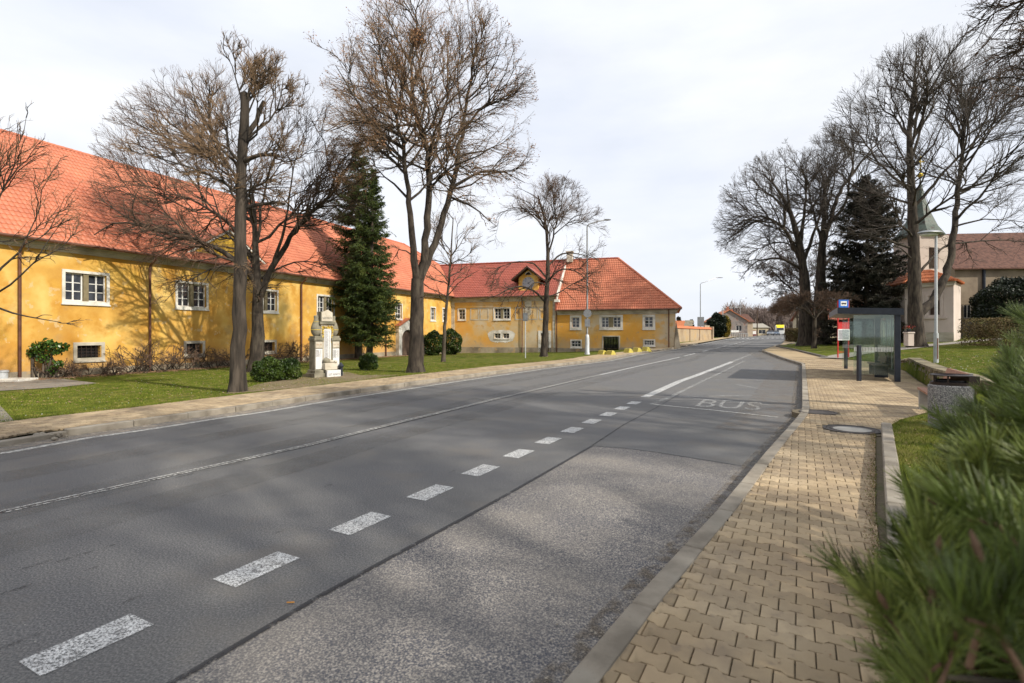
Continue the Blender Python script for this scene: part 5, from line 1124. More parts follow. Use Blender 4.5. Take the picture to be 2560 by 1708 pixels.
shrub_px('hedge', 'dark brown clipped hedge behind the square hedge', 2010, 2034, 820, 850, 5000, M['twig'], 89, leaf=.07, off=.15, box=True, cat='hedge', dy=4)
shrub_px('hedge', 'long tawny hedge seen between the linden trunk and the bus stop sign', 2066, 2200, 806, 838, 12000, M['leafb'], 90, leaf=.08, off=LR, box=True, cat='hedge', dy=2)
shrub_px('forsythia', 'bright yellow forsythia bush left of the lorry', 1925, 1942, 817, 836, 4000, M['forsythia'], 91, leaf=.22, off=0, core=False)
shrub_px('conifer_bush', 'big dark evergreen in front of the block house', 1770, 1822, 786, 844, 14000, M['leafd'], 92, leaf=.22, off=.1)
shrub_px('conifer_bush', 'slim golden green conifer right of the dark evergreen', 1806, 1826, 792, 844, 5000, mat('golden_conifer', [(.10,.09,.01),(.24,.17,.02)], scale=2, rough=.8, isl=.3), 93, leaf=.15, off=.1)
shrub_px('green_hedge', 'low bright green hedge before the beige house', 1868, 1885, 832, 840, 2500, M['blade'], 94, leaf=.15, off=.0, box=True, cat='hedge')
shrub_px('garden_bush', 'dim green bush inside the wire fence far up the road', 1842, 1870, 822, 841, 3500, M['leafg'], 95, leaf=.15, off=0)
for (u, t, sd_) in ((1697, 792, 1), (1728, 800, 2)):
    b0 = at(u, 830, 95); b0.z = float(T(b0.x, b0.y)); conifer('small_fir', 'little dark fir behind the garden wall, '+('left' if sd_ == 1 else 'right')+' of the direction sign', b0, t/K, 7, 96+sd_, M['spruce_d'], dens=.3, needle=.2)
# ivy-clad shrub against the wall and thin bare hedge
q = FL.p(35.3, .55, 0); bi = Vector((q[0], q[1]-.5, float(T(q[0], q[1]))+.1))
root = shrub('ivy_shrub', 'small glossy green shrub on bare stems against the left downpipe', Vector((bi.x, bi.y+.5, bi.z)), (.01, .01, .01), 10, M['ivy'], 98, core=False)
g = np.random.default_rng(5); w0 = wloc(root); mb = MB()
for k in range(7):
    a0 = g.uniform(-.5, .6); mb.tube([(w0.x+a0, w0.y+g.uniform(-.2, .2), w0.z-.1), (w0.x+a0*1.1+g.uniform(-.1, .1), w0.y, w0.z+.6), (w0.x+a0*.7+g.uniform(-.3, .3), w0.y, w0.z+1.3)], [.04, .035, .015], 6)
mb.build('stems', M['bark'], root)
pts = []
for (cx, cz, rr_, nn_) in ((-.25, 1.25, .3, 260), (.15, 1.35, .32, 260), (.5, 1.2, .28, 220), (.0, .85, .26, 160), (.55, .6, .2, 80), (-.5, 1.05, .22, 120), (.8, 1.3, .2, 100), (.3, .35, .2, 60)):
    q = g.normal(0, 1, (nn_, 3)); q = norm(q)*g.uniform(.4, 1, (nn_, 1))*rr_; pts.append(q+np.array([w0.x+cx, w0.y, w0.z+cz]))
leaves(root, np.concatenate(pts), .065, M['ivy'], g, 'foliage')
GW = 'thin clipped bare hedge shrubs along the yellow wall'
for k, (L0, hh, lab) in enumerate(((34.7, .7, 'low trailing bare shrub between the ivy shrub and the first cellar window'), (33.2, .55, 'low bare shrub under the first cellar window'), (31.9, 1.35, 'upright clipped bare shrub left of the second downpipe'), (30.9, 1.4, 'thick-stemmed clipped shrub wrapped round the second downpipe'), (29.8, 1.2, 'thin bare shrub right of the second downpipe'), (28.3, 1.0, 'low bare shrub in front of the second cellar window'), (26.9, 1.2, 'bare shrub just left of the sawn-off trunk'), (23.5, 1.25, 'bare shrub under the third large window'), (22.0, 1.3, 'dense bare shrub left of the third downpipe'), (20.0, 1.2, 'bare shrub behind the memorial'))):
    q = FL.p(L0, .75, 0); z = float(T(q[0], q[1]))+.09; root = empty('bare_shrub', (q[0], q[1], z), lab, 'shrub', GW); g = np.random.default_rng(200+k); P = []
    tr = Geo(); n = 16; s = np.array([q[0], q[1], z])+g.normal(0, 1, (n, 3))*np.array([.35, .25, 0]); d = norm(g.normal(0, 1, (n, 3))*np.array([.8, .8, 0])+np.array([0, 0, 1.0])); pts = [s]; st = hh/4
    for j in range(5): pts.append(pts[-1]+d*st); d = norm(d+g.normal(0, .35, (n, 3))+np.array([0, 0, .05]))
    P0 = np.stack(pts, 1); P0[:,:,2] = np.minimum(P0[:,:,2], z+hh); R0 = np.linspace(.02, .006, 6)[None]*np.ones((n, 1)); V_, Q_ = tubes(P0, R0, 5); tr.add(V_, Q_); tr.ob('stems', M['bark_d'], root)
    env = (np.array([q[0], q[1], z+hh*.5]), np.array([.95, .7, hh*.62])); a1 = spawn(P0, R0, np.full(n, hh), g, 9.0, .2, .9, .6, .2, .9, env, 4, .05, .3, .6, .004); a2 = spawn(a1[0], a1[1], a1[2], g, 4.0, .2, .9, .6, .12, .5, env, 3, .05, .3, .7, .003)
    tg = Geo(); tg.add(*tubes(a1[0], a1[1], 4)); tg.add(*tubes(a2[0], a2[1], 3)); tg.ob('twigs', M['twig'], root, kind='stuff')
# far wood and undergrowth: reads as one brown mass
g = np.random.default_rng(77); tg = Geo(); n = 1500
X = g.uniform(90, 300, n); Y = g.uniform(235, 330, n); X = Y*g.uniform(.41, .56, n); z = T(X, Y); hgt = g.uniform(7, 13, n)*np.interp(X/Y, [.33, .42, .5, .7, .85], [.6, 1.05, .9, .8, .8])
P = np.stack([np.stack([X+g.normal(0, .4, n), Y, z+hgt*t], 1) for t in np.linspace(0, 1, 5)], 1); Rr = np.linspace(.22, .04, 5)[None]*np.ones((n, 1)); tg.add(*tubes(P, Rr, 4))
b1 = spawn(P, Rr, hgt*.5, g, 12.0, .25, .6, .8, 1.0, 4, (np.array([150., 280, 5]), np.array([400., 400, 60])), 3, .2, .2, .5, .05); tg.add(*tubes(b1[0], b1[1], 3))
wood = empty('distant_wood', (120, 280, 1.5)); wood['kind'] = 'stuff'; tg.ob('distant_wood_trees', mat('far_brown_wood', [(.16,.12,.11),(.24,.19,.17)], scale=.1, rough=1), wood, kind='stuff')

# ================================================================ FURNITURE
def thing(name, loc, label, cat, group=None): return empty(name, loc, label, cat, group)
# ---- war memorial
mo = G(806, 943, .1); 
ax = Vector((.69, .72, 0)).normalized(); fn = Vector((.72, -.69, 0)).normalized()
class FM(Frame):
    def p(s, a, d, z): return Frame.p(s, a*.64, d*.72, z)
fm = FM((mo.x, mo.y+.30, 0), ax, fn); zb = mo.z; s_ = mo.y/F
mm = thing('war_memorial', (mo.x, mo.y, zb), 'sandstone war memorial with white name plaques, two urns and a gilded wreath', 'memorial')
zz = lambda v: H+(HOR-v)/F*(mo.y)-0  # height of a photo row at the memorial
def B(m, nm, *bx, par=None, f=fm, lab=None):
    mb = MB()
    for b in bx: mb.bbox(b[0], b[2] if b[2] < b[3] else b[3], b[4], b[1], max(b[2], b[3]), b[5], .012)
    o = f.at(mb).build(nm, m, par or mm)
    if lab: o['label'] = lab
    return o
# x spans (m) from the centre; depth toward the viewer is +d
B(M['stone'], 'base_step', (-.98, -.30, -.5, .55, zb-.2, zb+.16)); B(M['stone'], 'base_step', (-.90, -.34, -.45, .45, zb+.16, zb+.28))
B(M['stone'], 'base_step', (.30, .98, -.5, .45, zb-.2, zb+.16)); B(M['stone'], 'base_step', (.34, .90, -.45, .38, zb+.16, zb+.28))
for sx_, in ((-1,), (1,)):
    p0, p1 = (.30*sx_, .80*sx_) if sx_ > 0 else (-.80, -.30)
    pl = B(M['stone'], 'side_pier', (p0, p1, -.4, .26, zb+.28, zb+1.42)); B(M['stone'], 'pier_cap', (p0-.05, p1+.05, -.44, .31, zb+1.42, zb+1.52), (p0-.0, p1+.0, -.40, .27, zb+1.52, zb+1.60))
    B(M['marble'], 'plaque', (p0+.04, p1-.03, .262, .285, zb+.32, zb+1.10), par=pl); B(M['stone_l'], 'date_plaque', (p0+.04, p1-.03, .262, .29, zb+1.14, zb+1.38), par=pl)
    cxp = (p0+p1)/2; c = fm.p(cxp, -.05, zb+1.60)
    MB().lathe([(.10,0),(.13,.03),(.185,.12),(.205,.24),(.19,.36),(.14,.5),(.095,.6),(.08,.68),(.09,.72),(.09,.78),(.07,.80)], c, 16).build('urn', M['stone'], mm, smooth=True)
    u_ = [o for o in mm.children if o.name.startswith('urn')][-1]
    MB().lathe([(.204,.23),(.212,.243),(.204,.255)], c, 16).lathe([(.117,.545),(.124,.555),(.115,.565)], c, 16).build('gold_band', M['gold'], u_)
shaft = B(M['stone_l'], 'shaft', (-.36, .42, -.35, .20, zb+.28, zb+2.05)); B(M['stone'], 'shaft_shaded_side', (-.42, -.362, -.4, .19, zb+.3, zb+2.04))  # dark slab colours the shaft's left face as if turned from the sun
B(M['stone'], 'shaft_cap', (-.48, .52, -.42, .30, zb+2.06, zb+2.16)); tb = B(M['stone'], 'top_block', (-.36, .40, -.3, .15, zb+2.16, zb+2.56))
fm.at(MB().extr([(-.33,.16,zb+2.18),(.38,.16,zb+2.18),(.38,.16,zb+2.52),(.06,.16,zb+2.64),(-.33,.16,zb+2.52)], (0,.03,0))).build('inscription_slab', M['stone_l'], tb)
B(M['marble'], 'plaque', (-.20, .25, .205, .235, zb+.60, zb+1.86), par=shaft)
B(M['stone_l'], 'altar', (-.34, .46, .2, .60, zb+.30, zb+.55)); B(M['marble'], 'name_stone', (-.28, .60, .6, .74, zb-.1, zb+.27))
B(M['stone'], 'altar_base', (-.3, .5, .2, .62, zb-.15, zb+.30))
def words(txt, size, a, d, z, m, par, asp=1.0):
    me = text_mesh(txt, size); me.materials.clear(); me.materials.append(m); w = wloc(par)
    for v in me.vertices: q = fm.p(a+v.co.x*asp, d, z+v.co.y); v.co = (q[0]-w.x, q[1]-w.y, q[2]-w.z)
    return ob('lettering', me, par)
ch_ = list(mm.children)
words('1939  1945', .095, -.55, .294, zb+1.26, M['goldink'], mm, .85); words('1914  1918', .095, .55, .294, zb+1.26, M['goldink'], mm, .85)
words('ČEST  PAMÁTCE', .12, .16, .745, zb+.10, M['ink'], mm, .85); words('NAŠIM PADLÝM', .10, .025, .195, zb+2.30, M['ink'], mm, .85)
g = np.random.default_rng(4)
def strokes(a0, a1, z0, z1, n, d, par):
    mb = MB()
    for k in range(n):
        z = z1-(z1-z0)*(k+.5)/n; x = a0
        x1 = a0+(a1-a0)*g.uniform(.42, .62)
        h = (z1-z0)/n*.26
        while x < x1: w_ = g.uniform(.009, .017); mb.add([(x, d, z-h), (x+w_, d, z-h), (x+w_, d, z+h), (x, d, z+h)], [(0,1,2,3)]); x += w_+.007
        x = a0+(a1-a0)*.72
        for _ in range(3): mb.add([(x, d, z-h), (x+.012, d, z-h), (x+.012, d, z+h), (x, d, z+h)], [(0,1,2,3)]); x += .019
    fm.at(mb).build('engraved_names', M['ink'], par, kind='stuff')
strokes(-.17, .22, .66+zb, 1.82+zb, 28, .238, mm); strokes(-.74, -.36, zb+.80, zb+1.06, 6, .289, mm); strokes(.37, .75, zb+.74, zb+1.06, 7, .289, mm)
# gilded wreaths
def wreath(path, nm, sz, par):
    pts = []
    for a, z in path:
        for _ in range(9): pts.append(fm.p(a+g.normal(0, .028), .225+g.uniform(0, .03), z+g.normal(0, .028)))
    leaves(par, np.array(pts), sz, M['gold'], g, nm)
wreath([(-.27, zb+z) for z in np.linspace(1.42, 1.95, 10)]+[(a, zb+1.95) for a in np.linspace(-.27, .33, 9)]+[(.33, zb+z) for z in np.linspace(1.42, 1.95, 10)], 'gilded_wreath', .03, mm)
wreath([(.05+.32*math.cos(q), zb+.36+.28*math.sin(q)) for q in np.linspace(.1, math.pi-.1, 16)], 'gilded_arch', .03, mm)
c = fm.p(-.16, .42, zb+.64); MB().ball(c, (.13,.12,.12), 12, 8).build('stone_helmet', M['stone'], mm, smooth=True); c = fm.p(.16, .42, zb+.60); MB().ball(c, (.14,.09,.06), 10, 6).ball((c[0]+.17, c[1], c[2]), (.07,.07,.06), 8, 6).build('stone_relief', M['stone_l'], mm, smooth=True)
lc = fm.p(.78, .45, zb); la = thing('grave_lantern', lc, 'small dark lantern standing at the right foot of the memorial', 'lantern')
MB().lathe([(.07,-.05),(.07,.35),(.10,.37),(.11,.42),(.05,.5),(.02,.55)], lc, 8).build('body', M['anthracite'], la)
# paving patch round the memorial and other hard areas on the lawn
def patch(px, m, off, name, kind='structure', f=None):
    return flatpoly(MB(), xy([G(u, v, off if f is None else f) for u, v in px]), off if f is None else (lambda x, y: float(f(x, y))+.012), .7).build(name, m, kind=kind)
M['setts'] = mat('brownish_small_setts', [(.14,.105,.06),(.24,.18,.11)], scale=9, rough=.95, bump=.01, bscale=9, layers=[(2,.55,.7,(.16,.14,.05),.5)])
patch([(560,985),(640,962),(742,940),(790,930),(870,930),(900,938),(1000,937),(820,962),(640,979)], M['setts'], .108, 'memorial_paving')
patch([(-60,948),(30,943),(130,943),(245,958),(150,968),(0,977),(-60,978)], M['paver_grey'], .108, 'grey_paving')
patch([(-60,1000),(0,1013),(40,1057),(-60,1078)], M['paver_grey'], .110, 'grey_path')
sl = thing('concrete_well_cover', G(20, 953, .1), 'white concrete slab with short white drum cap on grey paving at the left edge', 'well cover')
w0 = wloc(sl); MB().bbox(w0.x-1.2, w0.y-.4, w0.z-.05, w0.x+.78, w0.y+.45, w0.z+.10, .015).build('slab', M['whiteplaster'], sl)
MB().lathe([(.17,.1),(.17,.34),(.20,.35),(.20,.40),(.15,.43)], (w0.x-.22, w0.y, w0.z), 18).build('drum', M['galv_bright'], sl, smooth=True)

# ---- street lamps
def lamp(uv, top, arm, label, group='tall galvanised street lamps on the left side', off=.12, Yh=None, arm_px=55, Hh=10.0):
    b = G(uv[0], uv[1], off) if Yh is None else at(uv[0], uv[1], Yh); s = b.y/F; h = H+(HOR-top)*s-b.z; o = thing('street_lamp', b, label, 'street lamp', group)
    x, y, z = b; hb = min(1.5, h*.15)
    MB().lathe([(.21,-.1),(.21,.05),(.17,.12),(.165,hb*.8),(.14,hb*.95),(.07,hb)], (x,y,z), 12).build('base', M['galv_bright'], o, smooth=True)
    a = arm_px*s; hv = h-a*.3
    MB().tube([(x,y,z+hb-.05),(x,y,z+h*.55)], [.075,.07], 10).tube([(x,y,z+h*.55),(x,y,z+hv-.3)], [.07,.06], 10).build('pole', M['galv'], o, smooth=True)
    MB().tube([(x,y,z+hv-.35),(x,y,z+hv-.1),(x+.12,y,z+hv+.08),(x+a*.45,y+a*.1,z+hv+.1+a*.13),(x+a*.85,y+a*.2,z+h-.02)], [.06,.058,.055,.05,.045], 8).build('arm', M['galv'], o, smooth=True)
    MB().ball((x+a*.95,y+a*.22,z+h), (a*.18,.15,.07), 10, 6).build('lamp_head', M['galv'], o, smooth=True); return o
lp = lamp((1468, 885.5), 547, 1, 'tall street lamp with concrete foot at the road bend, nearest of the tall lamps')
b = wloc(lp)
rs = thing('round_road_sign', (b.x-.02, b.y-.1, b.z+2.1), 'back of a round road sign and plate strapped to the nearest tall lamp', 'road sign')
def discy(c, r, th, n=20): return MB().extr([(c[0]+r*math.cos(2*math.pi*k/n), c[1], c[2]+r*math.sin(2*math.pi*k/n)) for k in range(n)], (0, th, 0))
discy((b.x, b.y-.14, b.z+3.08), .31, .02).build('disc', M['signback'], rs); MB().box(b.x-.2, b.y-.14, b.z+2.08, b.x+.2, b.y-.12, b.z+2.66).build('plate', M['signback'], rs)
MB().box(b.x-.1, b.y-.12, b.z+2.95, b.x+.1, b.y-.05, b.z+3.0).box(b.x-.1, b.y-.12, b.z+2.4, b.x+.1, b.y-.05, b.z+2.45).build('bracket', M['galv'], rs)
l2 = lamp((1751, 849.7), 693, 1, 'tall street lamp in front of the ochre garden wall')
lamp((1850.7, 840), 745, 1, 'tall street lamp far up the road before the houses', arm_px=17)
# post with a square sign seen from behind
b = G(1313.5, 898, .02); o = thing('road_sign', b, 'thin post with dark square sign seen from behind, in front of the clock wing', 'road sign'); s = b.y/F
MB().tube([(b.x,b.y,b.z-.1),(b.x,b.y,b.z+(898-782)*s)], .035, 8).build('pole', M['galv_bright'], o); MB().box(b.x-.17,b.y-.04,b.z+(898-803)*s,b.x+.17,b.y-.02,b.z+(898-783)*s).box(b.x-.15,b.y-.055,b.z+(898-801)*s,b.x+.15,b.y-.04,b.z+(898-785)*s).build('plate', M['signback'], o)
b = G(1722, 852.5, .12); o = thing('direction_sign', b, 'backs of arrow direction signs on a post before the garden wall', 'road sign'); s = b.y/F
MB().tube([(b.x,b.y,b.z-.1),(b.x,b.y,b.z+(852-801)*s)], .05, 8).build('pole', M['galv'], o)
for v0, v1, wl_, wr in ((801,807.5,-10,10), (808,815,-12,8)):
    z0, z1 = b.z+(852.5-v1)*s, b.z+(852.5-v0)*s; MB().extr([(b.x+wl_*s,b.y-.1,z0),(b.x+wr*s,b.y-.1,z0),(b.x+(wr+3)*s,b.y-.1,(z0+z1)/2),(b.x+wr*s,b.y-.1,z1),(b.x+wl_*s,b.y-.1,z1)], (0,.03,0)).build('arrow_board', mat('sign_back_beige', [(.28,.26,.2),(.36,.33,.26)], rough=.6) if v0 == 801 else bpy.data.materials['sign_back_beige'], o)
MB().box(b.x-4*s, b.y-.1, b.z+(852.5-831)*s, b.x+4*s, b.y-.07, b.z+(852.5-817)*s).build('plate', M['signback'], o)
b = wloc(l2); s = b.y/F; o = thing('information_board', (b.x, b.y-.2, b.z+18*s), 'large grey board back fixed on the second tall lamp', 'sign'); MB().box(b.x-8.5*s,b.y-.2,b.z+33*s,b.x+8*s,b.y-.15,b.z+57*s).build('board', M['signback'], o); MB().box(b.x-.1,b.y-.15,b.z+40*s,b.x+.1,b.y-.05,b.z+41*s).build('bracket', M['galv'], o)
# far poles
def pole(uv, top, r, m, name, label, extra=None, cat='post', off=.1):
    b = G(uv[0], uv[1], off); s = b.y/F; o = thing(name, b, label, cat); MB().tube([(b.x,b.y,b.z-.2),(b.x,b.y,b.z+(uv[1]-top)*s)], r, 8).build('pole', m, o)
    if extra: extra(o, b, s)
    return o
pole((1807, 843), 770, .09, M['galv_bright'], 'lamp_post', 'pale post with short arm before the golden conifer', lambda o, b, s: MB().tube([(b.x-.5*s,b.y,b.z+72.5*s),(b.x+10*s,b.y,b.z+73.5*s)], .06, 6).build('arm', M['galv_bright'], o), 'street lamp')
pole((1833.5, 838), 768, .13, M['anthracite'], 'gantry_post', 'dark post with long horizontal arm in front of the block house', lambda o, b, s: MB().tube([(b.x-16*s,b.y,b.z+69.5*s),(b.x+22*s,b.y,b.z+70*s)], .06, 6).build('arm', M['galv_bright'], o))
pole((1893, 840), 777, .14, M['darkwood'], 'telegraph_pole', 'brown wooden telegraph pole by the beige barn', lambda o, b, s: MB().tube([(b.x-1.5*s,b.y,b.z+60*s),(b.x+3*s,b.y,b.z+60*s)], .06, 6).build('crossarm', M['darkwood'], o), 'telegraph pole')
pole((1816.5, 842), 816, .05, M['galv'], 'small_road_sign', 'small sign back on a thin post right of the pale post', lambda o, b, s: MB().box(b.x-3*s,b.y-.08,b.z+23*s,b.x+3*s,b.y-.05,b.z+30*s).build('plate', M['signback'], o), 'road sign')
pole((1782.5, 846), 828, .12, M['white'], 'marker_post', 'short white marker post on the grass verge', None)
b = G(1834, 843, .1); s = b.y/F; o = thing('wire_fence', b, 'pale garden fence with gate in front of the far houses', 'fence')
for k in range(9):
    xx = b.x+(-9+5.5*k)*s; MB().box(xx-.09, b.y-.1, b.z-.1, xx+.09, b.y+.1, b.z+(12 if k < 3 else 9)*s).build('fence_post', M['conc'], o)
MB().box(b.x-9*s, b.y-.03, b.z+.6, b.x+35*s, b.y+.03, b.z+.8).build('rail', M['galv'], o); MB().box(b.x-9*s, b.y-.05, b.z+12*s, b.x+13*s, b.y+.05, b.z+17*s).build('board', M['signwhite'], o)
b = G(1886, 839.5, .1); s = b.y/F; o = thing('notice_board', b, 'white poster in a dark red frame on legs at the far roadside', 'notice board')
MB().box(b.x-5*s,b.y,b.z,b.x+5*s,b.y+.1,b.z+13*s).build('frame', mat('dark_red_frame', [(.16,.03,.03)], rough=.6), o); MB().box(b.x-4*s,b.y-.03,b.z+4*s,b.x+4*s,b.y-.005,b.z+11.5*s).build('poster', M['signwhite'], o)

# ---- yellow concrete barriers
GY = 'flaking yellow concrete blocks beside the black gate'
for k, (u, v, lab) in enumerate(((1507, 886.5, 'leftmost yellow concrete block, left of the black gate'), (1528, 887, 'yellow and white concrete block with a dark mark, in front of the black gate'), (1572, 882, 'yellow concrete block just right of the black gate'), (1594, 880, 'yellow concrete block second from the right in the row'), (1617, 878, 'rightmost yellow concrete block, below the end window'))):
    b = G(u, v, .12); s = b.y/F; o = thing('concrete_block', b, lab, 'barrier', GY); wd = 9*s; hh = 10.5*s
    dirv = Vector((.88, .47, 0)); pr = Vector((.47, -.88, 0)); P = lambda a, d_, z: (b.x+dirv.x*a+pr.x*d_, b.y+.3+dirv.y*a+pr.y*d_, b.z+z)
    MB().extr([P(-wd*1.0,.38,-.05), P(wd*1.0,.38,-.05), P(wd*.55,.30,hh*.75), P(wd*.1,.30,hh), P(-wd*.35,.30,hh*.95)], (Vector(P(0,-.3,0))-Vector(P(0,.3,0)))).build('block', M['yellow'], o)
    MB().add([P(wd*.56,.31,hh*.76), P(wd*.12,.31,hh*1.02), P(wd*.12,-.3,hh*1.02), P(wd*.56,-.3,hh*.76), P(wd*1.0,.39,.0), P(wd*1.0,-.3,.0)], [(0,1,2,3),(4,0,3,5)]).build('worn_face', M['conc'], o)

# ---- bus shelter
SO = G(2250, 955, .12); sa = Vector((.48, .877, 0)).normalized(); sn = Vector((-.877, .48, 0)).normalized()    # along, towards the road
fs = Frame((SO.x, SO.y, 0), sa, sn); z0 = SO.z; SL = 5.1; HT = 2.42
sh = thing('bus_shelter', (SO.x, SO.y, z0), 'anthracite steel and glass bus shelter with flat cantilevered roof', 'bus shelter')
fs.at(MB().bbox(0,-.02,z0-.1,.16,.14,z0+HT+.0,.01)).build('post', M['anthracite'], sh); fs.at(MB().bbox(SL-.16,-.02,z0-.1,SL,.14,z0+HT,.01)).build('post', M['anthracite'], sh)
fs.at(MB().add([(-.05,-.1,z0+HT-.22),(SL+.05,-.1,z0+HT-.22),(SL+.05,1.75,z0+HT-.14),(-.05,1.75,z0+HT-.14),(-.05,-.1,z0+HT),(SL+.05,-.1,z0+HT),(SL+.05,1.75,z0+HT+.07),(-.05,1.75,z0+HT+.07)], [(0,3,2,1),(4,5,6,7),(0,1,5,4),(1,2,6,5),(2,3,7,6),(3,0,4,7)])).build('roof', M['anthracite'], sh)
fs.at(MB().bbox(.16,0,z0+.16,SL-.16,.08,z0+.34,.008).bbox(.16,0,z0+.0,.3,.08,z0+.16,.008)).build('rail', M['anthracite'], sh)
def gp(bx, nm='glass_pane'):
    o = fs.at(MB().box(*bx)).build(nm, M['sglass'], sh); return o
n_ = 4
for k in range(n_):
    x0 = .18+(SL-.36)*k/n_; gp((x0+.01, .035, z0+.34, x0+(SL-.36)/n_-.01, .045, z0+HT-.2))
    if k: fs.at(MB().box(x0-.012, .02, z0+.34, x0+.012, .06, z0+HT-.2)).build('glazing_bar', M['galv'], sh)
for x0 in (.07, SL-.09): gp((x0, .15, z0+.20, x0+.012, 1.28, z0+HT-.2))
mb = MB()
for x0 in (.068, SL-.092):
    for k in range(26): mb.box(x0-.003, .19+k*.042, z0+.98, x0-.001, .19+k*.042+.022, z0+1.13)
fs.at(mb).build('glass_marking', M['signwhite'], sh, kind='stuff'); mb = MB()
for k in range(95): x0 = .2+k*.05; mb.box(x0, .047, z0+.98, x0+.026, .049, z0+1.13)
fs.at(mb).build('glass_marking', M['signwhite'], sh, kind='stuff')
be = fs.at(MB().box(1.75,.1,z0+.0,1.83,.5,z0+.42).box(3.35,.1,z0+.0,3.43,.5,z0+.42).extr([(1.7,.10,z0+.45),(1.7,.2,z0+.9),(1.7,.16,z0+.9),(1.7,.06,z0+.45)], (1.8,0,0))).build('bench_frame', M['anthracite'], sh)
for k in range(4): fs.at(MB().bbox(1.65,.14+k*.105,z0+.43,3.55,.14+k*.105+.09,z0+.465,.006)).build('bench_slat', M['greywood'], be)
for k in range(4): zq = z0+.54+k*.10; fs.at(MB().extr([(1.65,.12-.0*k-.025*k+.07,zq),(1.65,.155-.025*k+.07,zq),(1.65,.13-.025*k+.07,zq+.085),(1.65,.095-.025*k+.07,zq+.085)], (1.9,0,0))).build('bench_slat', M['greywood'], be)
for k, (u, v, lab) in enumerate(((2147.5, 952.5, 'nearer dark steel bollard in front of the bus shelter'), (2114.6, 921.9, 'farther dark steel bollard beyond the shelter glass'))):
    b = G(u, v, .12); MB().bbox(b.x-.055, b.y-.055, b.z-.1, b.x+.055, b.y+.055, b.z+1.2, .008).build('bollard', M['anthracite']); o = bpy.context.scene.objects['bollard' if k == 0 else 'bollard.001']; tag(o, lab, 'bollard', 'bollards at the bus shelter')
# bus stop sign
b = G(2108, 895, LR); s = b.y/F; o = thing('bus_stop_sign', b, 'red framed bus stop post with blue sign and timetable behind the shelter', 'bus stop sign')
for x in (-.31, .31): MB().tube([(b.x+x,b.y,b.z-.1),(b.x+x,b.y,b.z+(895-752)*s)], .035, 8).build('post', M['red'], o)
MB().box(b.x-.3,b.y-.02,b.z+14*s,b.x+.3,b.y+.02,b.z+15.5*s).box(b.x-.3,b.y-.02,b.z+88*s,b.x+.3,b.y+.02,b.z+89.5*s).build('crossbar', M['red'], o)
MB().bbox(b.x-.33,b.y-.06,b.z+72*s,b.x+.33,b.y-.03,b.z+87*s,.005).build('red_panel', M['red'], o)
tt = MB().bbox(b.x-.34,b.y-.07,b.z+44*s,b.x+.34,b.y-.02,b.z+72*s,.005).build('timetable_frame', M['signwhite'], o)
for j, (v0, v1) in enumerate(((63, 70), (55, 62), (46, 54))): MB().box(b.x-.30,b.y-.078,b.z+v0*s,b.x+.30,b.y-.072,b.z+v1*s).build('timetable', M['paper'], tt)
mb = MB(); g = np.random.default_rng(8)
for j in range(16):
    zq = b.z+(47+j*1.45)*s; x = b.x-.28
    while x < b.x+.26: w_ = g.uniform(.01, .05); mb.box(x, b.y-.0802, zq, x+w_, b.y-.079, zq+.018); x += w_+g.uniform(.01, .03)
mb.build('timetable_print', M['ink'], tt, kind='stuff')
bs = MB().bbox(b.x-.30,b.y-.07,b.z+126*s,b.x+.28,b.y-.03,b.z+145*s,.006).build('blue_sign', M['blue'], o)
MB().box(b.x-.19,b.y-.076,b.z+130*s,b.x+.17,b.y-.071,b.z+141.5*s).build('white_field', M['signwhite'], bs)
MB().box(b.x-.15,b.y-.081,b.z+134*s,b.x+.13,b.y-.077,b.z+137.6*s).box(b.x-.12,b.y-.081,b.z+133.2*s,b.x-.07,b.y-.077,b.z+134*s).box(b.x+.06,b.y-.081,b.z+133.2*s,b.x+.11,b.y-.077,b.z+134*s).build('bus_symbol', M['ink'], bs)
# ---- park lamp
b = G(2340, 907.5, LR); s = b.y/F; o = thing('park_lamp', b, 'grey park lamp post with flat saucer head on the right lawn', 'street lamp')
MB().tube([(b.x,b.y,b.z-.2),(b.x,b.y,b.z+75*s)], .075, 12).build('base_tube', M['galv_bright'], o, smooth=True); MB().tube([(b.x,b.y,b.z+75*s),(b.x,b.y,b.z+318*s)], [.05,.042], 12).build('pole', M['galv_bright'], o, smooth=True)
MB().box(b.x-.02,b.y-.08,b.z+10*s,b.x+.02,b.y-.07,b.z+62*s).build('hatch', M['pipe'], o)
MB().ball((b.x-15*s,b.y,b.z+325*s), (29*s,.26,.09), 20, 10).build('lamp_head', M['galv'], o, smooth=True); MB().ball((b.x-18*s,b.y,b.z+320.5*s), (22*s,.2,.06), 16, 8).build('diffuser', M['signwhite'], o, smooth=True)
# ---- litter bin
bx_, by_ = (2376-1280)/F*8.2, 8.2; zb_ = float(T(bx_, by_))+.12
o = thing('litter_bin', (bx_, by_, zb_), 'round exposed-aggregate litter bin with brown metal lid', 'litter bin')
MB().lathe([(.27,0),(.28,.04),(.285,.76),(.265,.78),(.22,.78)], (bx_,by_,zb_), 28).build('body', M['aggregate'], o, smooth=True)
MB().lathe([(.262,.78),(.262,.82),(.25,.825)], (bx_,by_,zb_), 28).lathe([(.268,.925),(.27,.935),(.24,.945),(.22,.925)], (bx_,by_,zb_), 28).build('lid', M['brownmetal'], o, smooth=True)
mb = MB()
for q in (.3, 1.7, 3.1, 3.9, 5.4): mb = MB(); mb.tube([(bx_+.245*math.cos(q),by_+.245*math.sin(q),zb_+.8),(bx_+.245*math.cos(q),by_+.245*math.sin(q),zb_+.93)], .014, 6); mb.build('lid_strut', M['brownmetal'], o)
mb = MB(); mb.box(bx_+.08,by_-.245,zb_+.8,bx_+.245,by_+.1,zb_+.93).build('lid_back', M['brownmetal'], o)
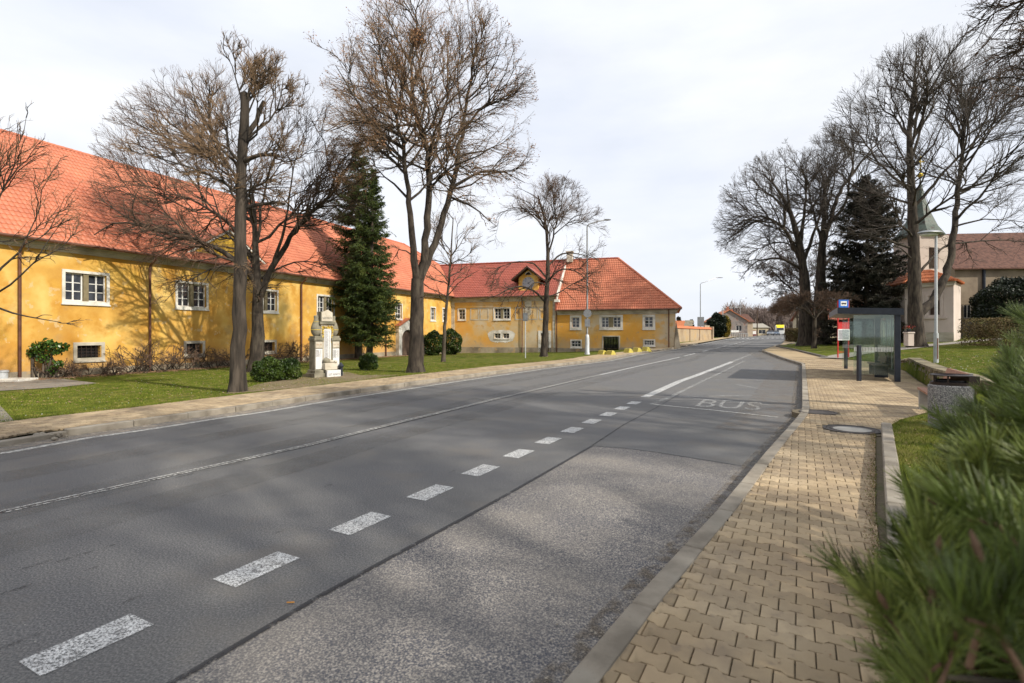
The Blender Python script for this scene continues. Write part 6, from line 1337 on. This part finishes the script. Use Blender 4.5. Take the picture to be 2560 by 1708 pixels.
MB().lathe([(.2,.78),(.21,.85),(.205,.86),(.19,.80)], (bx_,by_,zb_), 24).build('ash_tray', M['black'], o)
# ---- park bench behind the bin
fbn = Frame((8.5, 11.05, 0), (-.50, -.866, 0), (-.866, .50, 0)); fbn = Frame((8.62, 11.1, 0), (-.52, -.854, 0), (-.854, .52, 0))
zq = float(T(9, 10.3))+.12; o = thing('park_bench', (8.62, 11.1, zq), 'reddish plank bench on concrete legs behind the litter bin', 'bench')
for a in (.12, 1.55): fbn.at(MB().bbox(a, -.5, zq-.1, a+.09, -.03, zq+.40, .01).extr([(a,-.5,zq+.4),(a,-.42,zq+.4),(a,-.58,zq+.86),(a,-.64,zq+.86)], (.09,0,0))).build('leg', M['conc'], o)
for k in range(3): fbn.at(MB().bbox(-.02, -.47+k*.155, zq+.405, 1.8, -.335+k*.155, zq+.45, .008)).build('seat_plank', M['benchwood'], o)
for k in range(2): zz_ = zq+.56+k*.17; dd = -.455-.055*k; fbn.at(MB().extr([(-.02,dd,zz_),(-.02,dd+.035,zz_),(-.02,dd-.01,zz_+.14),(-.02,dd-.045,zz_+.14)], (1.82,0,0))).build('backrest_plank', M['benchwood'], o)
# ---- manholes
for k, (c, r) in enumerate(MH):
    o = thing('manhole_cover', (c.x, c.y, float(T(c.x, c.y))+.118), ('iron ring manhole cover with pale concrete centre in the right pavement' if k == 0 else 'dark manhole cover by the kerb where the pavement bends'), 'manhole cover')
    z = float(T(c.x, c.y)); MB().lathe([(r+.13,-.01),(r+.13,.110),(r-.01,.110)], (c.x,c.y,z), 32).build('mortar_ring', M['joint'], o)
    mb = MB(); n = 40
    for (ra, rb2, zt_) in ((r, r-.045, .124), (r-.055, r-.10, .120), (r-.11, r-.145, .122)):
        vs = [(c.x+rr_*math.cos(2*math.pi*i/n), c.y+rr_*math.sin(2*math.pi*i/n), z+h_) for rr_, h_ in ((ra, .10), (ra, zt_), (rb2, zt_), (rb2, .10)) for i in range(n)]
        mb.add(vs, [(j*n+i, j*n+(i+1) % n, (j+1)*n+(i+1) % n, (j+1)*n+i) for j in range(3) for i in range(n)])
    mb.build('iron_ring', mat('cast_iron', [(.05,.045,.042),(.10,.085,.075)], scale=9, rough=.6, metal=.3) if k == 0 else bpy.data.materials['cast_iron'], o)
    MB().lathe([(r-.145,0),(r-.145,.119),(0.001,.1195)], (c.x,c.y,z), 32).build('cover', M['conc'] if k == 0 else bpy.data.materials['cast_iron'], o)
# ---- dry stone retaining wall
wp = [Vector(p) for p in [(9.55,10.05),(9.98,11.0),(12.38,15.3),(14.1,18.0),(16.5,21.7),(17.8,24.2),(19.2,26.6)]]
rt = thing('retaining_wall', (12.4, 15.3, .1), 'low sandstone retaining wall behind the bus shelter and the bench', 'wall')
g = np.random.default_rng(31); me_s = []
for k in range(8):
    mb = MB(); mb.bbox(-.5,-.5,-.5,.5,.5,.5,.07); mb.v = [(x+g.normal(0,.03), y+g.normal(0,.03), z+g.normal(0,.03)) for x, y, z in mb.v]; me_s.append(mb.mesh('stone', M['wallst']))
w0 = wloc(rt); cnt = 0; ds = [0]
for a, b in zip(wp[:-1], wp[1:]): ds.append(ds[-1]+(b-a).length)
def wpt(s):
    i = min(max(int(np.searchsorted(ds, s))-1, 0), len(wp)-2); t = (wp[i+1]-wp[i]).normalized(); return wp[i]+t*(s-ds[i]), t
back = MB(); Q = []
hw_at = lambda y: float(np.interp(y, [10, 21, 23.5, 26.6], [.56, .55, .30, .12]))
for s in np.arange(0, ds[-1], .4):
    p, t = wpt(s); n = Vector((t.y, -t.x)); hh = hw_at(p.y); zt = float(T(p.x, p.y))+.12
    Q.append((p+n*.08, zt, hh, p+n*.45))
for (p, zt, hh, q), (p2, zt2, hh2, q2) in zip(Q[:-1], Q[1:]):
    back.add([(p.x,p.y,zt-.2),(p2.x,p2.y,zt2-.2),(p2.x,p2.y,zt2+hh2-.03),(p.x,p.y,zt+hh-.03),(q.x,q.y,zt+hh-.03),(q2.x,q2.y,zt2+hh2-.03)], [(0,1,2,3),(3,2,5,4)])
back.build('mortar', M['joint'], rt)
rowh = [.11, .10, .12, .10]; 
cap_me = MB().bbox(-.5,-.5,-.5,.5,.5,.5,.03).mesh('capstone', M['wallst'])
s = 0
while s < ds[-1]-.3:
    l = g.uniform(.45, .7); p, t = wpt(s+l/2); hh = hw_at(p.y); n = Vector((t.y, -t.x)); zt = float(T(p.x, p.y))+.12
    o_ = bpy.data.objects.new('capstone', cap_me); link(o_, rt); q = p+n*.17; o_.location = (q.x-w0.x, q.y-w0.y, zt+hh+.0-w0.z); o_.scale = (l-.012, .40, .07); o_.rotation_euler = (g.normal(0,.012), g.normal(0,.01), math.atan2(t.y, t.x)); s += l
zr = 0
for r_, h_ in enumerate(rowh+[.09]):
    s = g.uniform(-.1, .1)
    while s < ds[-1]-.2:
        l = g.uniform(.16, .42); p, t = wpt(s+l/2); hh = hw_at(p.y)-.045
        if zr+h_ <= hh+.03 and cnt < 300:
            n = Vector((t.y, -t.x)); zt = float(T(p.x, p.y))+.11; o_ = bpy.data.objects.new('stone', me_s[int(g.integers(8))]); link(o_, rt); q = p+n*(.09+g.uniform(-.015, .015))
            o_.location = (q.x-w0.x, q.y-w0.y, zt+zr+h_/2-w0.z); o_.scale = (l-.015, .18, h_-.014); o_.rotation_euler = (0, g.normal(0, .015), math.atan2(t.y, t.x)+g.normal(0, .02)); cnt += 1
        s += l
    zr += h_
# path across the right lawn + stone pedestal with flowers
mb = MB(); poly_strip(mb, xy([G(u, v, LR) for u, v in [(2075,896),(2130,886),(2190,879),(2258,872),(2320,864),(2400,857),(2480,849),(2600,842)]]), 1.5, lambda x, y: float(lawn_r(x, y))+.03, .4); mb.build('park_path', M['gravel'], kind='structure')
b = at(2272, 857, 34); o = thing('stone_pedestal', (b.x, b.y, b.z), 'pinkish stone pedestal with red flowers left of the forked trunk', 'pedestal')
MB().bbox(b.x-.2,b.y-.2,b.z-.2,b.x+.2,b.y+.2,b.z+.62,.02).bbox(b.x-.24,b.y-.24,b.z+.62,b.x+.24,b.y+.24,b.z+.7,.02).build('block', M['pinkish'], o); MB().lathe([(.08,.7),(.13,.85),(.11,.9)], b, 10).build('vase', M['anthracite'], o)
g = np.random.default_rng(3); leaves(o, np.array([b.x, b.y, b.z+1.02])+g.normal(0, 1, (70, 3))*np.array([.11,.1,.07]), .035, M['red'], g, 'flowers'); leaves(o, np.array([b.x, b.y, b.z+.95])+g.normal(0, 1, (90, 3))*np.array([.13,.1,.07]), .04, M['leafg'], g, 'flower_leaves')

# ---------------------------------------------------------------- vehicles far up the road, coming this way
def car(x, y, ang, col, label, cat='car', sc=1.0, dark=False):
    z = float(T(x, y))+.012; a = Vector((math.cos(ang), math.sin(ang), 0)); n = Vector((-a.y, a.x, 0)); fr = Frame((x, y, 0), a, n); o = thing('parked_car' if cat == 'parked' else 'car', (x, y, z), label, 'car', 'oncoming cars')
    def sec(p, w): return [(q[0]*sc, w*sc, z+q[1]*sc) for q in p]
    body = [(2.1,.35),(2.15,.6),(2.0,.82),(1.15,.95),(-1.7,.98),(-2.1,.9),(-2.15,.4),(-1.9,.25),(1.9,.25)]
    mb = MB(); n_ = len(body); A = sec(body, -.86); Bq = sec(body, .86); mb.add(A+Bq, [tuple(range(n_)), tuple(range(2*n_-1, n_-1, -1))]+[(k, n_+k, n_+(k+1) % n_, (k+1) % n_) for k in range(n_)]); fr.at(mb).build('body', col, o)
    lo = [(1.15,.95),(-1.75,.98)]; hi = [(.35,1.45),(-1.2,1.46)]
    vs = [(1.2,-.80,.94),(-1.8,-.80,.97),(-1.8,.80,.97),(1.2,.80,.94),(.35,-.62,1.46),(-1.2,-.62,1.47),(-1.2,.62,1.47),(.35,.62,1.46)]
    fr.at(MB().add([(p[0]*sc,p[1]*sc,z+p[2]*sc) for p in vs], [(0,4,5,1),(1,5,6,2),(2,6,7,3),(3,7,4,0)])).build('windows', M['glass'], o)
    fr.at(MB().add([(p[0]*sc,p[1]*sc,z+p[2]*sc+.02) for p in [(.38,-.64,1.46),(-1.25,-.64,1.47),(-1.25,.64,1.47),(.38,.64,1.46)]], [(0,1,2,3)])).build('roof', col, o)
    for wx in (1.35, -1.35):
        for wy in (-.80, .80):
            c0 = fr.p(wx*sc, wy*sc, z+.32*sc); MB().tube([Vector(c0)-n*.11, Vector(c0)+n*.11], .32*sc, 14).build('wheel', M['black'], o)
    for wy in (-.62, .62): fr.at(MB().box(2.02*sc, (wy-.16)*sc, z+.6*sc, 2.14*sc, (wy+.16)*sc, z+.76*sc)).build('headlight', M['signwhite'], o)
    fr.at(MB().box(2.1*sc,-.45*sc,z+.38*sc,2.17*sc,.45*sc,z+.56*sc)).build('grille', M['black'], o); fr.at(MB().box(2.165*sc,-.26*sc,z+.40*sc,2.18*sc,.26*sc,z+.5*sc)).build('number_plate', M['signwhite'], o)
    return o
M['carsilver'] = flat('silver_car_paint', (.28,.31,.35), .3, .5); M['carblue'] = flat('blue_grey_car_paint', (.14,.19,.27), .3, .4)
ang = math.atan2(-47, -22)
c1 = at(1926, 837, 150); c2 = at(1941, 837, 158); tk = at(1962, 837, 166)
car(c1.x, c1.y, ang-.05, M['carsilver'], 'silver car leading the oncoming traffic far up the road'); car(c2.x, c2.y, ang-.05, M['carblue'], 'blue grey car following the silver one, ahead of the lorry')
x, y = tk.x, tk.y+3; z = float(T(x, y)); a = Vector((math.cos(ang), math.sin(ang), 0)); n = Vector((-a.y, a.x, 0)); fr = Frame((x, y, 0), a, n); o = thing('lorry', (x, y, z), 'white box lorry with yellow roof spoiler behind the oncoming cars', 'lorry')
fr.at(MB().bbox(-5.2,-1.25,z+.9,1.2,1.25,z+3.3,.04)).build('box_body', M['signwhite'], o); fr.at(MB().bbox(1.3,-1.05,z+.35,3.2,1.05,z+1.5,.06).add([(1.3,-1.05,z+1.5),(3.15,-1.05,z+1.5),(2.7,-.95,z+2.4),(1.3,-.95,z+2.4),(1.3,1.05,z+1.5),(3.15,1.05,z+1.5),(2.7,.95,z+2.4),(1.3,.95,z+2.4)], [(0,1,2,3),(7,6,5,4),(3,2,6,7)])).build('cab', M['signwhite'], o)
fr.at(MB().add([(3.17,-.95,z+1.55),(3.17,.95,z+1.55),(2.73,.88,z+2.38),(2.73,-.88,z+2.38)], [(0,1,2,3)])).build('windscreen', M['glass'], o)
fr.at(MB().add([(2.7,-1.0,z+2.42),(2.7,1.0,z+2.42),(1.3,1.15,z+3.35),(1.3,-1.15,z+3.35),(1.3,1.0,z+2.42),(1.3,-1.0,z+2.42)], [(0,1,2,3),(1,4,2),(0,3,5)])).build('roof_spoiler', flat('bright_yellow_paint', (.85,.65,.02), .4), o)
for wx in (2.3, -3.2):
    for wy in (-1.0, 1.0): c0 = Vector(fr.p(wx, wy, z+.42)); MB().tube([c0-n*.14, c0+n*.14], .42, 14).build('wheel', M['black'], o)
for wy in (-.8, .8): fr.at(MB().box(3.18, wy-.15, z+.6, 3.24, wy+.15, z+.8)).build('headlight', M['signwhite'], o)
fr.at(MB().box(-5.0,-.5,z+.5,3.0,.5,z+.85)).build('chassis', M['black'], o)

# ================================================================ FOREGROUND PINE
g = np.random.default_rng(123)
def shoot_mesh(seed, n=120, L_=.13, nl=.095, tk=1.0):
    g = np.random.default_rng(seed); ax_ = np.linspace(0, L_, 6); bend = g.normal(0, .012, 2)
    t = g.uniform(.0, 1, n)**.8; p = np.stack([bend[0]*t**2*4, bend[1]*t**2*4, t*L_], 1); q = g.uniform(0, 2*np.pi, n)
    sp = (1.05-.6*t)*g.uniform(.75, 1.15, n); d0 = np.stack([np.cos(q)*np.sin(sp), np.sin(q)*np.sin(sp), np.cos(sp)], 1)
    l = nl*g.uniform(.7, 1.15, n)*(1-.15*t); d1 = norm(d0+np.stack([0*q, 0*q, .35+0*q], 1)+g.normal(0, .08, (n, 3)))
    P = np.stack([p, p+d0*(l*.4)[:,None], p+d0*(l*.4)[:,None]+d1*(l*.35)[:,None], p+d0*(l*.4)[:,None]+norm(d0+2*d1)*(l*.62)[:,None]], 1)
    Rr = (np.array([.0010, .0015, .0013, .0004])*tk)[None]*np.ones((n, 1)); V, Q = tubes(P, Rr, 3); return V, Q, ax_, bend
SM = []; SV = []
for k in range(7):
    V, Q, ax_, bend = shoot_mesh(300+k, 190 if k < 5 else 130, .16 if k < 5 else .13, .10 if k < 5 else .115, .8 if k < 5 else 1.05); ge = Geo(); ge.add(V, Q)
    st, sq = tubes(np.array([[[0,0,-.06],[0,0,0],[bend[0], bend[1], .08],[bend[0]*3.5, bend[1]*3.5, .15 if k < 5 else .11]]]), np.array([[.006,.0055,.0045,.003]]), 6)
    nV = len(V); Vs = np.concatenate([V, st]); me = npmesh('shoot', Vs, [np.concatenate([Q, sq+nV])], [M['pine'], M['pinewood']], False)
    mi = np.zeros(len(me.polygons), np.int32); mi[len(Q):] = 1; me.polygons.foreach_set('material_index', mi); SM.append(me)
pr = empty('pine_shrub', (3.2, 2.0, .3), 'big out-of-focus long-needled pine shrub filling the lower right corner', 'shrub')
w0 = np.array(wloc(pr))
cv = np.array([(.62,.80,.98),(.70,1.0,1.18),(.98,1.30,1.22),(1.28,1.62,1.22),(1.72,2.05,1.27),(2.10,2.45,1.29),(2.52,2.75,1.40),(3.05,3.1,1.68),(3.6,3.5,1.95)])
tau = np.linspace(0, 1, len(cv)); S_ = []
def curve(t): return np.stack([np.interp(t, tau, cv[:,i]) for i in range(3)], -1)
N_ = 1300; t = g.uniform(0, 1, N_)**.9; off = g.uniform(0, 1, N_)**1.6*1.5; dz = -g.uniform(0, 1, N_)**1.3*1.15
C_ = curve(t); p = C_+np.stack([off*.95, -off*.32, off*.25+dz], 1)+g.normal(0, .06, (N_, 3)); p[:,0] += np.where(dz < -.25, (-.25-dz)*.18, 0)
keep = (p[:,1] > .45) & (p[:,2] > .22) & (np.hypot(p[:,0], p[:,1]) > .8); p = p[keep]
pj = np.array([(p[:,0]/p[:,1])*F+1280, HOR-(p[:,2]-H)/p[:,1]*F]).T
cen = np.array([2.9, 1.5, .2]); d = norm(norm(p-cen)*.9+np.array([-.25, .1, .55])+g.normal(0, .28, (len(p), 3)))
# nearest shoots, a hand's reach from the lens
ex = np.array([((u-1280)/F*Yq, Yq, H+(HOR-v)/F*Yq) for u, v, Yq in [(2360,1690,.78),(2440,1600,.72),(2560,1690,.66),(2330,1790,.8),(2450,1780,.7),(2520,1500,.8),(2330,1560,.9),(2620,1580,.7),(2400,1450,.95),(2500,1340,1.0),(2600,1420,.85),(2300,1660,.9),(2280,1470,1.05)]])
p = np.concatenate([p, ex]); d = np.concatenate([d, norm(np.array([-.25, .15, .85])+g.normal(0, .25, (len(ex), 3)))])
tp = p+d*.21; tu = tp[:,0]/tp[:,1]*F+1280; tv = HOR-(tp[:,2]-H)/tp[:,1]*F
lim = np.interp(tv, [700, 760, 880, 960, 1008, 1030, 1080, 1150, 1185, 1210, 1367, 1500, 1750], [2600, 2540, 2470, 2455, 2420, 2330, 2325, 2370, 2310, 2255, 2160, 2165, 2185])
keep = (tu > lim) & (tp[:,1] > .45) & (p[:,0]/p[:,1]*F+1280 > lim+10); p = p[keep]; d = d[keep]
ge = Geo(); nb = 0
# boughs
trunk = np.array([3.4, 1.6, .1]); bp = []
for k in range(46):
    e = p[int(g.integers(len(p)))]; m1 = trunk*.55+e*.45+np.array([0, 0, .1]); bp.append(np.stack([trunk+g.normal(0, .05, 3), trunk*.8+e*.2+np.array([0,0,.12]), m1+g.normal(0, .05, 3), trunk*.2+e*.8+g.normal(0, .03, 3), e]))
ge.add(*tubes(np.array(bp), np.array([.030,.020,.013,.008,.005])[None]*np.ones((46, 1)), 7)); ge.ob('branches', M['bark'], pr, kind='stuff')
dist = np.linalg.norm(p-np.array([0, 0, H]), axis=1); order = np.argsort(dist); p = p[order]; d = d[order]
Vj = []; Qj = []; nv = 0
for i in range(len(p)):
    q = Vector(d[i]).to_track_quat('Z', 'Y').to_matrix() @ Matrix.Rotation(float(g.uniform(0, 6.28)), 3, 'Z'); k = int(g.integers(5)) if i > 60 else int(g.integers(5, 7)) if i < 24 else int(g.integers(len(SM))); sc_ = float(g.uniform(.85, 1.2))*(.72 if dist[order[i]] < 1.25 else 1)
    if i < 300:
        o_ = bpy.data.objects.new('shoot', SM[k]); link(o_, pr); o_.location = tuple(p[i]-w0); o_.rotation_euler = q.to_euler(); o_.scale = (sc_,)*3
    else:
        me = SM[k]; co = np.empty(len(me.vertices)*3, np.float32); me.vertices.foreach_get('co', co); co = co.reshape(-1, 3)*sc_@np.array(q).T+p[i]-w0
        ix = np.empty(len(me.loops), np.int32); me.loops.foreach_get('vertex_index', ix); Vj.append(co); Qj.append(ix.reshape(-1, 4)+nv); nv += len(co)
if Vj: ob('shoots', npmesh('shoots', np.concatenate(Vj), [np.concatenate(Qj)], M['pine']), pr, kind='stuff')
# brown buds at shoot tips
mb = MB()
for i in range(0, len(p), 3):
    e = Vector(p[i])+Vector(d[i])*.15; mb.tube([e-Vector(d[i])*.01, e+Vector(d[i])*.012, e+Vector(d[i])*.03], [.004, .0055, .0015], 6)
mb.build('buds', M['pinewood'], pr, kind='stuff')

# ================================================================ GRASS, LITTER, FLECKS
def blades(name, fx, n, hmin, hmax, wd, zf, m, parent=None):
    """fx(g, n) -> x, y arrays"""
    x, y = fx(n); z = T(x, y)+zf(x, y); n = len(x); a = g.uniform(0, 2*np.pi, n); h = g.uniform(hmin, hmax, n)*np.interp(np.sin(x*1.7)*np.sin(y*1.3+x*.4), [-1, 1], [.55, 1.25]); l = g.uniform(.2, .9, n)*h; b = g.uniform(0, 2*np.pi, n)
    p = np.stack([x, y, z-.005], 1); s = np.stack([np.cos(a), np.sin(a), 0*a], 1)*wd[0] if isinstance(wd, tuple) else np.stack([np.cos(a), np.sin(a), 0*a], 1)*wd
    up_ = np.stack([np.cos(b)*l, np.sin(b)*l, h], 1); V = np.stack([p-s, p+s, p+up_*.55+s*.6+np.array([0,0,.005]), p+up_], 1).reshape(-1, 3)
    i = np.arange(n)[:,None]*4; Fc = i+np.array([0, 1, 2, 3]); o = ob(name, npmesh(name, V, [Fc], m), parent, kind='stuff'); return o
def rej(x0, x1, y0, y1, ok, pw=1.0):
    def f(n):
        y = y0+(y1-y0)*g.uniform(0, 1, n)**pw; x = g.uniform(x0, x1, n); k = ok(x, y); return x[k], y[k]
    return f
o = blades('grass', rej(2.0, 9.5, 3.0, 10.2, lambda x, y: (x > XP(y)+.10)), 60000, .03, .075, .0028, lambda x, y: lawn_r(x, y), M['blade'])
o = blades('grass', rej(10, 30, 11, 32, lambda x, y: (x > XP(y)+.35) & (x < y*1.0), .8), 130000, .02, .055, .005, lambda x, y: lawn_r(x, y), M['blade'])
o = blades('grass', rej(-15, 2, 9.5, 30, lambda x, y: (x < XL(y)-2.32) & (x > -.98*y-1) & (x < XL(y)-1), 1.3), 190000, .02, .05, .0055, lambda x, y: .095+0*x, M['blade'])
# pavement-edge weeds
o = blades('weeds', lambda n: (lambda y: (XP(y)-.07-np.abs(g.normal(0, .05, n)), y))(g.uniform(2.2, 8.3, n)), 2600, .01, .035, .003, lambda x, y: .112+0*x, M['blade'])
o = blades('weeds', lambda n: (lambda y: (XL(y)-2.30+g.normal(0, .03, n), y))(g.uniform(8, 34, n)), 9000, .02, .06, .004, lambda x, y: .112+0*x, M['blade'])
def flecks(name, xy_, size, zf, m, lift=.006):
    x, y = xy_; n = len(x); z = T(x, y)+zf(x, y)+lift; a = g.uniform(0, 2*np.pi, n); s = size*g.uniform(.5, 1.4, n); c, si = np.cos(a)*s, np.sin(a)*s; k = g.uniform(.3, .8, n); t = g.uniform(-.5, .5, (n, 2))*s[:,None]
    V = np.stack([np.stack([x-c, y-si, z+t[:,0]*.5+s*.3], 1), np.stack([x+si*k, y-c*k, z], 1), np.stack([x+c, y+si, z+t[:,1]*.5+s*.3], 1), np.stack([x-si*k, y+c*k, z+s*.1], 1)], 1).reshape(-1, 3)
    return ob(name, npmesh(name, V, [np.arange(4*n).reshape(-1, 4)], m), kind='stuff')
flecks('fallen_leaves', rej(-22, 3, 12, 48, lambda x, y: x < XL(y)-2.4)(9000), .028, lambda x, y: .12+0*x, M['litter'])
def nearwall(n):
    L0 = g.uniform(8, 36, n); dd = .35+np.abs(g.normal(0, .55, n)); q = FL.o; return q.x+FL.a.x*L0+FL.n.x*dd, q.y+FL.a.y*L0+FL.n.y*dd
flecks('fallen_leaves', nearwall(9000), .05, lambda x, y: .11+0*x, M['litter'], .01)
flecks('fallen_leaves', rej(8, 45, 10.5, 55, lambda x, y: x > XP(y)+.4)(9000), .03, lambda x, y: lawn_r(x, y)+.03, M['litter'])
flecks('fallen_leaves', rej(2, 8, 3, 9.8, lambda x, y: x > XP(y)+.15)(1500), .014, lambda x, y: lawn_r(x, y)+.02, M['litter'])
flecks('daisies', rej(-15, 2, 9.8, 30, lambda x, y: x < XL(y)-2.4)(900), .012, lambda x, y: .14+0*x, M['flower'])
flecks('daisies', rej(12, 34, 14, 45, lambda x, y: x > XP(y)+.5)(1800), .016, lambda x, y: lawn_r(x, y)+.05, M['flower'])
flecks('seed_husks', rej(-1, 9, 1.8, 14, lambda x, y: (x > XR(y)+.18) & (x < XP(y)-.1), 1.3)(1500), .007, lambda x, y: .121+0*x, M['litter'], .002)
flecks('seed_husks', (lambda y: (XP(y)-.08-np.abs(g.normal(0, .06, len(y))), y))(g.uniform(2, 8.3, 1600)), .008, lambda x, y: .121+0*x, M['litter'], .003)
flecks('road_grit', rej(-9, 8, 2, 22, lambda x, y: (x > XL(y)+.3) & (x < XR(y)-.2), 1.3)(1500), .006, lambda x, y: .008+0*x, M['conc'], .001)
flecks('road_grit', (lambda y: (XR(y)-.08-np.abs(g.normal(0, .14, len(y))), y))(g.uniform(1.8, 26, 2500)), .009, lambda x, y: .012+0*x, M['kerb'], .002)
cb = G(727, 1508, .006); tag(MB().tube([(cb.x-.025, cb.y, cb.z+.004), (cb.x+.022, cb.y+.004, cb.z+.004)], .004, 6).build('cigarette_end', mat('orange_filter', [(.7,.3,.05)], rough=.8)), 'tiny orange cigarette end lying on the near asphalt', 'litter')
